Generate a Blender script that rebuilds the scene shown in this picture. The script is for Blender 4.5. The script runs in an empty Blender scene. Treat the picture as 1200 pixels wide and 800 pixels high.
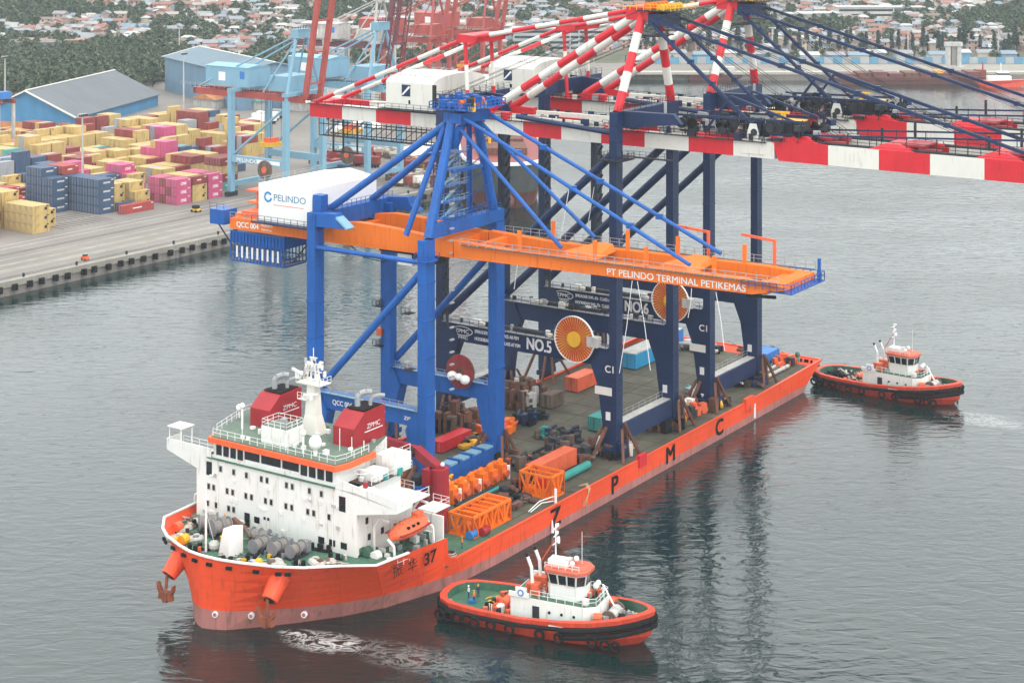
import bpy, math, random
from mathutils import Vector, Matrix, noise
random.seed(11)
SC = bpy.context.scene
COL = SC.collection
R = math.radians

# ---------------------------------------------------------------- camera
CAM_H = 100.0
cam_data = bpy.data.cameras.new("camera")
cam_data.sensor_width = 36.0
cam_data.lens = 36.0 * 2050.0 / 1200.0
cam_data.shift_y = -522.0 / 1200.0
cam_data.clip_start = 1.0
cam_data.clip_end = 12000.0
cam = bpy.data.objects.new("camera", cam_data)
COL.objects.link(cam)
cam.location = (0, 0, CAM_H)
cam.rotation_euler = (R(90), 0, 0)
SC.camera = cam

# ---------------------------------------------------------------- sky, sun, exposure
SUN_EL, SUN_AZ = R(52), R(140)      # azimuth measured clockwise from +Y
w = bpy.data.worlds.new("World")
SC.world = w
w.use_nodes = True
nt = w.node_tree
nt.nodes.clear()
sky = nt.nodes.new("ShaderNodeTexSky")
sky.sky_type = 'NISHITA'
sky.sun_disc = False
sky.sun_elevation = SUN_EL
sky.sun_rotation = SUN_AZ
sky.altitude = 100
sky.air_density = 1.0
sky.dust_density = 3.0
sky.ozone_density = 1.0
hsv = nt.nodes.new("ShaderNodeHueSaturation")
hsv.inputs['Saturation'].default_value = 0.18
bg = nt.nodes.new("ShaderNodeBackground")
bg.inputs['Strength'].default_value = 0.15
wo = nt.nodes.new("ShaderNodeOutputWorld")
nt.links.new(sky.outputs[0], hsv.inputs['Color'])
# even overcast layer over the clear sky, slightly mottled
wtc = nt.nodes.new("ShaderNodeTexCoord")
wn = nt.nodes.new("ShaderNodeTexNoise")
wn.inputs['Scale'].default_value = 2.2
wn.inputs['Detail'].default_value = 4
wr = nt.nodes.new("ShaderNodeMapRange")       # overcast sky: brighter overhead than at the horizon
wr.inputs['From Min'].default_value = 0.3
wr.inputs['From Max'].default_value = 0.7
wr.inputs['To Min'].default_value = 0.92
wr.inputs['To Max'].default_value = 1.08
ws = nt.nodes.new("ShaderNodeSeparateXYZ")
wz = nt.nodes.new("ShaderNodeMath"); wz.operation = 'MAXIMUM'; wz.inputs[1].default_value = 0.0
wl = nt.nodes.new("ShaderNodeMath"); wl.operation = 'MULTIPLY_ADD'; wl.inputs[1].default_value = 1.8; wl.inputs[2].default_value = 8.3
wk = nt.nodes.new("ShaderNodeMath"); wk.operation = 'MULTIPLY'
wc = nt.nodes.new("ShaderNodeMixRGB"); wc.blend_type = 'MULTIPLY'; wc.inputs[0].default_value = 1.0
wc.inputs[1].default_value = (0.98, 1.0, 0.995, 1)
nt.links.new(wtc.outputs['Generated'], ws.inputs[0])
nt.links.new(ws.outputs[2], wz.inputs[0]); nt.links.new(wz.outputs[0], wl.inputs[0])
nt.links.new(wl.outputs[0], wk.inputs[0]); nt.links.new(wr.outputs[0], wk.inputs[1])
nt.links.new(wk.outputs[0], wc.inputs[2])
wm = nt.nodes.new("ShaderNodeMixRGB")
wm.inputs[0].default_value = 0.85
nt.links.new(wtc.outputs['Generated'], wn.inputs['Vector'])
nt.links.new(wn.outputs['Fac'], wr.inputs['Value'])
nt.links.new(hsv.outputs[0], wm.inputs[1])
nt.links.new(wc.outputs[0], wm.inputs[2])
nt.links.new(wm.outputs[0], bg.inputs['Color'])
nt.links.new(bg.outputs[0], wo.inputs['Surface'])
sun_data = bpy.data.lights.new("sun", 'SUN')
sun_data.energy = 0.7
sun_data.angle = R(14)
sun_data.color = (1.0, 0.96, 0.9)
sun = bpy.data.objects.new("sun", sun_data)
COL.objects.link(sun)
sdir = Vector((math.sin(SUN_AZ) * math.cos(SUN_EL), math.cos(SUN_AZ) * math.cos(SUN_EL), math.sin(SUN_EL)))
sun.rotation_euler = sdir.to_track_quat('Z', 'Y').to_euler()
SC.view_settings.view_transform = 'Standard'
SC.view_settings.look = 'None'
SC.view_settings.exposure = 0.70
SC.view_settings.gamma = 1.0
SC.cycles.use_denoising = True
SC.cycles.max_bounces = 6
SC.cycles.volume_bounces = 1
SC.cycles.volume_max_steps = 32

# ---------------------------------------------------------------- materials
MATS = {}


def paint(name, col, rough=0.5, var=0.12, scale=0.35, rust=0.0, metal=0.0, streak=True, rcol=(0.16, 0.06, 0.03), bump=0.0, spec=0.35, seam=0.0, sw=9.0, sh=2.4):
    """painted steel or the like: colour with weathering noise and optional rust in streaks"""
    m = bpy.data.materials.new(name)
    m.use_nodes = True
    t = m.node_tree
    b = t.nodes['Principled BSDF']
    b.inputs['Roughness'].default_value = rough
    b.inputs['Metallic'].default_value = metal
    b.inputs['Specular IOR Level'].default_value = spec
    tc = t.nodes.new("ShaderNodeTexCoord")
    mp = t.nodes.new("ShaderNodeMapping")
    mp.inputs['Scale'].default_value = (scale, scale, scale * (0.35 if streak else 1))
    n = t.nodes.new("ShaderNodeTexNoise")
    n.inputs['Scale'].default_value = 1.0
    n.inputs['Detail'].default_value = 6
    n.inputs['Roughness'].default_value = 0.65
    t.links.new(tc.outputs['Object'], mp.inputs[0])
    t.links.new(mp.outputs[0], n.inputs['Vector'])
    r = t.nodes.new("ShaderNodeValToRGB")
    r.color_ramp.elements[0].position = 0.3
    r.color_ramp.elements[1].position = 0.7
    c = Vector(col)
    r.color_ramp.elements[0].color = (*(c * (1 - var)), 1)
    r.color_ramp.elements[1].color = (*[min(0.9, x) for x in c * (1 + var)], 1)
    t.links.new(n.outputs['Fac'], r.inputs[0])
    out = r.outputs[0]
    if rust:
        mp2 = t.nodes.new("ShaderNodeMapping")
        mp2.inputs['Scale'].default_value = (1.6, 1.6, 0.25)
        n2 = t.nodes.new("ShaderNodeTexNoise")
        n2.inputs['Scale'].default_value = 1.0
        n2.inputs['Detail'].default_value = 5
        t.links.new(tc.outputs['Object'], mp2.inputs[0])
        t.links.new(mp2.outputs[0], n2.inputs['Vector'])
        r2 = t.nodes.new("ShaderNodeValToRGB")
        r2.color_ramp.elements[0].position = 0.62 - 0.25 * rust
        r2.color_ramp.elements[1].position = 0.82 - 0.2 * rust
        t.links.new(n2.outputs['Fac'], r2.inputs[0])
        mx = t.nodes.new("ShaderNodeMixRGB")
        mx.inputs[2].default_value = (*rcol, 1)
        t.links.new(r2.outputs[0], mx.inputs[0])
        t.links.new(out, mx.inputs[1])
        out = mx.outputs[0]
    if seam:      # welded plate joints
        sp = t.nodes.new("ShaderNodeSeparateXYZ"); ad = t.nodes.new("ShaderNodeMath"); ad.operation = 'ADD'; cb = t.nodes.new("ShaderNodeCombineXYZ")
        t.links.new(tc.outputs['Object'], sp.inputs[0]); t.links.new(sp.outputs[0], ad.inputs[0]); t.links.new(sp.outputs[1], ad.inputs[1]); t.links.new(ad.outputs[0], cb.inputs[0]); t.links.new(sp.outputs[2], cb.inputs[1])
        bk = t.nodes.new("ShaderNodeTexBrick"); bk.inputs['Scale'].default_value = 1.0; bk.inputs['Brick Width'].default_value = sw; bk.inputs['Row Height'].default_value = sh; bk.inputs['Mortar Size'].default_value = 0.045; bk.inputs['Mortar Smooth'].default_value = 0.4
        bk.inputs['Color1'].default_value = (1, 1, 1, 1); bk.inputs['Color2'].default_value = (1 - seam * .35, 1 - seam * .4, 1 - seam * .4, 1); bk.inputs['Mortar'].default_value = (1 - seam, 1 - seam, 1 - seam, 1)
        t.links.new(cb.outputs[0], bk.inputs['Vector'])
        ml = t.nodes.new("ShaderNodeMixRGB"); ml.blend_type = 'MULTIPLY'; ml.inputs[0].default_value = 1
        t.links.new(out, ml.inputs[1]); t.links.new(bk.outputs['Color'], ml.inputs[2]); out = ml.outputs[0]
    t.links.new(out, b.inputs['Base Color'])
    if bump:
        bp = t.nodes.new("ShaderNodeBump")
        bp.inputs['Strength'].default_value = bump
        bp.inputs['Distance'].default_value = 0.3
        t.links.new(n.outputs['Fac'], bp.inputs['Height'])
        t.links.new(bp.outputs[0], b.inputs['Normal'])
    MATS[name] = m
    return m


M = MATS
paint('hull_orange', (0.84, 0.082, 0.022), 0.45, 0.10, 0.12, rust=0.22, rcol=(0.50, 0.07, 0.03), seam=.16)
paint('boot_pink', (0.42, 0.17, 0.15), 0.6, 0.2, 0.3, rust=0.35, rcol=(0.20, 0.10, 0.09), seam=.2)
paint('deck_steel', (0.088, 0.088, 0.062), 0.75, 0.45, 0.13, rust=0.4, streak=False, rcol=(0.12, 0.075, 0.05))
paint('deck_green', (0.05, 0.14, 0.09), 0.6, 0.3, 0.4, rust=0.3, streak=False, rcol=(0.16, 0.13, 0.09))
paint('dark_deck', (0.07, 0.045, 0.045), 0.8, 0.25, 0.4, streak=False)
paint('roof_green', (0.12, 0.17, 0.13), 0.7, 0.2, 0.3, streak=False)
paint('ship_white', (0.78, 0.79, 0.76), 0.45, 0.06, 0.3, rust=0.14, rcol=(0.45, 0.37, 0.29), seam=.07, sw=6, sh=2.9)
paint('white', (0.80, 0.80, 0.79), 0.45, 0.05, 0.4)
paint('cream_white', (0.74, 0.72, 0.66), 0.5, 0.06, 0.4)
paint('trim_orange', (0.80, 0.13, 0.04), 0.5, 0.1, 0.5)
paint('funnel_red', (0.33, 0.018, 0.025), 0.45, 0.12, 0.4)
paint('wine_red', (0.32, 0.02, 0.03), 0.45, 0.2, 0.5)
paint('crane_blue', (0.010, 0.105, 0.40), 0.42, 0.16, 0.25, rust=0.3, rcol=(0.016, 0.065, 0.22), seam=.25, sw=6, sh=4.5)
paint('crane_navy', (0.008, 0.026, 0.086), 0.42, 0.22, 0.25, rust=0.3, rcol=(0.022, 0.028, 0.06), seam=.35, sw=6, sh=4.5)
paint('crane_orange', (0.90, 0.19, 0.015), 0.42, 0.08, 0.2, rust=0.3, rcol=(0.68, 0.12, 0.02), seam=.16, sw=5, sh=9)
paint('band_red', (0.62, 0.018, 0.03), 0.4, 0.1, 0.3, rust=.2, rcol=(.42, .02, .03), seam=.12, sw=8.6, sh=9)
paint('band_white', (0.70, 0.70, 0.64), 0.45, 0.06, 0.3, rust=0.2, rcol=(0.5, 0.46, 0.38))
paint('dark_steel', (0.03, 0.033, 0.04), 0.6, 0.4, 1.0, spec=.2)
paint('black', (0.010, 0.010, 0.011), 0.8, 0.2, 1.0, spec=.15)
paint('rubber', (0.014, 0.014, 0.015), 0.9, 0.3, 1.0, bump=0.3, spec=.15)
paint('grey', (0.32, 0.33, 0.34), 0.5, 0.15, 0.8)
paint('rusty', (0.14, 0.06, 0.04), 0.8, 0.5, 0.8, bump=0.2)
paint('anchor_rust', (0.24, 0.07, 0.035), 0.8, 0.3, 1.2)
paint('brown_steel', (0.13, 0.09, 0.07), 0.7, 0.4, 0.7)
paint('yellow', (0.75, 0.42, 0.02), 0.5, 0.12, 0.6)
paint('teal', (0.03, 0.27, 0.24), 0.5, 0.2, 0.5)
paint('sky_blue', (0.03, 0.33, 0.60), 0.5, 0.12, 0.5)
paint('mid_blue', (0.03, 0.18, 0.50), 0.5, 0.12, 0.5)
paint('pale_blue', (0.20, 0.38, 0.50), 0.5, 0.08, 0.2, rust=0.1, rcol=(0.2, 0.3, 0.36))
paint('coral', (0.72, 0.13, 0.05), 0.5, 0.15, 0.4, rust=0.15)
paint('bright_orange', (0.92, 0.17, 0.008), 0.5, 0.2, 0.6)
paint('tug_red', (0.64, 0.065, 0.03), 0.55, 0.25, 0.8, rust=0.45, rcol=(0.36, 0.07, 0.045))
paint('tug_roof', (0.55, 0.13, 0.08), 0.6, 0.2, 0.6)
paint('green_bright', (0.10, 0.32, 0.08), 0.6, 0.2, 0.6)
paint('concrete', (0.215, 0.195, 0.178), 0.9, 0.2, 0.04, streak=False, rust=0.35, rcol=(0.15, 0.135, 0.12))
paint('reel_spoke', (0.55, 0.055, 0.015), 0.6, 0.15, 1)
paint('reel_gold', (0.88, 0.44, 0.07), 0.6, 0.15, 1)
paint('pelindo_ink', (0.06, 0.22, 0.36), 0.6, 0.1, 1)
paint('concrete_edge', (0.27, 0.255, 0.22), 0.9, 0.2, 0.2, rust=0.2, rcol=(0.22, 0.2, 0.16))
paint('asphalt_line', (0.10, 0.09, 0.085), 0.9, 0.3, 0.2)
paint('rope', (0.42, 0.39, 0.33), 0.9, 0.25, 1.5)
paint('cloth_grey', (0.45, 0.44, 0.42), 0.9, 0.25, 0.8)
paint('reel_red', (0.30, 0.04, 0.04), 0.6, 0.2, 1)
paint('skin', (0.45, 0.25, 0.17), 0.7, 0.05, 1)
paint('overall_orange', (0.85, 0.2, 0.03), 0.8, 0.1, 1)
paint('overall_navy', (0.03, 0.05, 0.12), 0.8, 0.1, 1)
glass = bpy.data.materials.new('window_glass')
glass.use_nodes = True
gb = glass.node_tree.nodes['Principled BSDF']
gb.inputs['Base Color'].default_value = (0.012, 0.016, 0.02, 1)
gb.inputs['Roughness'].default_value = 0.08
M['glass'] = glass

# ---------------------------------------------------------------- frames: ship, quay, world
TH = 0.593


class Frame:
    def __init__(s, x, y, ang):
        s.o = Vector((x, y, 0)); s.a = ang
        s.c, s.s = math.cos(ang), math.sin(ang)

    def w(s, x, y, z=0):
        return Vector((s.o.x + x * s.c - y * s.s, s.o.y + x * s.s + y * s.c, z))


SHIP = Frame(-2.1097, 262.148, -TH)          # x to starboard (picture right), y towards the stern
QUAY = Frame(-127.4, 435.3, R(54))           # x along the quay edge, y inland
WORLD = Frame(0, 0, 0)
OFF = {}


class MB:
    def __init__(s):
        s.v = []; s.f = []; s.m = []; s.mats = []

    def mi(s, name):
        if name not in s.mats: s.mats.append(name)
        return s.mats.index(name)

    def add(s, vs, fs, m):
        b = len(s.v); k = s.mi(m)
        s.v += [tuple(v) for v in vs]
        s.f += [tuple(b + i for i in f) for f in fs]
        s.m += [k] * len(fs)

    def hexa(s, p, m):      # 4 bottom (ccw from above), 4 top
        s.add(p, [(3, 2, 1, 0), (4, 5, 6, 7), (0, 1, 5, 4), (1, 2, 6, 5), (2, 3, 7, 6), (3, 0, 4, 7)], m)

    def box(s, x0, x1, y0, y1, z0, z1, m):
        s.hexa([(x0, y0, z0), (x1, y0, z0), (x1, y1, z0), (x0, y1, z0), (x0, y0, z1), (x1, y0, z1), (x1, y1, z1), (x0, y1, z1)], m)

    def taper(s, a, b, m):  # a,b = (x0,x1,y0,y1,z)
        s.hexa([(a[0], a[2], a[4]), (a[1], a[2], a[4]), (a[1], a[3], a[4]), (a[0], a[3], a[4]),
                (b[0], b[2], b[4]), (b[1], b[2], b[4]), (b[1], b[3], b[4]), (b[0], b[3], b[4])], m)

    def cbox(s, c, dx, dy, dz, m, rz=0.0):
        cs, sn = math.cos(rz), math.sin(rz)
        p = []
        for z in (-dz / 2, dz / 2):
            for x, y in ((-dx / 2, -dy / 2), (dx / 2, -dy / 2), (dx / 2, dy / 2), (-dx / 2, dy / 2)):
                p.append((c[0] + x * cs - y * sn, c[1] + x * sn + y * cs, c[2] + z))
        s.hexa(p, m)

    def beam(s, p, q, w, h, m):
        p, q = Vector(p), Vector(q)
        d = (q - p).normalized()
        up = Vector((0, 0, 1)) if abs(d.z) < 0.95 else Vector((0, 1, 0))
        a = d.cross(up).normalized() * (w / 2)
        b = a.cross(d).normalized() * (h / 2)
        s.hexa([p - a - b, q - a - b, q + a - b, p + a - b, p - a + b, q - a + b, q + a + b, p + a + b][0:8], m)

    def tube(s, p, q, r, m, n=8, r2=None, cap=True):
        p, q = Vector(p), Vector(q)
        r2 = r if r2 is None else r2
        d = (q - p).normalized()
        up = Vector((0, 0, 1)) if abs(d.z) < 0.95 else Vector((0, 1, 0))
        a = d.cross(up).normalized(); b = a.cross(d).normalized()
        vs = []
        for i in range(n):
            t = 2 * math.pi * i / n
            o = a * math.cos(t) + b * math.sin(t)
            vs += [p + o * r, q + o * r2]
        fs = [(2 * i, 2 * i + 1, (2 * i + 3) % (2 * n), (2 * i + 2) % (2 * n)) for i in range(n)]
        if cap:
            fs += [tuple(range(0, 2 * n, 2)), tuple(range(2 * n - 1, 0, -2))]
        s.add(vs, fs, m)

    def banded(s, p, q, r, seg, cols, n=10):
        p, q = Vector(p), Vector(q)
        L = (q - p).length; k = max(1, round(L / seg))
        for i in range(k):
            s.tube(p.lerp(q, i / k), p.lerp(q, (i + 1) / k), r, cols[i % len(cols)], n)

    def bandbox(s, cuts, y0, y1, z0, z1, cols, z0b=None, z1b=None):
        """one continuous box beam along x painted in bands"""
        for k in range(len(cuts) - 1):
            a, b = len(s.v), 4
            if k == 0: s.v += [(cuts[0], y0, z0), (cuts[0], y1, z0), (cuts[0], y1, z1), (cuts[0], y0, z1)]
            n = len(s.v) - 4
            s.v += [(cuts[k + 1], y0, z0), (cuts[k + 1], y1, z0), (cuts[k + 1], y1, z1), (cuts[k + 1], y0, z1)]
            mi = s.mi(cols[k % len(cols)])
            for i in range(4): s.f.append((n + i, n + (i + 1) % 4, n + 4 + (i + 1) % 4, n + 4 + i)); s.m.append(mi)
            if k == 0: s.f.append((n, n + 1, n + 2, n + 3)); s.m.append(mi)
            if k == len(cuts) - 2: s.f.append((n + 7, n + 6, n + 5, n + 4)); s.m.append(mi)

    def path(s, pts, r, m, n=6):
        for a, b in zip(pts, pts[1:]): s.tube(a, b, r, m, n)

    def extr(s, poly, axis, a, b, m):
        """polygon (2-D) extruded along an axis: axis x -> poly is (y,z); y -> (x,z); z -> (x,y)"""
        def P(u, v, t):
            return {'x': (t, u, v), 'y': (u, t, v), 'z': (u, v, t)}[axis]
        n = len(poly)
        vs = [P(u, v, a) for u, v in poly] + [P(u, v, b) for u, v in poly]
        fs = [tuple(range(n - 1, -1, -1)), tuple(range(n, 2 * n))] + [(i, (i + 1) % n, n + (i + 1) % n, n + i) for i in range(n)]
        s.add(vs, fs, m)

    def ball(s, c, r, m, n=10, k=6, sz=1.0, top_only=False):
        vs, fs = [], []
        for j in range(k + 1):
            ph = -math.pi / 2 + math.pi * j / k
            if top_only: ph = math.pi / 2 * j / k
            for i in range(n):
                t = 2 * math.pi * i / n
                vs.append((c[0] + r * math.cos(ph) * math.cos(t), c[1] + r * math.cos(ph) * math.sin(t), c[2] + r * sz * math.sin(ph)))
        for j in range(k):
            for i in range(n):
                fs.append((j * n + i, j * n + (i + 1) % n, (j + 1) * n + (i + 1) % n, (j + 1) * n + i))
        s.add(vs, fs, m)

    def rail(s, pts, m='white', h=1.1, step=1.8, t=0.035, bars=2):
        for a, b in zip(pts, pts[1:]):
            a, b = Vector(a), Vector(b)
            L = (b - a).length
            k = max(1, round(L / step))
            for i in range(k + 1):
                p = a.lerp(b, i / k)
                s.beam(p, p + Vector((0, 0, h)), t * 2, t * 2, m)
            for j in range(bars):
                z = Vector((0, 0, h * (j + 1) / bars))
                s.beam(a + z, b + z, t * 1.6, t * 1.6, m)

    def loft(s, rings, m, closed=True, cap=True):
        n = len(rings[0]); vs = [v for r in rings for v in r]; fs = []
        for j in range(len(rings) - 1):
            for i in range(n if closed else n - 1):
                fs.append((j * n + i, j * n + (i + 1) % n, (j + 1) * n + (i + 1) % n, (j + 1) * n + i))
        if cap:
            fs += [tuple(range(n - 1, -1, -1)), tuple((len(rings) - 1) * n + i for i in range(n))]
        s.add(vs, fs, m)

    def text(s, string, org, xd, yd, size, m, depth=0.03, font=None, xs=1.0, bold=0.0):
        """flat lettering: org = lower left corner, xd / yd unit directions of writing"""
        cu = bpy.data.curves.new('txt', 'FONT')
        cu.body = string; cu.size = 1.0
        o = bpy.data.objects.new('txt', cu)
        COL.objects.link(o)
        me = bpy.data.meshes.new_from_object(o.evaluated_get(bpy.context.evaluated_depsgraph_get()))
        xd, yd = Vector(xd).normalized(), Vector(yd).normalized()
        nn = xd.cross(yd)
        shifts = [(0, 0)] if not bold else [(-1, -.6), (1, -.6), (-1, .6), (1, .6)]
        for i, (sx, sy) in enumerate(shifts):      # heavier strokes: the same glyphs a touch apart, each a hair proud of the last
            o2 = Vector(org) + xd * (sx * bold * size) + yd * (sy * bold * size) + nn * (depth + i * .004)
            vs = [o2 + xd * (v.co.x * size * xs) + yd * (v.co.y * size) for v in me.vertices]
            s.add(vs, [tuple(p.vertices) for p in me.polygons], m)
        bpy.data.objects.remove(o); bpy.data.curves.remove(cu); bpy.data.meshes.remove(me)

    def build(s, name, parent=None, smooth=False, off=None, recalc=True):
        me = bpy.data.meshes.new(name)
        o3 = OFF[parent.name] if (off is None and parent is not None and parent.name in OFF) else Vector(off or (0, 0, 0))
        me.from_pydata([(v[0] - o3[0], v[1] - o3[1], v[2] - o3[2]) for v in s.v], [], s.f)
        for k in s.mats: me.materials.append(M[k])
        me.polygons.foreach_set('material_index', s.m)
        if smooth: me.polygons.foreach_set('use_smooth', [True] * len(s.f))
        if recalc:
            import bmesh
            bm = bmesh.new(); bm.from_mesh(me)
            bmesh.ops.recalc_face_normals(bm, faces=bm.faces)
            bm.to_mesh(me); bm.free()
        me.update()
        o = bpy.data.objects.new(name, me)
        COL.objects.link(o)
        if parent is not None:
            o.parent = parent
            OFF[o.name] = OFF.get(parent.name, Vector((0, 0, 0)))
        return o


def thing(name, label, cat, fr, org=(0, 0, 0), group=None, rz=0.0, local=False):
    o = bpy.data.objects.new(name, None)
    COL.objects.link(o)
    o.empty_display_size = 0.5
    o.location = fr.w(*org)
    o.rotation_euler = (0, 0, fr.a + rz)
    o['label'] = label; o['category'] = cat
    if group: o['group'] = group
    OFF[o.name] = Vector((0, 0, 0)) if local else Vector(org)
    return o


def kind(o, k):
    o['kind'] = k
    return o


def single(mb, name, label, cat, fr, org, group=None, rz=0.0, local=False, smooth=False):
    """a thing that is one mesh"""
    o = mb.build(name, None, smooth, off=(0, 0, 0) if local else org)
    o.location = fr.w(*org); o.rotation_euler = (0, 0, fr.a + rz)
    o['label'] = label; o['category'] = cat
    if group: o['group'] = group
    return o


def dup(src, loc=None, rz=None, label=None, group=None, parent=None):
    o = src.copy()
    COL.objects.link(o)
    if loc is not None: o.location = loc
    if rz is not None: o.rotation_euler = (0, 0, rz)
    if label: o['label'] = label
    if group: o['group'] = group
    if parent is not None: o.parent = parent
    OFF[o.name] = OFF.get(src.name, Vector((0, 0, 0)))
    for ch in list(src.children): dup(ch, parent=o)
    return o
# ================================================================ heavy-lift ship
CX = -20.5
PAIR = [(-41.6, 0, -41.8, 0), (-41.2, 1.5, -41.6, 3), (-40.3, 3.2, -40.8, 6.3), (-37.4, 6.0, -39.2, 11.2), (-32.9, 9.8, -37.4, 14.5),
        (-28, 13.4, -34.1, 18.2), (-22.4, 16.5, -29, 20.3), (-15.5, 18.7, -22, 20.5), (-12.8, 19.5, -12.8, 20.5), (-12.6, 19.6, -12.6, 20.5),
        (-9.0, 20.1, -10.5, 20.5), (0, 20.5, 0, 20.5), (30, 20.5, 30, 20.5), (60, 20.5, 60, 20.5), (84, 20.5, 84, 20.5), (109, 20.5, 118.0, 20.5), (110, 0, 118.6, 0)]


def sheer(i):
    return [10, 10, 10, 10, 10, 10, 8.9, 8.5, 7.8, 4.9, 4.05, 4.05, 4.05, 4.05, 4.05, 4.6, 4.6][i]


def PF(y): return .81 + .19 * max(0.0, min(1.0, (y + 34) / 26))


def hull_ring(z, which=None):
    pts = []
    for i, (ya, ha, yb, hb) in enumerate(PAIR):
        top = sheer(i)
        zz = top if z == 'top' else min(z, top)
        k = max(0.0, min(1.0, zz / top)) ** 1.35
        if which == 'aft' and i < 9: continue
        zr = zz if z != 'boot' else 0
        pts.append((ya + (yb - ya) * k, ha + (hb - ha) * k, zz))
    star = [(CX + h, y, zz) for y, h, zz in pts]
    port = [(CX - h * PF(y), y, zz) for y, h, zz in reversed(pts[1:-1])]
    return star + port


ship = thing('heavy_lift_ship', 'orange heavy lift deck ship with white bridge carrying three gantry cranes', 'ship', SHIP)
mb = MB()


def boot_z(y):
    return 1.3 + max(0, min(1, (5 - y) / 45)) * 1.4


def boot_ring():
    r0, r1 = hull_ring(1.2), hull_ring(2.8)
    out = []
    for a, b in zip(r0, r1):
        k = (boot_z(a[1]) - 1.2) / 1.6
        out.append(tuple(a[j] + (b[j] - a[j]) * k for j in range(3)))
    return out


r_keel = [(x * 1, y, -3) for x, y, z in hull_ring(0)]
mb.loft([r_keel, hull_ring(0), boot_ring()], 'boot_pink', cap=False)
rb = boot_ring()
rings = [rb]
for z in (3.2, 4.0): rings.append([tuple(a) for a in hull_ring(z)])
mb.loft(rings, 'hull_orange', cap=False)
fw = [r for r in (hull_ring(4.0), hull_ring(5.5), hull_ring(7.0), hull_ring(8.4), hull_ring('top'))]
mb.loft(fw, 'hull_orange', cap=False)
mb.build('hull', ship, smooth=False)
# rim of the bulwark (white round the bow, orange aft) and inner bulwark face
mb = MB()
top = hull_ring('top')
nS = len(PAIR)
idx = [(-i) % len(top) for i in range(7, 0, -1)] + list(range(0, 8))
for a, b in zip(idx, idx[1:]): mb.beam(top[a], top[b], 0.36, 0.22, 'ship_white')
mb.build('bulwark_rim', ship)
mb = MB()
for i in list(range(9, nS - 1)):
    a, b = top[i], top[i + 1]
    mb.beam((a[0] - 0.25, a[1], a[2] - .02), (b[0] - 0.25, b[1], b[2] - .02), 0.5, 0.2, 'hull_orange')
    a, b = (CX - (a[0] - CX) * PF(a[1]), a[1], a[2]), (CX - (b[0] - CX) * PF(b[1]), b[1], b[2])
    mb.beam((a[0] + 0.25, a[1], a[2] - .02), (b[0] + 0.25, b[1], b[2] - .02), 0.5, 0.2, 'hull_orange')
mb.build('deck_coaming', ship)
# decks
mb = MB()
mb.box(CX - 20.2, CX + 20.2, -12.7, 117.6, 3.3, 3.6, 'deck_steel')
mb.box(CX - 20.2, CX + 20.2, -12.6, 6, 3.602, 3.62, 'deck_green')
for y in range(0, 118, 6):       # plate seams, slightly proud
    mb.box(CX - 20, CX + 20, y, y + 0.10, 3.625, 3.66, 'brown_steel')
for x in range(-38, 0, 5):
    mb.box(x, x + 0.10, 6.5, 117, 3.665, 3.69, 'brown_steel')
mb.build('main_deck', ship)
mb = MB()
dk = [(x * 1.0, y) for x, y, z in hull_ring(7.2)]
inner = [(CX + (x - CX) * 0.975, y * 1.0 + 0.5) for x, y in dk if y < -12.5]
star = [(x, y) for x, y in inner if x >= CX]; port = [(x, y) for x, y in inner if x < CX]
poly = star + [(CX + 19.9, -12.7), (CX - 19.3, -12.7)] + port
vs = [(x, y, 8.0 if y < -26 else 8.0 - (y + 26) * 0.09) for x, y in poly]
c0 = (CX, -28, 8.0)
n = len(vs)
mb.add([c0, (CX, -13, 6.83)] + vs, [(0, 2 + i, 2 + (i + 1) % n) for i in range(n)], 'deck_green')
mb.box(CX - 19.2, CX + 19.9, -12.8, -12.6, 3.6, 6.8, 'ship_white')
mb.build('foredeck', ship)
# anchors and their bolsters
for sx in (-1, 1):
    mb = MB()
    bx, by = CX + sx * (10.6 if sx > 0 else 6.6), -38.9 - (1.4 if sx < 0 else 0)
    mb.tube((bx - sx * .3, by + 2.0, 8.3), (bx + sx * .1, by - 1.0, 5.6), 1.6, 'hull_orange', 18, 1.1); mb.tube((bx + sx * .09, by - .95, 5.65), (bx + sx * .12, by - 1.06, 5.55), .75, 'dark_steel', 12)
    b = mb.build('anchor_bolster', ship, smooth=False)
    mb = MB()
    mb.tube((bx, by - 1.2, 6.6), (bx + sx * .1, by - 1.5, 3.9), 0.22, 'anchor_rust', 8)
    mb.extr([(bx - 1.5, 3.9), (bx - 1.1, 3.4), (bx - 1.25, 2.5), (bx + 1.25, 2.5), (bx + 1.1, 3.4), (bx + 1.5, 3.9), (bx + 1.5, 4.7), (bx + .9, 3.6), (bx, 3.4), (bx - .9, 3.6), (bx - 1.5, 4.7)], 'y', by - 1.9, by - 1.2, 'anchor_rust')
    mb.box(bx - .4, bx + .4, by - 2, by - 1.1, 2.2, 3.6, 'anchor_rust')
    mb.build('anchor', ship)
# openings through the bulwark (fairleads)
mb = MB()
for a, b, t in ((0, 1, .5), (1, 2, .5), (2, 3, .45), (3, 4, .1), (3, 4, .45)):
    for sx in (1, -1):
        p = Vector(top[a]).lerp(Vector(top[b]), t)
        d = (Vector(top[b]) - Vector(top[a])).normalized()
        if sx < 0: p.x = CX - (p.x - CX) * PF(p.y); d.x = -d.x
        q = p + Vector((0, 0, -0.95))
        out = Vector((d.y, -d.x, 0)).normalized() * (0.15 if sx > 0 else -0.15)
        mb.beam(q - d * .42 + out, q + d * .42 + out, 0.3, 0.42, 'black')
mb.build('fairlead', ship)
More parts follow.
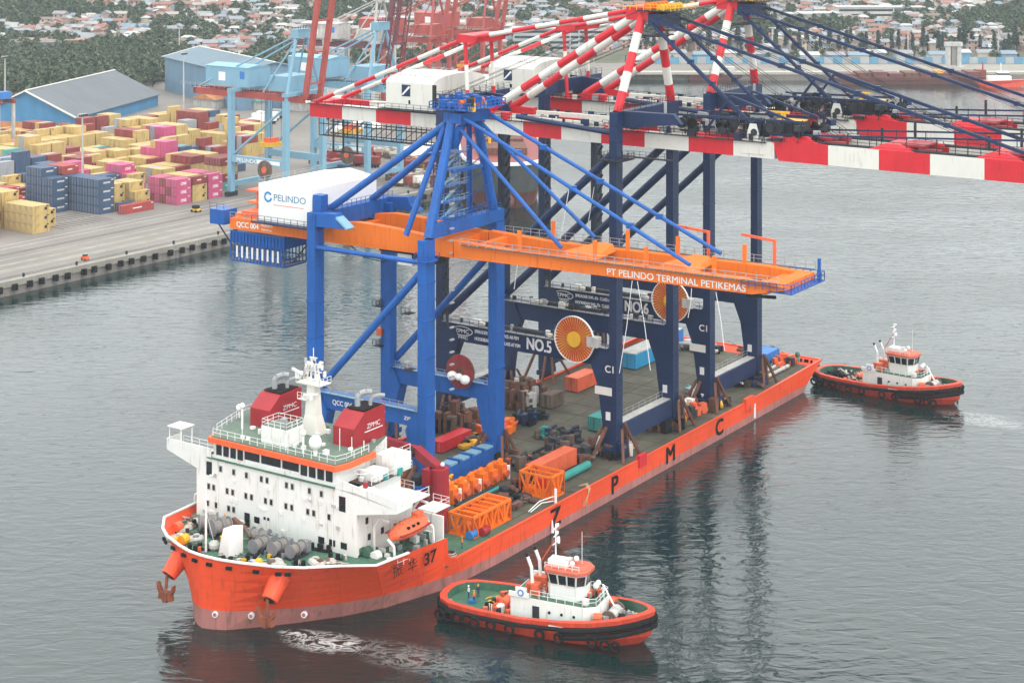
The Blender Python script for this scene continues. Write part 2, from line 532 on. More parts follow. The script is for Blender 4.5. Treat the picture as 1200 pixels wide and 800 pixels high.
# lettering on the side
mb = MB()
for ch, y in (('Z', 14.5), ('P', 33.0), ('M', 51.6), ('C', 70.4)):
    mb.text(ch, (0.03, y, 0.95), (0, 1, 0), (0, 0, 1), 4.0, 'black', 0.03, xs=1.15, bold=.035)
mb.text('37', (0.04, -18.6, 5.5), (0, 1, 0), (0, 0, 1), 2.4, 'black', 0.03, xs=1.25, bold=.03)
mb.text('振', (-0.35, -25.3, 6.0), (0.08, 1, 0), (0, 0, 1), 2.0, 'black', 0.06, xs=1.1)
mb.text('华', (-0.1, -22.2, 5.8), (0.04, 1, 0), (0, 0, 1), 2.0, 'black', 0.06, xs=1.1)
mb.text('ZHEN HUA 37', (-0.75, -24.5, 4.2), (0.12, 1, 0), (0, 0, 1), 0.8, 'wine_red', 0.12, xs=1.3)
mb.build('lettering', ship)
mb = MB()
mb.text('5', (0.32, 83.6, 2.2), (0, 1, 0), (0, 0, 1), 1.6, 'wine_red', 0.05)
mb.box(-0.4, 0.3, 42.2, 44.6, 2.9, 4.9, 'band_red'); mb.box(-0.4, 0.3, 82.5, 86, 2.6, 4.9, 'hull_orange')
mb.box(0.1, 0.14, 86.1, 86.9, 0.4, 3.1, 'ship_white')
mb.build('hull_step', ship)
mb = MB()
for x, y in ((-14.2, -38.2), (-8.5, -33.9), (-18.6, -40.6)):
    r0 = 0.42
    mb.tube((x + .05, y - .35, 2.2), (x + .2, y - .75, 2.2), r0, 'white', 12)
    mb.tube((x + .1, y - .5, 2.2), (x + .22, y - .80, 2.2), r0 * .6, 'boot_pink', 12)
mb.build('thruster_mark', ship)
# ---------------- superstructure
FY = -26.5
mb = MB()
mb.box(-36.2, -5.7, FY, -13.5, 7.2, 13.8, 'ship_white')
mb.box(-35.2, -7.2, FY + .001, -14.5, 13.8, 16.9, 'ship_white')
mb.hexa([(-36.2, FY, 13.8), (-5.7, FY, 13.8), (-5.7, -22.5, 13.8), (-36.2, -22.5, 13.8), (-36.2, FY, 16.9), (-5.7, FY, 16.9), (-5.7, -22.5, 16.9), (-36.2, -22.5, 16.9)], 'ship_white')
deckhouse = mb.build('deckhouse', ship)
mb = MB()   # bridge wings with solid bulwarks
mb.extr([(-36.2, 14.9), (-42.4, 16.6), (-42.4, 16.9), (-36.2, 16.9)], 'y', FY, FY + 3.2, 'ship_white')
mb.extr([(-5.7, 13.9), (1.4, 15.4), (1.4, 15.9), (-5.7, 16.9)], 'y', FY, FY + 3.4, 'ship_white')
for x0, x1, za, zb in ((-42.4, -33.2, 18.2, 18.2), ):
    mb.box(-42.4, -33.3, FY, FY + .12, 16.9, 18.3, 'ship_white')
    mb.box(-42.4, -42.28, FY + .12, FY + 3.1, 16.9, 18.3, 'ship_white')
mb.hexa([(-9.5, FY, 16.9), (1.4, FY, 15.9), (1.4, FY + .12, 15.9), (-9.5, FY + .12, 16.9), (-9.5, FY, 18.3), (1.4, FY, 17.1), (1.4, FY + .12, 17.1), (-9.5, FY + .12, 18.3)], 'ship_white')
mb.box(1.28, 1.4, FY + .12, FY + 3.3, 15.9, 17.1, 'ship_white')
mb.rail([(-42, FY + 3.1, 16.9), (-33.5, FY + 3.1, 16.9)], 'ship_white')
mb.box(-42.6, -39.6, FY + .3, FY + 3, 19.9, 20.05, 'cream_white')
for x in (-42.3, -39.9):
    for y in (FY + .5, FY + 2.8): mb.beam((x, y, 16.9), (x, y, 19.9), .12, .12, 'ship_white')
mb.build('bridge_wing', ship)
# wheelhouse
mb = MB()
mb.box(-33.2, -9.6, FY + .45, -18.6, 16.9, 19.25, 'ship_white')
mb.box(-33.4, -9.4, FY + .25, FY + .44, 16.9, 17.35, 'ship_white')
wh = mb.build('wheelhouse', ship)
mb = MB()
mb.extr([(-33.6, FY - .35), (-9.2, FY - .35), (-8.6, -24.5), (-8.6, -18.4), (-34.4, -18.4), (-34.4, -24.5)], 'z', 19.25, 20.02, 'trim_orange')
mb.build('roof_fascia', wh)
mb = MB()
mb.extr([(-33.2, FY), (-9.6, FY), (-9.0, -24.5), (-9.0, -19.5), (-11.8, -12), (-36, -12), (-37, -15), (-34.1, -24.5)], 'z', 20.03, 20.2, 'roof_green')
mb.box(-34, -11.9, -18.4, -12.2, 16.9, 20.0, 'ship_white')
mb.build('roof', wh)
# wheelhouse windows, each its own pane
wins = []
x = -32.6
for wd in (1.35, 1.35, 1.35, 1.35, 3.1, 3.9, 3.3, 1.5, 1.5, 1.5, 1.5):
    wins.append((x, x + wd - .35)); x += wd + .0
sc = (-10.0 + 32.6) / (x + 32.6)
for a, b in wins:
    mb = MB()
    a2, b2 = -32.6 + (a + 32.6) * sc, -32.6 + (b + 32.6) * sc
    tall = (b - a) < 2
    mb.box(a2, b2, FY + .38, FY + .45, 17.45 if tall else 17.75, 19.15, 'glass')
    mb.build('window', wh)
mb = MB()
mb.box(-34, -9.5, FY - .25, FY + .2, 16.86, 16.98, 'deck_green')
mb.build('window_ledge', wh)
# portholes and doors of the front
base_w = MB(); base_w.box(-.04, .62, -.06, .03, -.04, .95, 'cloth_grey'); base_w.box(.06, .52, -.075, -.06, .08, .83, 'glass')
pw = base_w.build('window', deckhouse)
first = True
rows = [(15.2, [-31.6, -29.0, -26.5, -23.6, -22.5, -18.8, -17.7, -14.5, -12.3]),
        (12.2, [-34.0, -33.0, -30.3, -29.2, -26.6, -25.5, -22.8, -21.7, -18.9, -17.8, -14.8, -13.7, -10.9]),
        (9.7, [-34.2, -32.5, -30.0, -29.0])]
for z, xs in rows:
    for xx in xs:
        if first: o = pw; first = False
        else: o = dup(pw, parent=deckhouse)
        o.location = (xx, FY, z)
for xx, z, ww, hh in ((-34.2, 14.3, 1.1, 2.0), (-8.8, 13.9, 1.15, 2.1), (-26.6, 8.2, 1.0, 2.0), (-24.7, 9.1, 1.0, .9), (-12.6, 8.7, 1.1, .9), (-10.6, 8.7, 1.1, .9), (-8.5, 8.7, 1.1, .9), (-22.9, 9.9, .4, .4), (-22.2, 9.9, .4, .4)):
    mb = MB(); mb.box(xx, xx + ww, FY - .05, FY + .03, z, z + hh, 'dark_steel'); mb.box(xx + .08, xx + ww - .08, FY - .08, FY - .05, z + .08, z + hh - .08, 'glass')
    mb.build('door' if hh > 1.9 else 'window', deckhouse)
for z, yy in ((9.6, (-24, -21)), (12.0, (-24.5, -20)), (14.6, (-24.5,))):
    for y in yy:
        mb = MB(); mb.box(-5.73, -5.64, y, y + .6, z, z + .9, 'glass'); mb.build('window', deckhouse)
mb = MB()
mb.rail([(-33.0, FY + .1, 20.2), (-9.6, FY + .1, 20.2), (-9.1, -24.5, 20.2), (-9.1, -19.5, 20.2)], 'ship_white', 1.1, 1.5)
mb.rail([(-34, -24.5, 20.2), (-36.9, -15, 20.2), (-36, -12.2, 20.2)], 'ship_white')
mb.build('railing', wh)
# house on the roof
mb = MB()
mb.box(-25.1, -20.2, -24.6, -20.8, 20.2, 22.6, 'ship_white')
mb.box(-24.9, -20.4, -24.4, -21.0, 22.6, 22.66, 'roof_green')
h = mb.build('roof_house', ship)
mb = MB(); mb.rail([(-25, -24.5, 22.6), (-20.3, -24.5, 22.6), (-20.3, -20.9, 22.6), (-25, -20.9, 22.6), (-25, -24.5, 22.6)], 'ship_white', 1.0, 1.2)
mb.cbox((-22.5, -22.6, 23.1), .8, .8, .9, 'grey')
mb.build('railing', h)
# funnels
for fx, lab in ((-15.8, 1), (-32.0, 0)):
    mb = MB()
    y0, y1 = -19.4, -12.2
    mb.extr([(y0, 20.2), (y0, 22.9), (y0 + 2.4, 24.7), (y1, 24.9), (y1, 20.2)], 'x', fx, fx + 3.9, 'funnel_red')
    f = mb.build('funnel', ship)
    mb = MB()
    mb.box(fx + .25, fx + 3.65, y0 + 2.7, y1 - .3, 24.86, 24.98, 'black')
    mb.build('funnel_top', f)
    mb = MB()
    for k, (px, py, r0) in enumerate(((fx + 1.3, y0 + 4.0, .42), (fx + 2.6, y0 + 5.4, .28))):
        hh = 26.2 - k * .6
        mb.path([(px, py, 24.8), (px, py, hh), (px + .25, py + .25, hh + .55), (px + .9, py + .9, hh + .8), (px + 1.5, py + 1.5, hh + .7)], r0, 'grey', 10)
    mb.build('exhaust_pipe', f)
    mb = MB()
    xs_ = fx + 3.93
    mb.text('ZPMC', (xs_, y0 + 2.9, 22.3), (0, 1, 0), (0, 0, 1), 1.0, 'white', 0.02, xs=1.2)
    mb.box(xs_ - .02, xs_ + .02, y0 + 2.4, y0 + 6.6, 21.85, 21.98, 'white')
    mb.build('emblem', f)
mb = MB()
mb.box(-12.2, -11.6, -19.0, -12.1, 16.9, 20.1, 'ship_white')
mb.box(-28.2, -11.9, -12.0, -11.6, 13.8, 17.0, 'ship_white')
mb.build('funnel_casing', ship)
rp_ = random.Random(31)
# mast
mx, my = -21.6, -17.0
mast = MB()
mast.taper((mx - 1.7, mx + 1.7, my - 1.2, my + 1.2, 20.2), (mx - 1.0, mx + 1.0, my - .8, my + .8, 23.0), 'cream_white')
mast.taper((mx - 1.0, mx + 1.0, my - .8, my + .8, 23.0), (mx - .7, mx + .7, my - .6, my + .6, 27.6), 'cream_white')
mast = mast.build('mast', ship)
mb = MB()
mb.extr([(mx - 2.3, my - 1.3), (mx + 2.3, my - 1.3), (mx + 2.3, my + 1.3), (mx - 2.3, my + 1.3)], 'z', 27.6, 27.75, 'cream_white')
mb.rail([(mx - 2.3, my - 1.3, 27.7), (mx + 2.3, my - 1.3, 27.7), (mx + 2.3, my + 1.3, 27.7)], 'cream_white', 1, .8)
mb.box(mx - 2.0, mx - .4, my - 1.3, my - .2, 25.2, 25.3, 'cream_white')
mb.rail([(mx - 2.0, my - 1.3, 25.3), (mx - .4, my - 1.3, 25.3)], 'cream_white', 1, .7)
for zz, wd in ((29.3, 1.6), (30.4, 1.2), (31.3, .7)): mb.box(mx - wd, mx + wd, my - .08, my + .08, zz, zz + .14, 'cream_white')
for px in (-1.3, -.5, .5, 1.3): mb.beam((mx + px, my, 27.7), (mx + px * .6, my, 31.6 - abs(px) * .8), .2, .2, 'cream_white')
for k in range(22): mb.cbox((mx + rp_.uniform(-1.8, 1.8), my + rp_.uniform(-.9, .9), rp_.uniform(27.9, 31.0)), rp_.uniform(.2, .7), rp_.uniform(.2, .5), rp_.uniform(.2, .8), rp_.choice(('cream_white', 'white', 'cloth_grey', 'dark_steel')))
mb.tube((mx, my, 31.0), (mx, my, 32.8), .07, 'cream_white', 6)
mb.build('mast_platform', mast)
mb = MB(); mb.cbox((mx - 1.9, my - 1.5, 29.4), 3.4, .35, .35, 'white', rz=-.45); mb.tube((mx - 1.9, my - 1.5, 28.4), (mx - 1.9, my - 1.5, 29.2), .3, 'white'); mb.build('radar', mast)
mb = MB(); mb.cbox((mx + .8, my - 1.6, 26.4), 2.2, .25, .25, 'white', rz=.8); mb.tube((mx + .8, my - 1.5, 25.6), (mx + .8, my - 1.5, 26.3), .25, 'white'); mb.build('radar', mast)
# domes, poles on the roof
for px, py, zz, r0 in ((-14.6, -24.8, 21.9, .95), (-16.6, -25.1, 23.0, .42), (-31.6, -21.6, 23.6, .4), (-36.0, -17.5, 21.6, .5)):
    mb = MB(); mb.tube((px, py, 20.2), (px, py, zz), .16 if r0 < .6 else .3, 'white'); mb.ball((px, py, zz + .1), r0, 'white', 12, 8, 1.1); mb.build('antenna_dome', ship, smooth=False)
mb = MB()
for px, py, hh in ((-13.0, -21.3, 3.2), (-28, -25.5, 2.4), (-19.3, -25.8, 2.4), (-10.2, -22.0, 2.6)): mb.tube((px, py, 20.2), (px, py, 20.2 + hh), .06, 'white', 5)
mb.cbox((-27.3, -26.2, 20.9), .5, .4, .4, 'white'); mb.cbox((-26.2, -26.2, 20.9), .5, .4, .4, 'white')
mb.build('antenna', ship)
# aft bridge deck gear
mb = MB()
mb.box(-36, -5.7, FY + 3.2, -13.5, 16.91, 16.96, 'dark_deck')
mb.box(-9.4, -5.9, -17.6, -13.7, 16.96, 19.4, 'ship_white')
mb.box(-9.0, -6.2, -21.6, -18.6, 16.96, 18.2, 'ship_white')
mb.rail([(-5.8, -23, 16.95), (-5.8, -13.6, 16.95), (-30, -13.6, 16.95)], 'ship_white')
mb.rail([(-9.3, -17.5, 19.4), (-6, -17.5, 19.4), (-6, -13.8, 19.4)], 'ship_white')
mb.tube((-10.4, -19.0, 16.9), (-10.4, -19.0, 21.5), .08, 'white', 6)
mb.path([(-8.2 + 1.1 * math.cos(a * .7), -22.3 + 1.1 * math.sin(a * .7), 18.3) for a in range(10)], .06, 'white', 4)
mb.build('bridge_deck', ship)
# pipes, vents and boxes on the deckhouse walls and decks
mb = MB()
rp_ = random.Random(9)
for k in range(26):
    x = rp_.uniform(-35, -7); z = rp_.choice((11.2, 14.2, 8.6)); mb.box(x, x + rp_.uniform(.3, .7), FY - .18, FY - .01, z, z + rp_.uniform(.25, .6), rp_.choice(('ship_white', 'cloth_grey', 'ship_white')))
for x in (-31.8, -20.2, -9.9): mb.tube((x, FY - .1, 8), (x, FY - .1, 16.8), .07, 'ship_white', 5)
for k in range(20): mb.cbox((rp_.uniform(-32, -11), rp_.uniform(-24, -14), 20.45), rp_.uniform(.3, 1), rp_.uniform(.3, 1), rp_.uniform(.3, .9), rp_.choice(('ship_white', 'grey', 'roof_green', 'white')))
for k in range(7): mb.cbox((rp_.uniform(-9, -6), rp_.uniform(-25, -14.2), 17.2), rp_.uniform(.3, 1), rp_.uniform(.3, 1), rp_.uniform(.4, 1.1), rp_.choice(('ship_white', 'grey', 'teal', 'funnel_red')))
for k in range(30): mb.cbox((rp_.uniform(-6, -1), rp_.uniform(-25, -13.2), 7.7), rp_.uniform(.3, .9), rp_.uniform(.3, .9), rp_.uniform(.5, 1.6), rp_.choice(('ship_white', 'grey', 'deck_green', 'dark_steel', 'ship_white')))
mb.rail([(-.4, -24, 7.0), (-.4, -13, 6.6)], 'ship_white', 1.1, 1.4); mb.rail([(-5.6, -13.4, 13.8), (-36, -13.4, 13.8)], 'ship_white')
kind(mb.build('deck_fittings', ship), 'stuff')
# boat deck, lifeboat, davits
for sx in (1, -1):
    def X(v): return v if sx > 0 else 2 * CX - v
    mb = MB()
    a, b = sorted((X(-5.7), X(-2.6)))
    mb.box(a, b, -23.6, -13.6, 13.55, 13.8, 'ship_white')
    mb.rail([(X(-2.7), -23.5, 13.8), (X(-2.7), -13.7, 13.8)], 'ship_white')
    mb.box(a, b, -12.4, -8.6, 10.6, 10.8, 'ship_white')
    mb.rail([(X(-2.7), -12.4, 10.8), (X(-2.7), -8.7, 10.8), (X(-5.6), -8.7, 10.8)], 'ship_white')
    aa, bb = sorted((X(-6.0), X(-.9)))
    mb.box(aa, bb, -12.75, -12.45, 6.6, 10.6, 'ship_white')
    mb.build('boat_deck', ship)
    mb = MB()
    for y in (-23.4, -14.3):
        mb.path([(X(-5.0), y, 7.2), (X(-5.0), y, 11.5), (X(-4.0), y, 12.9), (X(-2.4), y, 12.7)], .2, 'ship_white', 6)
        mb.path([(X(-1.3), y, 7.0), (X(-1.5), y, 9.4), (X(-2.6), y, 10.2)], .2, 'ship_white', 6)
    mb.build('davit', ship)
    lb = thing('lifeboat', 'orange enclosed lifeboat hanging on the %s side of the white bridge block' % ('starboard' if sx > 0 else 'port'), 'lifeboat', SHIP, (X(-2.5), -18.8, 9.0))
    mb = MB()
    rings = []
    for k in range(11):
        t = -1 + 2 * k / 10
        wd = 1.55 * (1 - abs(t) ** 3.0) ** .6 + .06
        y = -18.8 + t * 4.3
        hl = 1.05 * (1 - abs(t) ** 4) ** .5
        rings.append([(X(-2.5) + wd * math.cos(q) * (1 if math.sin(q) < .3 else .8), y, 10.5 + (1.25 * math.sin(q) * (1 - abs(t) ** 3 * .6) if math.sin(q) > 0 else (1.15 * (1 - abs(t) ** 3 * .5)) * math.sin(q))) for q in [2 * math.pi * j / 12 for j in range(12)]])
    mb.loft(rings, 'coral')
    mb.build('hull', lb)
    mb = MB()
    mb.box(X(-2.5) - 1.62, X(-2.5) + 1.62, -22.2, -15.4, 10.42, 10.56, 'wine_red')
    mb.build('fender_strip', lb)
    mb = MB()
    mb.box(X(-2.5) - .55, X(-2.5) + .55, -17.4, -15.9, 11.4, 12.15, 'coral')
    for yy in (-20.5, -19.4, -18.3): mb.box(X(-2.5) - 1.3, X(-2.5) + 1.3, yy, yy + .5, 10.95, 11.25, 'black')
    mb.build('cockpit', lb)
# ---------------- foredeck gear, each winch by itself
paint('winch_rope', (.22, .20, .18), .9, .3, 2)
paint('winch_grey', (.20, .205, .22), .6, .25, 1)


def winch(x, y, rz, r=1.25, L=2.6, mt='winch_grey'):
    t = thing('mooring_winch', 'x', 'winch', SHIP, (x, y, 8.0), 'mooring winches on the foredeck', rz, local=True)
    m1 = MB(); m1.tube((-L / 2, 0, r + .2), (L / 2, 0, r + .2), r * .75, 'winch_rope', 14); m1.build('rope_drum', t)
    m1 = MB()
    for xx in (-L / 2, 0, L / 2): m1.tube((xx - .08, 0, r + .2), (xx + .08, 0, r + .2), r, mt, 16)
    m1.build('flange', t)
    m1 = MB(); m1.box(-L / 2 - .3, L / 2 + .3, -.9, .9, 0, .25, 'dark_steel'); m1.box(L / 2 + .2, L / 2 + 1.2, -.6, .6, .2, 1.7, mt); m1.build('bed', t)
    return t


wl = ['grey mooring winch nearest the port bulwark on the foredeck', 'grey mooring winch beside the brown crane arm on the foredeck', 'grey winch drum just behind the white foredeck box', 'grey winch drum between the white box and the rope piles',
      'grey winch drum below the square deckhouse windows', 'outermost grey winch drum at the starboard end of the winch row']
for k, (x, y, rz, r0) in enumerate(((-29.8, -30.6, .9, 1.2), (-27.0, -31.0, 1.2, 1.2), (-20.2, -30.2, .2, 1.05), (-18.2, -32.6, 1.57, 1.0), (-15.4, -31.8, 1.57, 1.0), (-12.8, -31.0, 1.57, .95))):
    winch(x, y, rz, r0)['label'] = wl[k]
# white box, mast, deck crane arm, coiled ropes, bollards
single((lambda b: (b.hexa([(-22.6, -36.2, 8), (-20.3, -36.6, 8), (-20.0, -34.0, 8), (-22.3, -33.6, 8), (-21.9, -36.0, 11.6), (-20.4, -36.4, 11.9), (-20.0, -34.0, 11.9), (-22.1, -33.8, 11.4)], 'white'), b)[1])(MB()), 'equipment_cover', 'tall white angular cover standing on the foredeck', 'cover', SHIP, (-21.3, -35, 8))
single((lambda b: (b.tube((-24.6, -36.6, 8), (-24.6, -36.6, 17.2), .17, 'white', 8, .1), b.cbox((-24.6, -36.6, 15.4), 1.0, .2, .2, 'white'), b.path([(-24.6, -36.6, 13.8), (-23.8, -35.4, 8)], .04, 'white', 4), b)[-1])(MB()), 'foremast', 'thin white pole mast standing on the foredeck', 'mast', SHIP, (-24.6, -36.6, 8))
single((lambda b: (b.tube((-26.0, -29.5, 8), (-26.0, -29.5, 10.2), .6, 'rusty', 8), b.beam((-26.0, -29.5, 10.1), (-22.3, -31.0, 9.9), .6, .7, 'rusty'), b.beam((-22.3, -31, 10), (-20.9, -31.5, 9.2), .4, .4, 'brown_steel'), b)[-1])(MB()), 'store_crane', 'small folded brown crane arm in front of the deckhouse', 'crane', SHIP, (-26, -29.5, 8))
single((lambda b: (b.ball((-24.2, -35.4, 8.6), .9, 'cloth_grey', 8, 5, .8), b)[-1])(MB()), 'covered_reel', 'small pale covered reel beside the white pole mast', 'reel', SHIP, (-24.2, -35.4, 8))
bl = MB()
bl.tube((-.55, 0, 0), (-.55, 0, .9), .32, 'black', 10); bl.tube((.55, 0, 0), (.55, 0, .9), .32, 'black', 10); bl.box(-1, 1, -.45, .45, -.02, .12, 'black')
boll = single(bl, 'bollard', 'black twin bollard inside the rim at the port side of the bow', 'bollard', SHIP, (-26.2, -37.6, 8.0), 'black bollards on the foredeck', local=True)
for x, y, l in ((-25.4, -36.3, 'black twin bollard beside the white pole mast'), (-19.3, -38.0, 'black twin bollard at the bow tip in front of the white cover'), (-16.8, -35.8, 'black twin bollard right of the white angular cover'), (-10.0, -33.5, 'black twin bollard near the starboard rim above the anchor'), (-32.6, -30.0, 'black twin bollard at the port corner of the deckhouse'), (-31.0, -29.0, 'black twin bollard between the port winches and the deckhouse'), (-7.7, -28.9, 'black twin bollard beside the pale canvas heap'), (-12.3, -27.4, 'black twin bollard close under the square deckhouse windows'), (-10.8, -27.2, 'second black twin bollard under the square deckhouse windows')):
    dup(boll, SHIP.w(x, y, 8.0), SHIP.a + .3, l)
fd = random.Random(12)
mb = MB()
for k in range(120):
    x, y = fd.uniform(-36, -4), fd.uniform(-38.5, -27.5)
    if ((x - CX) / 16) ** 2 + ((y + 26) / 12.4) ** 2 > 1: continue
    if fd.random() < .4: mb.path([(x, y, 8.1), (x + fd.uniform(-1.6, 1.6), y + fd.uniform(-.8, .8), 8.15), (x + fd.uniform(-2.4, 2.4), y + fd.uniform(-1.4, 1.4), 8.12)], .07, fd.choice(('rope', 'winch_rope', 'rusty')), 4)
    else: mb.cbox((x, y, 8.25), fd.uniform(.2, .8), fd.uniform(.2, .8), fd.uniform(.2, .9), fd.choice(('winch_grey', 'dark_steel', 'rusty', 'cloth_grey', 'yellow', 'deck_green', 'brown_steel', 'coral')), fd.uniform(0, 1.5))
kind(mb.build('foredeck_fittings', ship), 'stuff')
random.seed(5)
ropes = [(-33.2, -31.8, 1.6), (-31.6, -35.2, 1.5), (-29.4, -34.0, 1.3), (-34.2, -28.6, 1.2), (-15.2, -36.4, 1.5), (-12.4, -35.4, 1.3), (-9.2, -31.0, 1.5), (-7.6, -29.8, 1.1), (-13.5, -34.2, 1.2)]
rl = ['pale rope heap near the port bulwark', 'heap of tan rope at the bow tip by yellow gear', 'small rope heap in front of the port winch', 'dark rope heap at the foot of the deckhouse corner', 'yellowish rope heap inside the bow rim', 'tan rope heap next to the starboard winches', 'pale grey canvas heap near the starboard bulwark', 'small canvas heap at the rail gap', 'rope coil between the winches and the rim']
for k, (x, y, s0) in enumerate(ropes):
    b = MB()
    for j in range(9):
        a0 = random.uniform(0, 6.28); rr = s0 * random.uniform(.2, .8)
        b.ball((math.cos(a0) * rr, math.sin(a0) * rr, .12), s0 * random.uniform(.3, .55), random.choice(('rope', 'rope', 'cloth_grey', 'yellow' if k in (1, 4) else 'brown_steel')), 7, 4, .7)
    single(b, 'rope_heap', rl[k], 'rope', SHIP, (x, y, 8.0), 'rope heaps on the foredeck', local=True)
for k, (x, y, z, c) in enumerate(((-33.5, -33.2, 8.6, 'coral'), (-29.5, -36.0, 8.5, 'yellow'), (-6.3, -25.4, 8.6, 'deck_green'), (-5.1, -24.9, 8.4, 'deck_green'), (-3.8, -24.6, 8.0, 'white'))):
    b = MB(); b.tube((0, -.5, 0), (0, .6, 0), .75, c, 10); b.box(-.8, .8, -.7, .8, -.75, -.45, 'dark_steel')
    single(b, 'deck_machine', ('orange round deck machine at the port rail of the bow', 'yellow capped machine among the ropes at the bow tip', 'green capstan drum near the starboard rail gap', 'second green drum beside the fairlead rollers', 'white round vent beside the green drums')[k], 'machine', SHIP, (x, y, z), None, local=True)
# red deck crane aft of the bridge
dc = thing('deck_crane', 'dark red pedestal crane with folded jib aft of the bridge', 'crane', SHIP, (-9, -2.6, 3.6))
mb = MB(); mb.tube((-9, -2.6, 3.6), (-9, -2.6, 8.5), 1.1, 'wine_red', 16, 1.5); mb.tube((-9, -2.6, 8.5), (-9, -2.6, 13.4), 1.5, 'wine_red', 16); mb.build('pedestal', dc)
mb = MB(); mb.beam((-8.6, -3.0, 13.2), (-16.5, 1.6, 13.6), 1.3, 1.5, 'wine_red'); mb.beam((-16.5, 1.6, 13.6), (-27, 6, 12.4), 1.0, 1.2, 'wine_red'); mb.tube((-17, 0.6, 13.5), (-16, 2.6, 13.5), .8, 'dark_steel'); mb.build('jib', dc)
mb = MB(); mb.box(-10.8, -9.6, -4.6, -3.0, 11.0, 13.4, 'wine_red'); mb.ball((-12.6, -3.2, 11.2), 1.05, 'dark_steel', 10, 6); mb.ball((-8.4, -2.6, 14.0), .35, 'white', 8, 5); mb.build('cab', dc)
# ================================================================ navy gantry cranes with red and white booms
XN, XF, DZ = -5.0, -42.0, 3.62


def bogie(b, x, y, c):
    b.box(x - .9, x + .9, y - 2.2, y + 2.2, 4.7, 5.6, c)
    for yy in (-1.6, -.5, .6, 1.7):
        b.tube((x - .45, y + yy, 4.25), (x + .45, y + yy, 4.25), .42, 'dark_steel', 8)
        b.box(x - .3, x + .3, y + yy - .35, y + yy + .35, 4.2, 4.9, c)
    b.box(x - .5, x + .5, y - 2.6, y + 2.6, DZ, 3.85, 'rusty')


def lashing(b, x, y, sx):
    """sea-fastening struts round a leg foot"""
    for dx, dy in ((1.6, -1.8), (-2.2, -2.0), (1.5, 2.2), (-2.4, 2.0), (-1.2, -3.0)):
        b.beam((x + dx * sx, y + dy * .4, 8.8), (x + dx * 1.9 * sx, y + dy * 1.5, DZ), .45, .45, 'rusty')
    b.beam((x + 1.2 * sx, y + .9, 9.4), (x + 1.7 * sx, y + 1.4, DZ), .55, .55, 'rusty')


Y1, Y2 = 43.2, 63.3
GY = (49.0, 57.5)
crane = thing('gantry_crane', 'navy gantry crane marked NO.5 with red and white striped boom, middle of three', 'gantry crane', SHIP, (XN, Y1, DZ), 'striped boom cranes on the ship deck')
for y in (Y1, Y2):
    for x, s in ((XN, 1), (XF, -1)):
        mb = MB()
        o0 = x + .7 * s
        sg = lambda a, b: (min(a, b), max(a, b))
        mb.box(*sg(o0, x - .75 * s), y - 1.05, y + 1.05, 22.4, 60.2, 'crane_navy')
        mb.taper((*sg(o0, x - 2.0 * s), y - 1.05, y + 1.05, 8.6), (*sg(o0, x - 3.0 * s), y - 1.05, y + 1.05, 15.5), 'crane_navy')
        mb.taper((*sg(o0, x - 3.0 * s), y - 1.05, y + 1.05, 15.5), (*sg(o0, x - 4.4 * s), y - 1.05, y + 1.05, 19.0), 'crane_navy')
        mb.taper((*sg(o0, x - 4.4 * s), y - 1.05, y + 1.05, 19.0), (*sg(o0, x - 3.0 * s), y - 1.05, y + 1.05, 22.4), 'crane_navy')
        mb.box(*sg(o0, x - 2.0 * s), y - 1.05, y + 1.05, 5.6, 8.6, 'crane_navy')
        for zc_ in range(26, 60, 8): mb.box(x - .84, x + .84, y - 1.14, y + 1.14, zc_, zc_ + .14, 'crane_navy')
        leg = mb.build('leg', crane)
        mb = MB()
        bogie(mb, x - .5 * s, y, 'crane_navy')
        mb.build('bogie', leg)
        if s > 0:
            mb = MB()
            mb.beam((x - 2.1, y - 1.6, 7.2), (x - 2.7, y - 2.4, 4.4), .5, .5, 'white')
            mb.tube((x + .2, y + 1.6, 4.6), (x + 1.2, y + 2.8, 4.6), .55, 'yellow', 10)
            mb.box(x - 1.4, x - .5, y - 1.12, y - 1.06, 10.0, 11.4, 'white')
            mb.build('rail_clamp', leg)
    for k in (0, 1):
        pass
mb = MB()
for x in (XN, XF):
    for y in (Y1, Y2): lashing(mb, x, y, 1 if x > -20 else -1)
sf = mb.build('sea_fastening', crane)
for x in (XN, XF):
    mb = MB()
    mb.box(x - .85, x + .55, Y1 + 1.05, Y2 - 1.05, 5.9, 9.0, 'crane_navy')
    s = mb.build('sill_beam', crane)
    mb = MB(); mb.box(x - 1.5, x + .2, Y1 + 2, Y2 - 1.1, 9.02, 9.12, 'cloth_grey'); mb.rail([(x - 1.5, Y1 + 2, 9.1), (x - 1.5, Y2 - 1.1, 9.1)], 'grey', 1.1, 2.2); mb.build('walkway', s)
for y in (Y1, Y2):
    mb = MB(); mb.box(XF + .7, XN - .7, y - .75, y + .75, 19.0, 22.4, 'crane_navy')
    s = mb.build('portal_beam', crane)
    mb = MB()
    mb.box(XF + 1, XN - 1, y - 1.5, y - .76, 22.3, 22.4, 'grey')
    mb.rail([(XF + 1, y - 1.5, 22.4), (XN - 1.2, y - 1.5, 22.4)], 'dark_steel', 1.1, 2.0)
    mb.box(XF + 9, XF + 22, y - .5, y + .5, 22.42, 23.0, 'dark_steel')
    mb.build('walkway', s)
    mb = MB(); mb.tube((XN - .6, y, 55.6), (XF + 1.0, y, 23.6), .75, 'crane_navy', 12); mb.build('diagonal_brace', crane)
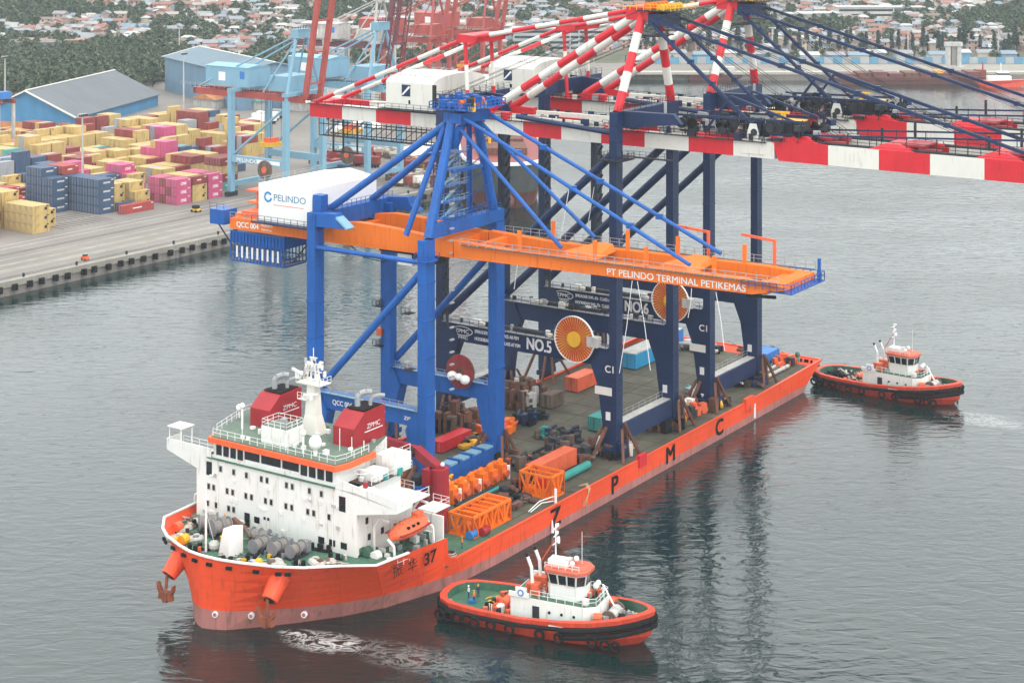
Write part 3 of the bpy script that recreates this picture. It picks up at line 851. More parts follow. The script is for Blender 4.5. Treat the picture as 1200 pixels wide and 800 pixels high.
for x in (XN, XF):
    mb = MB(); mb.box(x - .8, x + .8, Y1 - .9, Y2 + .9, 60.2, 62.8, 'crane_navy'); s = mb.build('cross_beam', crane)
    mb = MB(); mb.rail([(x + .8, Y1 - .9, 62.8), (x + .8, Y2 + .9, 62.8)], 'dark_steel', 1.1, 2); mb.rail([(x - .8, Y1 - .9, 62.8), (x - .8, Y2 + .9, 62.8)], 'dark_steel', 1.1, 2); mb.build('railing', s)
# navy side plates between leg head and girder
mb = MB()
for y in (Y1 + 1.1,):
    mb.extr([(XN + 1.2, 60.0), (XN + 12, 61.4), (XN + 10.5, 63.0), (XN - 1, 62.9)], 'y', y, y + 1.1, 'crane_navy')
mb.extr([(XF - 1, 57.5), (XF + 7, 57.5), (XF + 5, 62.5), (XF - 2, 63)], 'y', GY[1] - 1.4, GY[1] - .9, 'crane_navy')
mb.tube((XN - 22, Y1 + 2.2, 60.3), (XN - 1, Y1 + 1.2, 58.9), .45, 'crane_navy')
mb.build('gusset', crane)
cuts = [-78.1, -69.9, -61.5, -53.1, -44.8, -36.2, -27.5, -19.3, -11, -2.2, 6.4, 14.9, 23.0, 32.0, 40.7, 49.2, 57.9, 66.5, 76]
for gy in GY:
    mb = MB()
    mb.bandbox(cuts[:12] + [22.4], gy - .8, gy + .8, 56.4, 59.1, ('band_red', 'band_white'))
    mb.box(-30.5, -11, gy - .45, gy + .45, 59.12, 59.9, 'band_white'); mb.box(-36.5, -31, gy - .7, gy + .7, 59.12, 60.4, 'band_red')
    mb.build('girder', crane)
    mb = MB()
    for k in range(12, 18):
        c = ('band_red', 'band_white')[k % 2]
        if k == 12:
            mb.hexa([(23.2, gy - .8, 56.2), (32, gy - .8, 56.2), (32, gy + .8, 56.2), (23.2, gy + .8, 56.2), (21.6, gy - .8, 60.2), (32, gy - .8, 59.4), (32, gy + .8, 59.4), (21.6, gy + .8, 60.2)], c)
    mb.bandbox(cuts[13:], gy - .8, gy + .8, 56.2, 59.4, ('band_white', 'band_red'))
    mb.box(25, 75, gy - .3, gy + .3, 59.42, 59.75, 'dark_steel')
    mb.build('boom', crane)
for k, (xa, c) in enumerate(((-77.5, 'band_red'), (-62, 'band_white'), (-40, 'band_red'), (-10, 'band_red'), (8, 'band_red'), (18.5, 'band_white'), (27, 'band_red'), (43, 'band_red'), (60.5, 'band_red'), (74, 'band_red'))):
    mb = MB()
    a, b = GY[0] + .8, GY[1] - .8
    mb.box(xa - 1.6, xa + 1.6, a, b, 57.2, 59.3, c)
    if k > 5:
        mb.hexa([(xa - 4.2, a - 1.3, 59.42), (xa + 3.6, a - 1.3, 59.42), (xa + 3.6, b - .6, 59.42), (xa - 4.2, b - .6, 59.42), (xa - 1.8, a - .6, 60.35), (xa + .6, a - .6, 60.35), (xa + .6, b - 1.6, 60.35), (xa - 1.8, b - 1.6, 60.35)], c)
        mb.box(xa - 2, xa + 5.6, b - 1.2, b - .2, 59.42, 60.1, c); mb.box(xa + 3.7, xa + 7.5, a - .2, a + .8, 59.42, 59.9, 'wine_red')
        mb.box(xa + .5, xa + 4.5, a + .4, b - .4, 60.0, 60.35, 'wine_red')
        mb.tube((xa - 2.4, a, 60.5), (xa - 2.4, a, 62.8), .25, 'dark_steel', 6); mb.tube((xa + .5, b, 60.5), (xa + .5, b, 63.4), .25, 'dark_steel', 6)
    mb.build('girder_tie', crane)
mb = MB()   # walkways with railings along girder and boom
for gy, sgn in ((GY[0], -1), (GY[1], 1)):
    y = gy + sgn * 1.5
    mb.box(-78, 21, min(y, gy + sgn * .82), max(y, gy + sgn * .82), 59.0, 59.12, 'dark_steel')
    mb.rail([(-78, y, 59.1), (21, y, 59.1)], 'dark_steel', 1.1, 2.2, .04)
    y = gy - sgn * 1.3
    mb.rail([(26, y, 59.5), (75, y, 59.5)], 'dark_steel', 1.0, 2.0, .05)
    mb.rail([(-12, y, 59.1), (21, y, 59.1)], 'dark_steel', 1.1, 2.0, .05)
mb.build('walkway', crane)
mb = MB()   # lattice catwalk under the rear girder
for z in (52.9, 55.2): mb.beam((-76, GY[0] - .5, z), (-46, GY[0] - .5, z), .18, .18, 'dark_steel'); mb.beam((-76, GY[0] + 3, z), (-46, GY[0] + 3, z), .18, .18, 'dark_steel')
for k in range(26):
    x = -76 + k * 1.2
    mb.beam((x, GY[0] - .5, 52.9), (x, GY[0] - .5, 56.2), .12, .12, 'dark_steel')
    if k % 2: mb.beam((x, GY[0] - .5, 52.9), (x + 1.2, GY[0] + 3, 55.2), .1, .1, 'dark_steel')
mb.box(-76, -46, GY[0] - .5, GY[0] + 1.0, 52.8, 52.9, 'dark_steel')
for x in (-72.5, -70.0, -66.5): mb.box(x, x + .25, GY[0] - .6, GY[0] - .3, 49.8, 56.3, 'dark_steel')
mb.beam((-72.5, GY[0] - .4, 50.0), (-66.4, GY[0] - .4, 50.0), .2, .3, 'dark_steel')
mb.build('service_catwalk', crane)
# machinery house with barrel roof
mb = MB()
prof = [(47.4, 59.6), (64.4, 59.6), (64.4, 64.6)] + [(55.9 + 8.5 * math.cos(a), 64.6 + 1.5 * math.sin(a)) for a in [math.pi * k / 10 for k in range(1, 10)]] + [(47.4, 64.6)]
mb.extr(prof, 'x', -58.4, -47.2, 'band_white')
mh = mb.build('machinery_house', crane)
mb = MB(); mb.box(-54.6, -52.6, 47.33, 47.39, 62.0, 64.2, 'crane_navy')
mb.hexa([(-54.6, 47.30, 62.3), (-54.3, 47.30, 62.2), (-54.3, 47.325, 62.2), (-54.6, 47.325, 62.3), (-52.9, 47.30, 64.0), (-52.6, 47.30, 63.7), (-52.6, 47.325, 63.7), (-52.9, 47.325, 64.0)], 'white')
mb.box(-53.0, -52.6, 47.33, 47.39, 60.6, 61.3, 'black'); mb.build('emblem', mh)
mb = MB(); mb.rail([(-59.6, 46.4, 59.5), (-46, 46.4, 59.5), (-46, 65.4, 59.5), (-59.6, 65.4, 59.5)], 'dark_steel', 1.1, 1.6); mb.box(-59.6, -46, 46.4, 65.4, 59.35, 59.5, 'dark_steel')
mb.rail([(-58, 50, 65.3), (-47.6, 50, 65.3)], 'grey', .8, 1.2); mb.rail([(-58, 61.6, 65.3), (-47.6, 61.6, 65.3)], 'grey', .8, 1.2); mb.build('railing', mh)
RW = ('band_red', 'band_white')
AP = (-4.2, 80.0)
for y, ya in ((Y1 + .5, 51.0), (Y2 - .5, 56.6)):
    mb = MB(); mb.banded((XN, y, 62.8), (AP[0], ya, 79.2), .78, 3.5, ('band_red', 'band_white'), 12); mb.tube((XN, y, 62.8), (XN, y, 62.9), .9, 'crane_navy')
    mb.build('mast_leg', crane)
for gy, ya in ((GY[0], 51.2), (GY[1], 56.2)):
    mb = MB(); mb.banded((-36.0, gy, 60.2), (AP[0] - 1.6, ya, 78.9), .72, 4.3, RW, 12); mb.build('back_leg', crane)
    mb = MB(); mb.banded((-40.5, gy, 73.4), (AP[0] - 2, ya, 79.9), .42, 5.0, RW, 8); mb.build('upper_stay', crane)
    mb = MB(); mb.banded((-77.5, gy, 59.2), (-41.5, gy, 73.2), .42, 5.2, RW, 8); mb.build('rear_stay', crane)
    mb = MB(); mb.banded((-40.2, gy, 59.2), (-41.0, gy, 73.2), .38, 4.7, RW, 8); mb.build('stay_post', crane)
    # forestays: outer pair and inner pair, double bars with joints
    for x1, z1, x0, z0, nm in ((66.5, 60.0, AP[0] + 3.2, 78.6, 'forestay'), (19.5, 60.4, AP[0] + 3.2, 77.9, 'inner_forestay')):
        mb = MB()
        for d in (-.22, .22): mb.beam((x0, gy + d - (.6 if gy == GY[0] else 0), z0), (x1, gy + d, z1), .16, .5, 'crane_navy')
        for t in (.18, .36, .56, .78):
            px = Vector((x0, gy, z0)).lerp(Vector((x1, gy, z1)), t); mb.cbox(px, .9, .9, .8, 'crane_navy')
        mb.build(nm, crane)
mb = MB()
mb.extr([(-42.8, 72.6), (-38.2, 72.8), (-37.8, 74.0), (-42.2, 74.2)], 'y', GY[0] - .6, GY[1] + .6, 'band_red'); mb.build('stay_yoke', crane)
mb = MB(); mb.box(AP[0] - 3.0, AP[0] + 1.4, 50.4, 57.2, 78.2, 80.6, 'band_red'); mb.box(AP[0] + 1.4, AP[0] + 4.2, 50.4, 57.2, 77.2, 79.4, 'crane_navy'); mb.build('apex_beam', crane)
mb = MB()
mb.box(AP[0] - .5, AP[0] + 6.5, 49.4, 58.2, 79.9, 80.05, 'dark_steel')
for y in (50.4, 51.6, 52.8, 54.6, 55.8, 57): mb.tube((AP[0] + 1.2, y - .15, 80.6), (AP[0] + 1.2, y + .15, 80.6), .75, 'bright_orange', 12); mb.tube((AP[0] + 4.0, y - .15, 80.5), (AP[0] + 4.0, y + .15, 80.5), .65, 'yellow', 12)
mb.rail([(AP[0] - 3, 49.4, 80), (AP[0] + 6.5, 49.4, 80), (AP[0] + 6.5, 58.2, 80)], 'yellow', 1.1, 1.4, .05)
mb.box(AP[0] - 2, AP[0] + 4, 57.4, 60.2, 76.0, 76.15, 'dark_steel'); mb.rail([(AP[0] - 2, 60.2, 76.1), (AP[0] + 4, 60.2, 76.1), (AP[0] + 4, 57.4, 76.1)], 'dark_steel', 1.1, 1.0, .05)
mb.box(AP[0] - 3, AP[0] + 3, 51, 57, 75.3, 75.5, 'dark_steel')
mb.build('apex_platform', crane)
mb = MB()   # hinge machinery, latch, sheaves, cabin hoist between the girders
rr = random.Random(3)
for k in range(110):
    x, y, z = rr.uniform(4, 30), rr.uniform(GY[0] - 1.2, GY[1] + 1.2), rr.uniform(59.6, 62.0)
    if k % 3: mb.cbox((x, y, z), rr.uniform(.4, 2.0), rr.uniform(.3, 1.3), rr.uniform(.3, 1.1), rr.choice(('dark_steel', 'crane_navy', 'black', 'dark_steel', 'grey')), rr.uniform(-.4, .4))
    else: mb.tube((x, y - .2, z), (x, y + .2, z), rr.uniform(.5, 1.0), rr.choice(('dark_steel', 'dark_steel', 'black')), 12)
for k in range(10):
    x = 6 + k * 2.3
    mb.beam((x, GY[0] - 1.2, 59.4), (x + rr.uniform(-1, 1), GY[0] - 1, 63.2), .14, .14, 'dark_steel')
mb.beam((4, GY[0] - 1.2, 62.6), (28, GY[0] - 1.2, 62.9), .2, .35, 'crane_navy')
mb.beam((4, GY[1], 62.2), (26, GY[1], 62.6), .2, .35, 'crane_navy')
mb.tube((2.0, GY[0] - 1.0, 58.9), (2.0, GY[0] - 1.0, 64.6), .28, 'grey', 8)
mb.build('hinge_machinery', crane)
mb = MB()
mb.box(22, 26.5, GY[0] + 1, GY[0] + 3.4, 62.6, 62.8, 'yellow'); mb.box(22.6, 23.3, GY[0] + 1.2, GY[0] + 1.9, 62.8, 64.0, 'yellow'); mb.beam((19.5, GY[0] + 1.6, 63.9), (24, GY[0] + 1.6, 63.9), .35, .35, 'yellow')
mb.box(20, 26, GY[0] + 1, GY[1] - 3, 59.8, 62.6, 'dark_steel')
mb.build('service_hoist', crane)
mb = MB()
mb.hexa([(16.4, GY[0] - .95, 57.0), (20.6, GY[0] - .95, 57.0), (20.6, GY[0] - .82, 57), (16.4, GY[0] - .82, 57), (18.0, GY[0] - .95, 62.0), (19.2, GY[0] - .95, 62.0), (19.2, GY[0] - .82, 62), (18, GY[0] - .82, 62)], 'band_white')
mb.build('hinge_bracket', crane)
mb = MB()   # hoist ropes and small rigging from the machinery house over the apex to the boom
for gy in (50.2, 51.4, 55.2, 56.4):
    mb.beam((-47, gy, 62.5), (AP[0] + 1, gy, 80.4), .07, .07, 'dark_steel'); mb.beam((AP[0] + 3.6, gy, 80.2), (60, gy, 60.2), .07, .07, 'dark_steel'); mb.beam((AP[0] + 3.6, gy, 79.6), (33, gy, 60.4), .07, .07, 'dark_steel')
for gy in GY:
    mb.beam((12, gy, 59.8), (64, gy, 62.6), .16, .3, 'crane_navy'); mb.beam((26, gy, 62.6), (14, gy, 66.2), .3, .4, 'crane_navy'); mb.beam((14, gy, 66.2), (9, gy, 59.8), .3, .4, 'crane_navy')
    for k in range(9): mb.beam((20 + k * 5, gy, 59.4), (20 + k * 5, gy, 61 + k * .15), .12, .12, 'dark_steel')
for z, x in ((66, -4.8), (71, -4.5), (75, -4.3)): mb.box(x - 1.8, x + .2, 45 + (z - 62) * .4, 47 + (z - 62) * .4, z, z + .1, 'dark_steel'); mb.rail([(x - 1.8, 45 + (z - 62) * .4, z), (x + .2, 45 + (z - 62) * .4, z)], 'dark_steel', 1, .8)
kind(mb.build('hoist_rope', crane), 'stuff')
mb = MB()   # lamps, ladders, cable trays, boxes along girder and portal
for k in range(60):
    x = rr.uniform(-60, 20); y = rr.choice((GY[0] - 1.2, GY[1] + 1.2, GY[0] + 1.6)); mb.cbox((x, y, 59.5 + rr.random() * .6), rr.uniform(.3, 1.6), rr.uniform(.3, .7), rr.uniform(.3, 1.2), rr.choice(('dark_steel', 'grey', 'crane_navy', 'cream_white')))
for k in range(40): mb.cbox((rr.uniform(-41, -6), rr.choice((Y1, Y2)) + rr.uniform(-1.3, .3), 22.9), rr.uniform(.3, 1.4), rr.uniform(.3, .7), rr.uniform(.4, 1.3), rr.choice(('dark_steel', 'grey', 'cream_white')))
for y in (Y1, Y2):
    for z in range(6, 54, 1): mb.box(XN + .72, XN + .8, y - .3, y + .3, z, z + .06, 'dark_steel')
kind(mb.build('fittings', crane), 'stuff')
mb = MB()   # platforms around the leg heads, stairs down the legs
for x, y in ((XN, Y1), (XN, Y2)):
    mb.box(x - 2.4, x + 2.4, y - 2.3, y + 2.3, 54.6, 54.75, 'dark_steel'); mb.rail([(x - 2.4, y - 2.3, 54.7), (x + 2.4, y - 2.3, 54.7), (x + 2.4, y + 2.3, 54.7), (x - 2.4, y + 2.3, 54.7), (x - 2.4, y - 2.3, 54.7)], 'dark_steel', 1.1, 1.2)
mb.box(XN + 2.4, XN + 12, Y1 - 2.3, Y1 - 1.2, 55.6, 55.75, 'dark_steel'); mb.rail([(XN + 2.4, Y1 - 2.3, 55.7), (XN + 12, Y1 - 2.3, 55.7)], 'dark_steel', 1.1, 1.2)
for k in range(16):
    z = 24 + k * 2
    mb.beam((XF + 1.0, Y1 - 1.3, z), (XF + 2.3, Y1 - 1.3, z + 2), .12, .5, 'dark_steel'); mb.box(XF + .8, XF + 2.5, Y1 - 1.8, Y1 - 1.1, z - .05, z, 'dark_steel')
for k in range(12):
    mb.beam((XF + 1.2, Y2 - 1.2, 30 + k * 2), (XF + 2.2, Y2 - 1.2, 32 + k * 2), .2, .5, 'dark_steel')
mb.box(XF + .7, XF + .9, Y2 - 2.2, Y2 - 1.05, 22, 58, 'dark_steel'); mb.box(XF + 2.4, XF + 2.6, Y1 - 2.2, Y1 - 1.6, 22, 58, 'dark_steel')
mb.build('stair_tower', crane)
# cable reel on the side of the portal beam
mb = MB()
dc_ = (-12.2, Y1 - 2.0, 23.2)
NSP = 44
for k in range(NSP):
    a = 2 * math.pi * k / NSP; a2 = a + 2 * math.pi / NSP * .34
    P = lambda r, t, d=0: (dc_[0] + r * math.cos(t), dc_[1] + d, dc_[2] + r * math.sin(t))
    mb.hexa([P(1.3, a, -.1), P(3.85, a, -.1), P(3.85, a2, -.1), P(1.3, a2, -.1), P(1.3, a, .1), P(3.85, a, .1), P(3.85, a2, .1), P(1.3, a2, .1)], 'reel_spoke')
mb.tube((dc_[0], dc_[1] + .12, dc_[2]), (dc_[0], dc_[1] + .3, dc_[2]), 3.8, 'reel_gold', 44); mb.tube((dc_[0], dc_[1] + .04, dc_[2]), (dc_[0], dc_[1] + .11, dc_[2]), 2.1, 'yellow', 30)
reel = mb.build('cable_reel', crane)
mb = MB()
for k in range(44):
    a, a2 = 2 * math.pi * k / 44, 2 * math.pi * (k + 1) / 44
    mb.beam(P(3.95, a), P(3.95, a2), .35, .14, 'white')
mb.build('rim', reel)
mb = MB(); mb.tube((dc_[0], dc_[1] - .3, dc_[2]), (dc_[0], dc_[1] + .9, dc_[2]), 1.35, 'yellow', 20, 1.35); mb.build('hub', reel)
mb = MB(); mb.box(-9.5, -7.4, Y1 - 2.4, Y1 - .9, 22.4, 24.1, 'cloth_grey'); mb.beam((-9.6, Y1 - 1.6, 22.6), (-11.6, Y1 - 1.6, 22.6), .5, .8, 'cloth_grey'); mb.build('reel_drive', crane)
# lettering common to both
mb = MB()
yy = Y1 - .76
mb.text('ZPMC', (-38.6, yy, 20.6), (1, 0, 0), (0, 0, 1), 1.0, 'white', .02, xs=1.2, bold=.02)
mb.text('ZPMC', (-38.6, yy, 19.5), (1, 0, 0), (0, 0, 1), .7, 'white', .02, xs=1.6, bold=.02)
mb.text('SPREADER SWL 65t  CLASS A8 FEM', (-34.2, yy, 21.0), (1, 0, 0), (0, 0, 1), .85, 'white', .02, xs=.74, bold=.03)
mb.text('HOOKBEAM SWL 75t  CLASS A7 FEM', (-34.2, yy, 19.7), (1, 0, 0), (0, 0, 1), .85, 'white', .02, xs=.72, bold=.03)
for k in range(20):
    a = 2 * math.pi * k / 20; a2 = 2 * math.pi * (k + 1) / 20
    mb.beam((-37.0 + 2.3 * math.cos(a), yy - .02, 20.95 + .8 * math.sin(a)), (-37 + 2.3 * math.cos(a2), yy - .02, 20.95 + .8 * math.sin(a2)), .04, .14, 'white')
yl = Y1 - 1.06
mb.text('C1', (-6.6, yl, 18.2), (1, 0, 0), (0, 0, 1), 1.7, 'cream_white', .02, bold=.02)
mb.box(-8.6, -5.2, yl - .03, yl - .01, 14.2, 15.6, 'cream_white')
mb.build('lettering', crane)
num5 = None
D3 = SHIP.w(XN, Y1 + 34.4, DZ)
crane3 = dup(crane, D3, None, 'navy gantry crane marked NO.6 with red and white striped boom, farthest along the ship')
for cr, s in ((crane, 'NO.5'), (crane3, 'NO.6')):
    b = MB(); b.text(s, (-23.0, yy, 19.75), (1, 0, 0), (0, 0, 1), 2.9, 'white', .03, xs=.80, bold=.03)
    o = b.build('number', None, off=(XN, Y1, DZ)); o.parent = cr
# white reel guide ropes hanging from the near girder
for k, (xa, ya, xb, yb, za) in enumerate(((-13.2, 38.0, -12.5, 50.5, 41), (-10.6, 40.0, -4.0, 52.5, 41), (9, 84, 7, 84, 34), (14, 84, 15.5, 84, 34))):
    pass

# ================================================================ blue crane with orange boom
BX, BF = -20.0, -43.3
B1, B2 = 8.9, 28.8
BG = (14.0, 24.0)
bc = thing('gantry_crane', 'bright blue gantry crane with orange boom nearest the ship bridge', 'gantry crane', SHIP, (BX, B1, DZ))
for y in (B1, B2):
    for x, s in ((BX, 1), (BF, -1)):
        o0 = x + .8 * s
        top = 44.8 if s > 0 else 46.6
        mb = MB()
        mb.box(*sg(o0, x - .9 * s), y - 1.2, y + 1.2, 17.6, top, 'crane_blue')
        mb.taper((*sg(o0, x - 1.5 * s), y - 1.2, y + 1.2, 6.8), (*sg(o0, x - 3.4 * s), y - 1.2, y + 1.2, 14.0), 'crane_blue')
        mb.taper((*sg(o0, x - 3.4 * s), y - 1.2, y + 1.2, 14.0), (*sg(o0, x - 1.6 * s), y - 1.2, y + 1.2, 17.6), 'crane_blue')
        mb.box(*sg(o0, x - 1.5 * s), y - 1.2, y + 1.2, 5.4, 6.8, 'crane_blue')
        for zc_ in range(20, 44, 6): mb.box(x - .99, x + .99, y - 1.29, y + 1.29, zc_, zc_ + .14, 'crane_blue')
        leg = mb.build('leg', bc)
        mb = MB(); bogie(mb, x - .4 * s, y, 'crane_blue'); mb.build('bogie', leg)
mb = MB()
for x in (BX, BF):
    for y in (B1, B2): lashing(mb, x, y, 1 if x > -30 else -1)
mb.build('sea_fastening', bc)
for x in (BX, BF):
    mb = MB(); mb.box(x - .9, x + .7, B1 + 1.2, B2 - 1.2, 4.6, 7.0, 'crane_blue'); s = mb.build('sill_beam', bc)
    for k in range(5):
        mb = MB(); y = B1 + 2.4 + k * 3.4; mb.box(x - 1.5, x + .6, y, y + 2.0, 7.02, 7.3, 'pale_blue'); mb.box(x - 1.7, x + .9, y + 2.05, y + 2.3, 7.02, 7.6, 'crane_blue'); mb.build('beam_panel', s)
for y, z0, z1 in ((B1, 14.7, 17.5), (B2, 14.2, 17.2)):
    mb = MB(); mb.box(BF + .9, BX - .9, y - .75, y + .75, z0, z1, 'crane_blue'); s = mb.build('portal_beam', bc)
    mb = MB(); mb.box(BF + .9, BX - .9, y - 1.4, y - .76, z1 - .1, z1, 'pale_blue'); mb.rail([(BF + .9, y - 1.4, z1), (BX - 1, y - 1.4, z1)], 'grey', 1.1, 1.8); mb.build('walkway', s)
    mb = MB(); mb.tube((BX - .9, y, 39.6), (BF + 1.0, y, 17.6), .62, 'crane_blue', 12); mb.build('diagonal_brace', bc)
    mb = MB(); mb.tube((BF + .8, y - .6, 41.2), (BX - .8, y - .6, 41.2), .42, 'crane_blue', 10); mb.build('tie_bar', bc)
mb = MB()
for y in (B1, B2):
    mb.extr([(BX + 1.9 * math.cos(a), y + 1.9 * math.sin(a)) for a in [math.pi * 2 * k / 12 for k in range(12)]], 'z', 41.5, 41.62, 'crane_blue')
    mb.rail([(BX + 2.1 * math.cos(a), y + 2.1 * math.sin(a), 41.62) for a in [math.pi * 2 * k / 8 for k in range(9)]], 'crane_blue', 1, 1.5)
mb.build('leg_platform', bc)
mb = MB(); mb.box(BX - .9, BX + .9, B1 + .9, B2 + 1.0, 44.9, 46.9, 'crane_blue'); s = mb.build('cross_beam', bc)
mb = MB()
mb.rail([(BX - .9, B1 + 1, 46.9), (BX - .9, B2, 46.9)], 'crane_blue', 1.1, 1.5); mb.rail([(BX + .9, B1 + 1, 46.9), (BX + .9, B2, 46.9)], 'crane_blue', 1.1, 1.5)
for k in range(5):   # scaffold stair inside the A-frame
    z = 47 + k * 2.6
    mb.box(BX - 2.8, BX - .6, 14.5, 21.5, z, z + .08, 'crane_blue'); mb.rail([(BX - .6, 14.5, z), (BX - .6, 21.5, z)], 'pale_blue', 1.0, 1.4, .04); mb.rail([(BX - 2.8, 14.5, z), (BX - 2.8, 21.5, z)], 'pale_blue', 1.0, 1.4, .04)
    mb.beam((BX - 1.6, 15, z), (BX - 1.6, 20.5, z + 2.6), .5, .1, 'pale_blue')
for x, y in ((BX - 2.8, 14.5), (BX - .6, 14.5), (BX - .6, 21.5), (BX - 2.8, 21.5)): mb.beam((x, y, 46.9), (x, y, 59.0), .12, .12, 'crane_blue')
mb.build('stair_scaffold', s)
mb = MB(); mb.box(BF - 1.3, BF + .9, B1 - .6, B2 + .6, 44.0, 46.8, 'crane_blue')
mb.extr([(BF, 46.8), (BF + 5.0, 47.2), (BF + 5.5, 46.0), (BF + 7.2, 44.9), (BF + 1, 44.7)], 'y', B1 - 1.0, B1 + 1.0, 'crane_blue')
mb.extr([(BF, 46.8), (BF + 5.0, 47.2), (BF + 5.5, 46.0), (BF + 7.2, 44.9), (BF + 1, 44.7)], 'y', B2 - 1.0, B2 + 1.0, 'crane_blue')
mb.beam((BF + 5.2, B1, 46.6), (BF + 7.6, B1, 44.9), 2.0, .3, 'pale_blue')
s = mb.build('rear_cross_beam', bc)
mb = MB(); mb.rail([(BF + .9, B1 + 1, 46.8), (BF + .9, B2, 46.8)], 'crane_blue', 1.1, 1.3); mb.cbox((BF - .2, B1 + 1.6, 48.2), 1.8, 1.8, 2.8, 'crane_blue'); mb.build('railing', s)
for gy in BG:
    mb = MB()
    xs = [-66.8, -55, -44]
    mb.hexa([(-66.8, gy - .7, 41.0), (-42, gy - .7, 41.0), (-42, gy + .7, 41.0), (-66.8, gy + .7, 41.0), (-66.8, gy - .7, 42.9), (-42, gy - .7, 43.5), (-42, gy + .7, 43.5), (-66.8, gy + .7, 42.9)], 'crane_orange')
    pr = [(-42, 41.0), (-18, 41.4), (-18, 43.9)] + [(-18 - t, 43.9 + 1.15 * math.sin(min(1, t / 20) * math.pi * .5)) for t in (4, 8, 12, 16, 20)] + [(-42, 44.6)]
    mb.extr(pr, 'y', gy - .7, gy + .7, 'crane_orange')
    mb.build('girder', bc)
    mb = MB()
    mb.extr([(-17.8, 41.5), (35.5, 42.3), (40.5, 43.4), (40.5, 43.9), (33, 44.3), (-5, 43.7), (-17.8, 44.2)], 'y', gy - .7, gy + .7, 'crane_orange')
    bm_ = mb.build('boom', bc)
    sgn = -1 if gy == BG[0] else 1
    for x in (-5.5, 8.5, 17.5, 29):
        mb = MB(); mb.box(x - .25, x + .25, gy - .25, gy + .25, 43.9, 47.0, 'crane_orange'); mb.build('boom_post', bm_)
    mb = MB()
    y = gy + sgn * 1.5
    mb.beam((-16, gy + sgn * 1.1, 43.75), (40, gy + sgn * 1.1, 44.3), .8, .08, 'brown_steel')
    mb.rail([(-16, y, 43.8), (40, y, 44.35)], 'grey', 1.1, 1.7, .045)
    mb.rail([(-66, y, 43.0), (-46, y, 43.4)], 'grey', 1.1, 1.7, .045)
    mb.build('walkway', bm_)
for xa, wd in ((-66.2, 1.2), (-41.5, 1.6), (-20.5, 1.6), (-14.5, 1.2), (4.8, 1.0), (22.0, 1.4), (36.5, 1.4)):
    mb = MB(); mb.box(xa - wd / 2, xa + wd / 2, BG[0] + .7, BG[1] - .7, 42.2, 43.6, 'crane_orange')
    if xa in (22.0, 4.8): mb.hexa([(xa - 3, BG[0] + .8, 43.62), (xa + 3, BG[0] + .8, 43.62), (xa + 2, BG[1] - .8, 43.62), (xa - 2, BG[1] - .8, 43.62), (xa - 2.5, BG[0] + 1, 44.6), (xa + 1.5, BG[0] + 1, 44.6), (xa + 1.5, BG[1] - 1, 44.8), (xa - 1, BG[1] - 1, 44.8)], 'crane_orange')
    mb.build('girder_tie', bc)
mb = MB()
mb.box(38.0, 41.9, BG[0] - 1, BG[1] + .6, 43.0, 43.15, 'crane_blue'); mb.rail([(34, BG[0] - 1.2, 43.2), (41.8, BG[0] - 1, 43.2), (41.8, BG[1] + .6, 43.2), (36, BG[1] + .9, 43.2)], 'crane_blue', 1.2, 1.2, .05)
mb.beam((34.5, BG[0] - .4, 42.0), (39, BG[0] - .2, 42.2), .5, .4, 'rubber'); mb.box(38.0, 40.4, BG[0], BG[1], 43.2, 44.2, 'crane_orange'); mb.box(41.2, 41.6, BG[1] - .6, BG[1] - .2, 43.2, 46.4, 'crane_blue')
mb.build('boom_tip_platform', bc)
mb = MB()
for x, y in ((22.0, BG[1] + 1.6), (33.5, BG[1] + 1.0)):
    mb.box(x - .2, x + .2, y - .2, y + .2, 43.5, 48.0, 'coral'); mb.beam((x + .2, y, 47.9), (x - 5.5, y, 48.3), .3, .4, 'coral')
mb.build('service_jib', bc)
# A-frame
bap = (-18.6, 64.6)
for y, ya, s_ in ((B1 + .6, 15.6, 1), (B2 - .4, 22.4, 1)):
    mb = MB(); mb.tube((BX, y, 45), (bap[0] - 1.2, ya, 63.5), .85, 'crane_blue', 12, .75); mb.build('mast_leg', bc)
    mb = MB(); mb.tube((BX - 5.0, y + (1 if y < 20 else -1) * .5, 44.8), (bap[0] - 2.6, ya, 62.5), .5, 'crane_blue', 10); mb.build('mast_strut', bc)
for gy, ya in ((BG[0], 15.6), (BG[1], 22.0)):
    mb = MB(); mb.tube((-43.2, gy - 1.5 if gy < 20 else gy, 46.9), (bap[0] - 2.4, ya, 62.6), .62, 'crane_blue', 12); mb.build('back_leg', bc)
    mb = MB(); mb.tube((bap[0] + 1.6, ya + (-.4 if gy < 20 else .4), 63.8), (25.0, gy, 45.2), .33, 'crane_blue', 8)
    for t in (.25, .5, .75):
        px = Vector((bap[0] + 1.6, ya, 63.8)).lerp(Vector((25, gy, 45.2)), t); mb.cbox(px, 1.0, .8, .8, 'crane_blue')
    mb.build('forestay', bc)
    mb = MB(); mb.tube((bap[0], ya, 62.4), (2.4, gy, 45.2), .33, 'crane_blue', 8); mb.build('inner_forestay', bc)
mb = MB(); mb.box(bap[0] - 2.4, bap[0] + 1.2, 14.8, 23.2, 62.9, 64.6, 'crane_blue')
mb.extr([(bap[0] - 3.4, 58.6), (bap[0] - .6, 58.6), (bap[0] + .8, 62.2), (bap[0] - 2.8, 62.2)], 'y', 15.2, 16.6, 'crane_blue'); mb.build('apex_beam', bc)
mb = MB()
mb.box(bap[0] - 4.2, bap[0] + 3.2, 13.4, 24.6, 65.2, 65.32, 'crane_blue'); mb.rail([(bap[0] - 4.2, 13.4, 65.3), (bap[0] + 3.2, 13.4, 65.3), (bap[0] + 3.2, 24.6, 65.3), (bap[0] - 4.2, 24.6, 65.3), (bap[0] - 4.2, 13.4, 65.3)], 'crane_blue', 1.1, 1.0, .07)
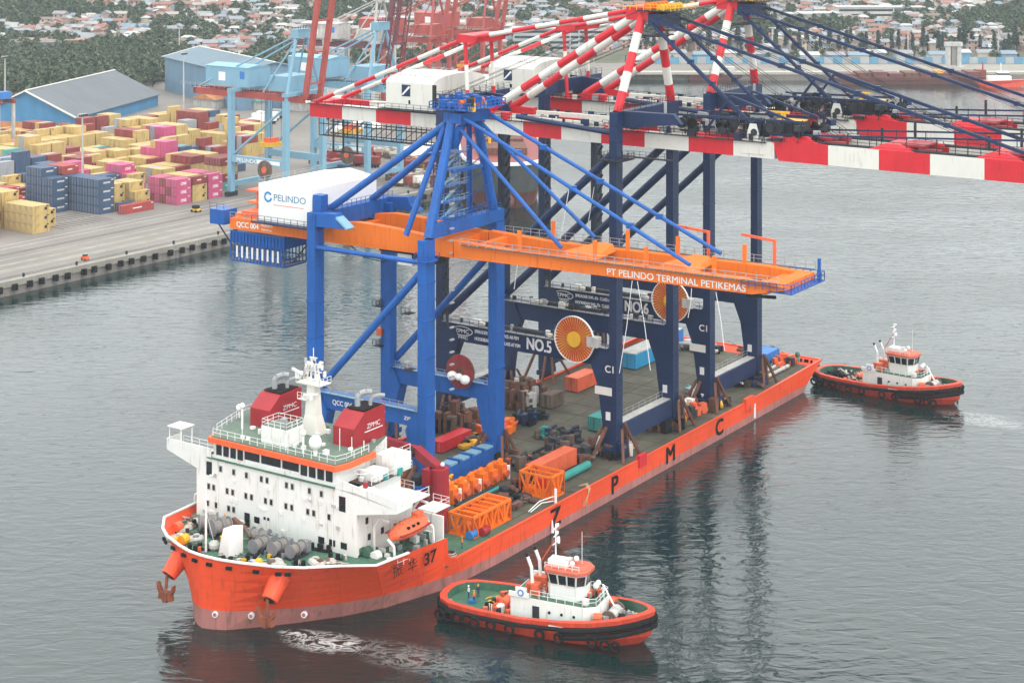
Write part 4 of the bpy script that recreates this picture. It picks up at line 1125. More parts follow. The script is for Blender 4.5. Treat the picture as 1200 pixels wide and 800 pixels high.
for y in (15.5, 17, 20, 21.5): mb.tube((bap[0] + .4, y, 66.0), (bap[0] + .4, y + .35, 66.0), .7, 'bright_orange' if y != 17 else 'coral', 12)
for y in (14.4, 18.4, 23): mb.cbox((bap[0] - 2, y, 66.0), 1.4, 1.0, 1.4, 'crane_blue')
mb.beam((bap[0] - 3.6, 14, 65.3), (bap[0] - 3.6, 14, 69.0), .5, .5, 'dark_steel'); mb.beam((bap[0] - 3.6, 14, 67.6), (bap[0] + 1, 14, 67.6), .15, .15, 'dark_steel')
for k in range(34): mb.cbox((bap[0] + rr.uniform(-4, 3), rr.uniform(13.6, 24.4), 65.6 + rr.random() * 1.2), rr.uniform(.3, 1.2), rr.uniform(.3, 1.2), rr.uniform(.5, 1.8), rr.choice(('crane_blue', 'crane_blue', 'dark_steel', 'crane_blue', 'yellow')))
for ya in (15.2, 22.8):
    for k in range(6): mb.beam((bap[0] - 3 + .1 * k, ya, 47 + k * 2.6), (bap[0] + 1.4 - .2 * k, ya, 49.6 + k * 2.6), .14, .14, 'crane_blue')
mb.beam((bap[0] - .6, 14.8, 55), (bap[0] - .6, 23.2, 55), .5, .5, 'crane_blue'); mb.beam((bap[0] - 3.6, 15, 51), (bap[0] - 1.0, 15.2, 60), .25, .25, 'pale_blue')
mb.box(bap[0] - 4.8, bap[0] - 3.4, 13.6, 16.6, 57.8, 57.95, 'crane_blue'); mb.rail([(bap[0] - 4.8, 13.6, 58), (bap[0] - 4.8, 16.6, 58)], 'crane_blue')
mb.build('apex_platform', bc)
# machinery house
mb = MB()
hx0, hx1, hy0, hy1 = -57.0, -44.9, 10.0, 27.4
mb.extr([(hx0, 44.0), (hx1, 44.0), (hx1, 50.4), ((hx0 + hx1) / 2, 51.3), (hx0, 50.4)], 'y', hy0, hy1, 'white')
mh = mb.build('machinery_house', bc)
mb = MB()
mb.text('PELINDO', (hx0 + 3.4, hy0 - .01, 47.7), (1, 0, 0), (0, 0, 1), 1.6, 'pelindo_ink', .02, xs=1.12)
for k in range(14):
    a, a2 = 2 * math.pi * k / 16 + .6, 2 * math.pi * (k + 1) / 16 + .6
    mb.beam((hx0 + 2.2 + .75 * math.cos(a), hy0 - .04, 48.2 + .75 * math.sin(a)), (hx0 + 2.2 + .75 * math.cos(a2), hy0 - .04, 48.2 + .75 * math.sin(a2)), .04, .34, 'sky_blue' if k % 2 else 'mid_blue')
mb.box(hx0 + 3.4, hx0 + 10.2, hy0 - .03, hy0 - .01, 46.9, 47.0, 'trim_orange')
mb.build('lettering', mh)
mb = MB(); mb.box(hx0 - .6, hx1 + .8, hy0 - 1.3, hy1 + .6, 43.7, 43.95, 'crane_navy'); mb.rail([(hx0 - .5, hy0 - 1.2, 43.95), (hx1 + .7, hy0 - 1.2, 43.95)], 'dark_steel', 1.1, 1.5); mb.rail([(hx0, hy0, 50.5), (hx0, hy1, 50.5)], 'grey', .8, 1.6); mb.rail([(hx1, hy0, 50.5), (hx1, hy1, 50.5)], 'grey', .8, 1.6); mb.build('house_platform', mh)
mb = MB()   # blue lattice basket below the rear end
x0, x1, y0, y1, z0, z1 = -66.5, -54.0, 13.2, 19.0, 35.6, 40.6
for z in (z0, z0 + 1.2, z1):
    for a, b in (((x0, y0), (x1, y0)), ((x1, y0), (x1, y1)), ((x0, y1), (x1, y1)), ((x0, y0), (x0, y1))): mb.beam((*a, z), (*b, z), .22, .22, 'crane_blue')
for k in range(17):
    x = x0 + (x1 - x0) * k / 16
    mb.beam((x, y0, z0), (x, y0, z1), .16, .16, 'crane_blue'); mb.beam((x, y1, z0), (x, y1, z1), .16, .16, 'crane_blue')
mb.box(x0, x1, y0, y1, z0 - .2, z0, 'crane_blue'); mb.box(x0, x1, y0 + .1, y1 - .1, z1 - 2.0, z1, 'crane_blue')
for k in range(9): mb.box(x0 + 1.4 + k * 1.2, x0 + 1.8 + k * 1.2, y0 - .15, y0 - .05, z0 + .6, z0 + 2.6, 'white')
for a in ((x0 + 1, y0), (x1, y0)): mb.beam((*a, z1), (a[0], BG[0], 41.1), .2, .2, 'crane_blue')
mb.beam((x1, y0, z0 + .5), (-47, y0, z0 + 2.4), .2, .2, 'dark_steel'); mb.beam((-47, y0, z0 + 2.4), (-47, y0, 41), .2, .2, 'dark_steel'); mb.rail([(x1, y0, z0 + .5), (-47, y0, z0 + 2.4)], 'dark_steel', 1.2, 1.5, .05); mb.beam((-52, y0, 36.6), (-48, y0, 41), .2, .2, 'dark_steel')
mb.build('service_cage', bc)
mb = MB(); mb.cbox((-69.2, 14.2, 42.9), 3.4, 3.4, 2.6, 'crane_blue'); mb.rail([(-70.9, 12.5, 44.2), (-67.5, 12.5, 44.2)], 'crane_blue'); mb.beam((-69, 12.8, 41.6), (-66.5, 13.6, 38), .2, .2, 'dark_steel')
mb.box(-68, -59.5, 19.2, 22.8, 44.6, 44.9, 'crane_orange'); mb.box(-66.0, -62, 15.4, 18.6, 42.9, 43.9, 'trim_orange')
for x in (-66, -61, -58.5): mb.box(x - .15, x + .15, 19.5, 19.8, 43, 47.2, 'crane_orange')
mb.beam((-67.5, 20, 47.0), (-57.6, 20, 47.2), 3.4, .3, 'coral')
mb.build('rear_platform', bc)
mb = MB()
mb.text('QCC 004', (-65.2, BG[0] - .71, 41.5), (1, 0, 0), (0, 0, 1), 1.3, 'white', .02, xs=1.0, bold=.03)
mb.text('PELINDO', (-59.4, BG[0] - .71, 42.1), (1, 0, 0), (0, 0, 1), .6, 'white', .02, xs=1.1, bold=.02)
mb.text('TERMINAL', (-59.4, BG[0] - .71, 41.4), (1, 0, 0), (0, 0, 1), .5, 'white', .02, xs=1.1, bold=.02)
mb.text('PT PELINDO TERMINAL PETIKEMAS', (11.0, BG[0] - .71, 42.22), (1, 0, .014), (-.014, 0, 1), 1.42, 'white', .02, xs=1.06, bold=.015)
mb.text('QCC 004', (-38.9, B1 - .76, 15.6), (1, 0, 0), (0, 0, 1), 1.15, 'white', .02, xs=.9, bold=.02)
mb.text('PELINDO', (-32.2, B1 - .76, 15.9), (1, 0, 0), (0, 0, 1), .9, 'white', .02, xs=1.2, bold=.02)
mb.text('ZPMC', (-23.9, B1 - 1.21 + .4, 15.6), (1, 0, 0), (0, 0, 1), .8, 'white', .06, xs=1.3, bold=.02)
mb.build('lettering', bc)
mb = MB()
NSP = 40
c_ = (-26.5, B2 - 1.6, 18.6)
for k in range(NSP):
    a = 2 * math.pi * k / NSP; a2 = a + 2 * math.pi / NSP * .6
    P = lambda r, t, d=0: (c_[0] + r * math.cos(t), c_[1] + d, c_[2] + r * math.sin(t))
    mb.hexa([P(.8, a, -.1), P(2.9, a, -.1), P(2.9, a2, -.1), P(.8, a2, -.1), P(.8, a, .1), P(2.9, a, .1), P(2.9, a2, .1), P(.8, a2, .1)], 'reel_red')
mb.tube((c_[0], c_[1] + .12, c_[2]), (c_[0], c_[1] + .3, c_[2]), 2.85, 'rusty', 32)
for x, r0 in ((-27.6, .9), (-26.2, .7), (-24.9, .9)): mb.ball((x, c_[1] - .8, 17.9 - (.3 if x > -26 else 0)), r0, 'white', 9, 6, .9)
mb.build('cable_reel', bc)
mb = MB()   # cabin and trolley under the girder
mb.box(-30.5, -27.5, 15, 18, 38.6, 40.6, 'white'); mb.box(-27.3, -23.5, 14.6, 19, 39.2, 40.8, 'dark_steel'); mb.box(-34, -22, 14.4, 23.6, 40.6, 40.95, 'dark_steel')
mb.path([(-40, 14, 41), (-37, 14, 39.2), (-33, 14, 38.9), (-30.5, 14.8, 39.8)], .08, 'black', 5)
mb.build('trolley', bc)
mb = MB()
mb.box(BF + 1.0, BF + 2.2, B2 - 2.4, B2 - 1.2, 17.2, 46, 'crane_blue')
for x, y, z in ((BF - 1.6, B2 - 1.6, 27.5), (BF - 1.6, B2 - 1.6, 20.5), (BX - 3.2, B1 - 1.6, 33), (BX - 3.2, B1 - 1.6, 24)):
    mb.box(x, x + 1.6, y - .9, y + .9, z, z + .1, 'dark_steel'); mb.rail([(x, y - .9, z), (x + 1.6, y - .9, z)], 'dark_steel', 1.1, .8); mb.cbox((x + .6, y, z + .8), .8, .8, 1.0, 'grey')
mb.box(BF - 1.2, BF - .1, B2 - 1.9, B2 - 1.25, 22.4, 23.6, 'coral')
for z in range(20, 56, 2): mb.box(BX + 1.6, BX + 2.0, B1 + 4.0, B1 + 4.9, z, z + .25, 'grey')
mb.build('leg_equipment', bc)
# ================================================================ cargo and gear standing on the ship deck
DK = 3.7


def add_cont(b, x0, x1, y0, y1, z0, z1, c, axis='y', ribs=True):
    """shipping container: framed box with corrugated sides"""
    b.box(x0 + .05, x1 - .05, y0 + .05, y1 - .05, z0 + .05, z1 - .05, c)
    t = .12
    for x in (x0, x1 - t):
        for y in (y0, y1 - t): b.box(x, x + t, y, y + t, z0, z1, c)
    for z in (z0, z1 - t):
        for x in (x0, x1 - t): b.box(x, x + t, y0 + t, y1 - t, z, z + t, c)
        for y in (y0, y1 - t): b.box(x0 + t, x1 - t, y, y + t, z, z + t, c)
    if ribs:
        n = int(((y1 - y0) if axis == 'y' else (x1 - x0)) / .7)
        for k in range(1, n):
            if axis == 'y':
                y = y0 + (y1 - y0) * k / n
                for x in (x0, x1 - .09): b.box(x + .01, x + .08, y - .12, y + .12, z0 + t, z1 - t, c)
            else:
                x = x0 + (x1 - x0) * k / n
                for y in (y0, y1 - .09): b.box(x - .12, x + .12, y + .01, y + .08, z0 + t, z1 - t, c)


def cargo_container(x0, x1, y0, y1, h, c, label, name='shipping_container', top=None):
    o = (x0, y0, DK)
    b = MB(); add_cont(b, x0, x1, y0, y1, DK + .15, DK + .15 + h, c)
    b.box(x0 + .2, x1 - .2, y0 + .2, y1 - .2, DK - .06, DK + .15, 'dark_steel')
    t = thing(name, label, 'container', SHIP, o)
    b.build('body', t)
    b = MB()
    xm = (x0 + x1) / 2
    b.box(xm - .02, xm + .02, y0 - .03, y0 + .03, DK + .3, DK + h, 'dark_steel')
    for xx in (x0 + .5, x1 - .5, xm - .4, xm + .4): b.tube((xx, y0 - .03, DK + .3), (xx, y0 - .03, DK + h), .03, 'grey', 4)
    b.build('door_bars', t)
    if top:
        b = MB(); b.box(x0 + .1, x1 - .1, y0 + .1, y1 - .1, DK + h + .16, DK + h + .35, top); b.build('lid', t)
    return t


cargo_container(-10.7, -8.2, 23.5, 35.6, 2.7, 'coral', 'long orange container lying beside the hull edge behind an orange lattice frame')
cargo_container(-33.6, -30.6, 72.0, 79.5, 2.6, 'coral', 'coral red container alone on the deck below the NO.5 reel')
cargo_container(-33.5, -29.5, 92.5, 104.5, 2.9, 'sky_blue', 'sky blue container with white cover between the legs of crane NO.5', top='cloth_grey')
cargo_container(-35.5, -31.5, 109.0, 116.5, 3.0, 'mid_blue', 'blue container with white cover seen between the legs of crane NO.6', top='cloth_grey')
cargo_container(-33.0, -30.6, 27.5, 36.5, 1.8, 'band_red', 'low red container inside the blue crane legs')
cargo_container(-12.6, -8.2, 108.0, 115.0, 2.6, 'mid_blue', 'blue container at the stern behind the last crane leg')
cargo_container(-16.8, -14.0, 53.0, 57.5, 2.4, 'teal', 'small teal container beside the leg of crane NO.5')
cargo_container(-31.5, -29.0, 60.0, 64.5, 2.4, 'brown_steel', 'brown container under the NO.5 portal beam')


def lattice(b, x0, x1, y0, y1, z0, z1, nx, ny, c, t=.22):
    for i in range(nx + 1):
        x = x0 + (x1 - x0) * i / nx
        for y in (y0, y1):
            b.beam((x, y, z0), (x, y, z1), t, t, c)
            if i < nx:
                x2 = x0 + (x1 - x0) * (i + 1) / nx
                b.beam((x, y, z0 if i % 2 else z1), (x2, y, z1 if i % 2 else z0), t * .8, t * .8, c)
    for j in range(ny + 1):
        y = y0 + (y1 - y0) * j / ny
        for x in (x0, x1):
            b.beam((x, y, z0), (x, y, z1), t, t, c)
            if j < ny:
                y2 = y0 + (y1 - y0) * (j + 1) / ny
                b.beam((x, y, z0 if j % 2 else z1), (x, y2, z1 if j % 2 else z0), t * .8, t * .8, c)
        for z in (z0, z1): b.beam((x0, y, z), (x1, y, z), t * .8, t * .8, c)
    for z in (z0, z1):
        for x in (x0, x1): b.beam((x, y0, z), (x, y1, z), t * 1.2, t * 1.2, c)
        for y in (y0, y1): b.beam((x0, y, z), (x1, y, z), t * 1.2, t * 1.2, c)


t = thing('lattice_frame', 'orange lattice frame in front of the long orange container', 'steel frame', SHIP, (-8.2, 18.6, DK))
b = MB(); lattice(b, -8.6, -2.6, 18.8, 22.6, DK, DK + 3.4, 4, 2, 'bright_orange', .26); b.build('frame', t)
b = MB(); b.box(-8.2, -3, 19.0, 22.3, DK + .1, DK + .9, 'bright_orange'); b.box(-6.2, -4.8, 20.0, 21.6, DK + .9, DK + 2.4, 'band_red'); b.box(-3.6, -2.9, 19.0, 22.4, DK + .9, DK + 3.1, 'bright_orange'); b.build('core', t)
t = thing('lattice_frame', 'large orange yellow lattice frame nearest the deckhouse on the open deck', 'steel frame', SHIP, (-7, -2, DK))
b = MB(); lattice(b, -7.6, -3.2, -2.0, 8.0, DK, DK + 3.0, 3, 6, 'bright_orange', .3); b.build('frame', t)
b = MB()
for k in range(8): b.box(-6.9, -3.8, .6 + k * .95, 1.2 + k * .95, DK + .1, DK + 2.75, 'bright_orange')
b.box(-7.3, -3.4, -1.8, 7.8, DK + .05, DK + .5, 'bright_orange'); b.box(-5.6, -4.2, -1.6, .2, DK + .5, DK + 1.6, 'coral'); b.build('core', t)
# orange supports under the blue crane's sill beam
rs = random.Random(2)
for k in range(6):
    y = 8.2 + k * 2.75
    b = MB()
    b.box(-16.6, -14.2, y, y + 1.5, DK, DK + 2.2 + .3 * (k % 2), 'bright_orange')
    b.extr([(y - .3, DK), (y + 1.8, DK), (y + 1.2, DK + 3.2), (y + .2, DK + 2.9)], 'x', -15.6, -14.9, 'bright_orange')
    b.tube((-14.2, y + .7, DK + 1.1), (-13.5, y + .7, DK + 1.1), .6, 'coral', 10)
    if k in (0, 2, 5): b.tube((-13.9, y + 1.4, DK), (-13.9, y + 1.4, DK + 2.2), .3, 'white', 8)
    single(b, 'support_block', '%s orange support block below the blue sill beam, counted from the deckhouse' % ('first', 'second', 'third', 'fourth', 'fifth', 'sixth')[k], 'support', SHIP, (-15.4, y, DK), 'orange support blocks under the blue crane')
for k in range(5):
    b = MB(); x = -12.9 + k * .85; b.tube((x, 7.0 + k * .5, DK + .35), (x, 17.6 + k * .3, DK + .35), .33, 'teal' if k == 1 else 'dark_steel', 10)
    single(b, 'steel_pipe', ('pipe of the dark bundle lying nearest the orange supports', 'teal grey pipe, second in the dark bundle', 'middle pipe of the dark bundle on deck', 'fourth pipe of the dark bundle on deck', 'pipe of the dark bundle lying nearest the hull edge')[k], 'pipe', SHIP, (x, 7, DK), 'dark pipes bundled on the deck')
b = MB(); b.tube((-5.6, 25.0, DK + .7), (-5.6, 35.0, DK + .7), .65, 'teal', 12); single(b, 'steel_pipe', 'thick green pipe beside the long orange container', 'pipe', SHIP, (-5.6, 25, DK))
for k in range(4):
    b = MB(); x = -7.6 + k * 1.0; b.tube((x, 101, DK + .4), (x, 111.5, DK + .4), .36, ('teal', 'cloth_grey', 'brown_steel', 'cloth_grey')[k], 8)
    single(b, 'steel_pipe', ('green pipe at the foot of the last crane leg', 'pale pipe second from the last crane leg', 'brown pipe in the stern bundle', 'pale pipe nearest the hull edge at the stern')[k], 'pipe', SHIP, (x, 101, DK), 'pipes near the stern')


def pile(x, y, name, label, cols, w, l, h, n, seed, cat='machinery', tubes=.35):
    r = random.Random(seed)
    b = MB()
    for k in range(n):
        px, py = r.uniform(-w / 2, w / 2), r.uniform(-l / 2, l / 2)
        hh = r.uniform(.25, 1) * h * (1 - .6 * max(abs(px) / w, abs(py) / l))
        c = r.choice(cols)
        if r.random() < tubes:
            a = r.uniform(0, 3.1); L = r.uniform(.5, 1.6)
            b.tube((px - math.cos(a) * L, py - math.sin(a) * L, r.uniform(.2, hh)), (px + math.cos(a) * L, py + math.sin(a) * L, r.uniform(.3, hh)), r.uniform(.12, .45), c, 8)
        else: b.cbox((px, py, hh / 2), r.uniform(.4, 1.8), r.uniform(.4, 2.0), hh, c, r.uniform(-.5, .5))
    return single(b, name, label, cat, SHIP, (x, y, DK), None, local=True)


pile(-7, 13, 'scrap_heap', 'rusty brown heap between the two orange lattice frames', ('rusty', 'brown_steel', 'dark_steel', 'black'), 5, 7, 1.6, 46, 1, 'scrap heap')
pile(-12, 40, 'winch_gear', 'tangle of rusty winches at the foot of the crane marked NO.5', ('rusty', 'dark_steel', 'brown_steel', 'brown_steel', 'dark_steel'), 9, 8, 3.4, 80, 2, 'machinery')
pile(-19.5, 47, 'winch_gear', 'dark engine gear behind the NO.5 crane foot', ('dark_steel', 'crane_navy', 'brown_steel', 'teal'), 6, 6, 2.2, 40, 3, 'machinery')
pile(-28.5, 52, 'generator_set', 'dark navy engine set with pale top plate in mid deck', ('crane_navy', 'dark_steel', 'black'), 3.4, 5.5, 3.0, 40, 4, 'generator')
pile(-29.5, 43.5, 'deck_machine', 'bright orange machine behind the blue crane leg', ('trim_orange', 'bright_orange', 'bright_orange'), 4.6, 7.5, 2.8, 34, 5, 'machine', .15)
pile(-36, 60, 'winch_gear', 'dark machinery at the far leg foot of the crane marked NO.5', ('rusty', 'dark_steel', 'brown_steel', 'rusty', 'cloth_grey'), 6, 8, 5.5, 90, 6, 'machinery')
pile(-37, 40, 'winch_gear', 'dark machinery at the far front foot of the crane marked NO.5', ('rusty', 'dark_steel', 'black', 'brown_steel', 'rusty'), 6, 8, 6, 90, 7, 'machinery')
pile(-30.5, 35.5, 'pipe_heap', 'olive heap of pipes and fittings inside the blue crane legs', ('yellow', 'dark_steel', 'brown_steel', 'black', 'deck_green'), 8, 6, 1.0, 70, 8, 'pipe heap', .7)
pile(-6.5, 72.5, 'covered_gear', 'pinkish covered gear between the cranes marked NO.5 and NO.6', ('rusty', 'coral', 'cream_white', 'dark_steel'), 4.5, 7, 3.2, 50, 9, 'machinery', .2)
pile(-12, 87, 'winch_gear', 'low machinery between the legs of the crane marked NO.6', ('rusty', 'dark_steel', 'teal', 'grey'), 4, 7, 1.4, 30, 10, 'machinery')
pile(-6.3, 113, 'hoist_gear', 'coral orange hoist gear at the stern', ('coral', 'coral', 'dark_steel', 'trim_orange'), 3.0, 7, 2.4, 30, 11, 'machinery', .2)
pile(-14, 116, 'mooring_gear', 'brown gear on top of the stern deck', ('coral', 'brown_steel', 'rusty'), 7, 3, 3.8, 26, 12, 'machinery')
pile(-26, 114, 'mooring_gear', 'dark mooring winches along the stern edge', ('dark_steel', 'brown_steel', 'cloth_grey', 'black'), 9, 4, 2.0, 40, 13, 'machinery')
pile(-27, 7, 'orange_gear', 'orange crane parts stowed behind the bridge funnels', ('bright_orange', 'bright_orange', 'yellow', 'rusty'), 9, 7, 4.6, 46, 14, 'machinery', .2)
pile(-21.5, 3.5, 'winch_gear', 'dark winches under the red jib', ('rusty', 'dark_steel', 'wine_red', 'cloth_grey'), 7, 5, 3.0, 46, 15, 'machinery')
pile(-9.2, 20.6, 'winch_gear', 'dark cradle beside the long orange container', ('rusty', 'dark_steel', 'black'), 2.2, 10, 2.4, 36, 16, 'machinery')
pile(-16.5, 28.5, 'winch_gear', 'rusty struts at the foot of the second blue crane leg', ('rusty', 'dark_steel', 'brown_steel', 'coral'), 6, 6, 3.2, 44, 17, 'machinery')
for k, (x, y, l) in enumerate(((-6.0, 44.5, 'dark gear and yellow bits at the front near foot of crane NO.5'), (-6.0, 62.0, 'dark gear with pale struts at the rear near foot of crane NO.5'), (-6.0, 79.0, 'rusty gear at the front near foot of crane NO.6'), (-6.2, 96.5, 'dark gear at the last near foot, by the stern pipes'), (-18.5, 11.0, 'dark gear at the front near foot of the blue crane'))):
    pile(x, y, 'winch_gear', l, ('dark_steel', 'rusty', 'crane_navy', 'black', 'yellow', 'cream_white', 'brown_steel', 'rusty'), 6, 6, 3.6, 60, 30 + k, 'machinery', .5)
for x, y, c, l in ((-3.4, -2.0, 'mid_blue', 'blue drum lying on the green aft deck'), (-2.6, .2, 'wine_red', 'dark red drum beside the blue drum')):
    b = MB(); b.tube((0, -.7, .6), (0, .7, .6), .6, c, 12); b.tube((0, -.75, .6), (0, -.6, .6), .66, c, 12); b.tube((0, .6, .6), (0, .75, .6), .66, c, 12)
    single(b, 'oil_drum', l, 'drum', SHIP, (x, y, DK), local=True)
b = MB()
for k in range(5): b.path([(math.cos(a) * (1.0 - k * .1), math.sin(a) * (1.0 - k * .1), .1 + .12 * k) for a in [i * .63 for i in range(11)]], .09, 'cloth_grey' if k % 2 else 'rusty', 5)
single(b, 'rope_coil', 'coiled mooring rope inside the hull edge aft of the 37', 'rope', SHIP, (-1.9, -9.5, DK), local=True)
b = MB()
for k in range(3): b.path([(-1.6 - k * .3, 26.4, DK + .2), (-.6, 26 + k * .3, 4.5), (.25, 25.6 + k * .3, 3.9), (.2, 25 - k * .5, 1.0 + k * .4)], .06, 'yellow' if k == 1 else 'rope', 5)
single(b, 'mooring_rope', 'pale ropes hanging over the hull side behind the orange frame', 'rope', SHIP, (-1, 26, DK))
b = MB(); b.path([(-2.6, 12.2, DK), (-2.0, 14.5, DK + 1.1), (-1.0, 17.2, DK + 1.3)], .08, 'white', 6); b.path([(-2.2, 12.2, DK), (-1.6, 14.5, DK + .9), (-1.0, 17.0, DK + .6)], .08, 'white', 6); b.tube((-.6, 17.0, DK), (-.6, 17.0, DK + 2.6), .22, 'white', 8)
b.beam((.2, 16.2, 4.2), (.25, 15.0, .9), .06, .06, 'dark_steel'); b.tube((.32, 14.6, .3), (.32, 14.6, 2.2), .28, 'white', 8, .1)
single(b, 'pilot_ladder', 'white ladder gear hanging over the hull side near the letter Z', 'ladder', SHIP, (-.6, 17, DK))
bo = MB()
bo.tube((-.45, 0, 0), (-.45, 0, .8), .25, 'black', 9); bo.tube((.45, 0, 0), (.45, 0, .8), .25, 'black', 9); bo.box(-.9, .9, -.35, .35, -.02, .1, 'black')
s0 = single(bo, 'bollard', 'black bollard on the stern edge of the deck', 'bollard', SHIP, (-9, 116.8, DK + .02), 'stern bollards', local=True)
for x in (-7.4, -6.0, -3.6, -2.2): dup(s0, SHIP.w(x, 116.6, DK + .02))
b = MB(); b.tube((0, 0, 0), (0, 0, 1.3), .35, 'teal', 9); b.ball((0, 0, 1.6), .55, 'deck_green', 8, 5); single(b, 'vent_post', 'green mushroom vent at the stern corner', 'vent', SHIP, (-4.8, 116.4, DK + .02), local=True)
# white cables hanging from the orange boom down to the deck
for k, (a, c, l) in enumerate((((15.9, 12.6, 42.0), (13.2, 13.4, 27.5), 'pale cable hanging from the orange boom, left one of the pair by the orange reel'), ((16.8, 12.6, 42.0), (18.7, 13.2, 28.8), 'pale cable hanging from the orange boom, right one of the pair by the reel'),
                               ((26.0, 12.6, 42.1), (25.2, 13, 37.6), 'short pale cable hanging under the boom lettering'), ((30.0, 12.6, 42.1), (31.2, 13, 33.6), 'pale cable hanging near the boom tip'))):
    b = MB(); b.path([a, tuple(Vector(a).lerp(Vector(c), .5) + Vector((.15, 0, 0))), c], .055, 'white', 6); single(b, 'hanging_cable', l, 'cable', SHIP, a)
for k, (a, c) in enumerate((((-14.0, 42.4, 49), (-16.2, 42.4, 38)), ((-24, 42.3, 39.5), (-25.5, 42.3, 30)), ((-21, 62.3, 45.8), (-22.5, 62.3, 38)))):
    b = MB(); b.path([a, c], .07, 'white', 5); single(b, 'hanging_cable', 'thin white cable hanging along a navy diagonal brace, %s' % ('highest one', 'lower one', 'one on the rear brace')[k], 'cable', SHIP, a)


# ================================================================ people
def person(name, label, fr, loc, rz, cloth, legs, pose='stand', group=None):
    J = {'hip': (0, 0, .92), 'chest': (0, 0, 1.32), 'neck': (0, .01, 1.50), 'head': (0, .03, 1.64),
         'lk': (.11, .02, .50), 'lf': (.12, 0, .06), 'lt': (.12, .16, .04), 'rk': (-.11, .04, .50), 'rf': (-.13, -.02, .06), 'rt': (-.13, .14, .04),
         'ls': (.19, 0, 1.42), 'le': (.25, .02, 1.13), 'lh': (.22, .2, .95), 'rs': (-.19, 0, 1.42), 're': (-.26, .04, 1.13), 'rh': (-.18, .24, 1.02)}
    rad = {'hip': .15, 'chest': .17, 'neck': .06, 'head': .10, 'lk': .07, 'lf': .05, 'lt': .04, 'rk': .07, 'rf': .05, 'rt': .04, 'ls': .065, 'le': .05, 'lh': .04, 'rs': .065, 're': .05, 'rh': .04}
    ed = [('hip', 'chest'), ('chest', 'neck'), ('neck', 'head'), ('hip', 'lk'), ('lk', 'lf'), ('lf', 'lt'), ('hip', 'rk'), ('rk', 'rf'), ('rf', 'rt'), ('chest', 'ls'), ('ls', 'le'), ('le', 'lh'), ('chest', 'rs'), ('rs', 're'), ('re', 'rh')]
    ks = list(J)
    me = bpy.data.meshes.new(name)
    me.from_pydata([J[k] for k in ks], [(ks.index(a), ks.index(c)) for a, c in ed], [])
    o = bpy.data.objects.new(name, me); COL.objects.link(o)
    sm = o.modifiers.new('skin', 'SKIN')
    for i, k in enumerate(ks):
        me.skin_vertices[0].data[i].radius = (rad[k], rad[k] * .85)
    me.skin_vertices[0].data[0].use_root = True
    sb = o.modifiers.new('sub', 'SUBSURF'); sb.levels = 1; sb.render_levels = 1
    m2 = bpy.data.meshes.new_from_object(o.evaluated_get(bpy.context.evaluated_depsgraph_get()))
    bpy.data.objects.remove(o); bpy.data.meshes.remove(me)
    m2.name = name
    m2.materials.clear()
    for k in (cloth, legs, 'skin'): m2.materials.append(M[k])
    for p in m2.polygons:
        c = p.center
        p.material_index = 2 if (c.z > 1.5 or (c.z < 1.06 and abs(c.x) > .12 and c.y > .15)) else (1 if c.z < .9 else 0)
        p.use_smooth = True
    o = bpy.data.objects.new(name, m2); COL.objects.link(o)
    o.location = loc; o.rotation_euler = (0, 0, rz)
    o['label'] = label; o['category'] = 'person'
    if group: o['group'] = group
    hb = MB(); hb.ball((0, .02, 1.70), .125, 'yellow' if cloth != 'white' else 'white', 8, 4, .9, top_only=True); hb.extr([(.14 * math.cos(a), .03 + .17 * math.sin(a)) for a in [i * .785 for i in range(8)]], 'z', 1.70, 1.715, 'yellow' if cloth != 'white' else 'white')
    h = hb.build('helmet', None); h.parent = o
    return o


for k, (x, y, z, c, lg, lab) in enumerate(((-29.5, -27.6, 8.0, 'overall_orange', 'overall_orange', 'person in orange overalls and helmet at the foot of the deckhouse'),
                                           (-2.3, -6.0, 3.65, 'overall_orange', 'overall_navy', 'person in orange jacket and dark trousers on the green deck by the rope coil'),
                                           (-11.5, 62, 3.7, 'overall_orange', 'overall_orange', 'person in orange overalls between the feet of crane NO.5'))):
    person('person', lab, SHIP, SHIP.w(x, y, z), k * 1.7, c, lg)

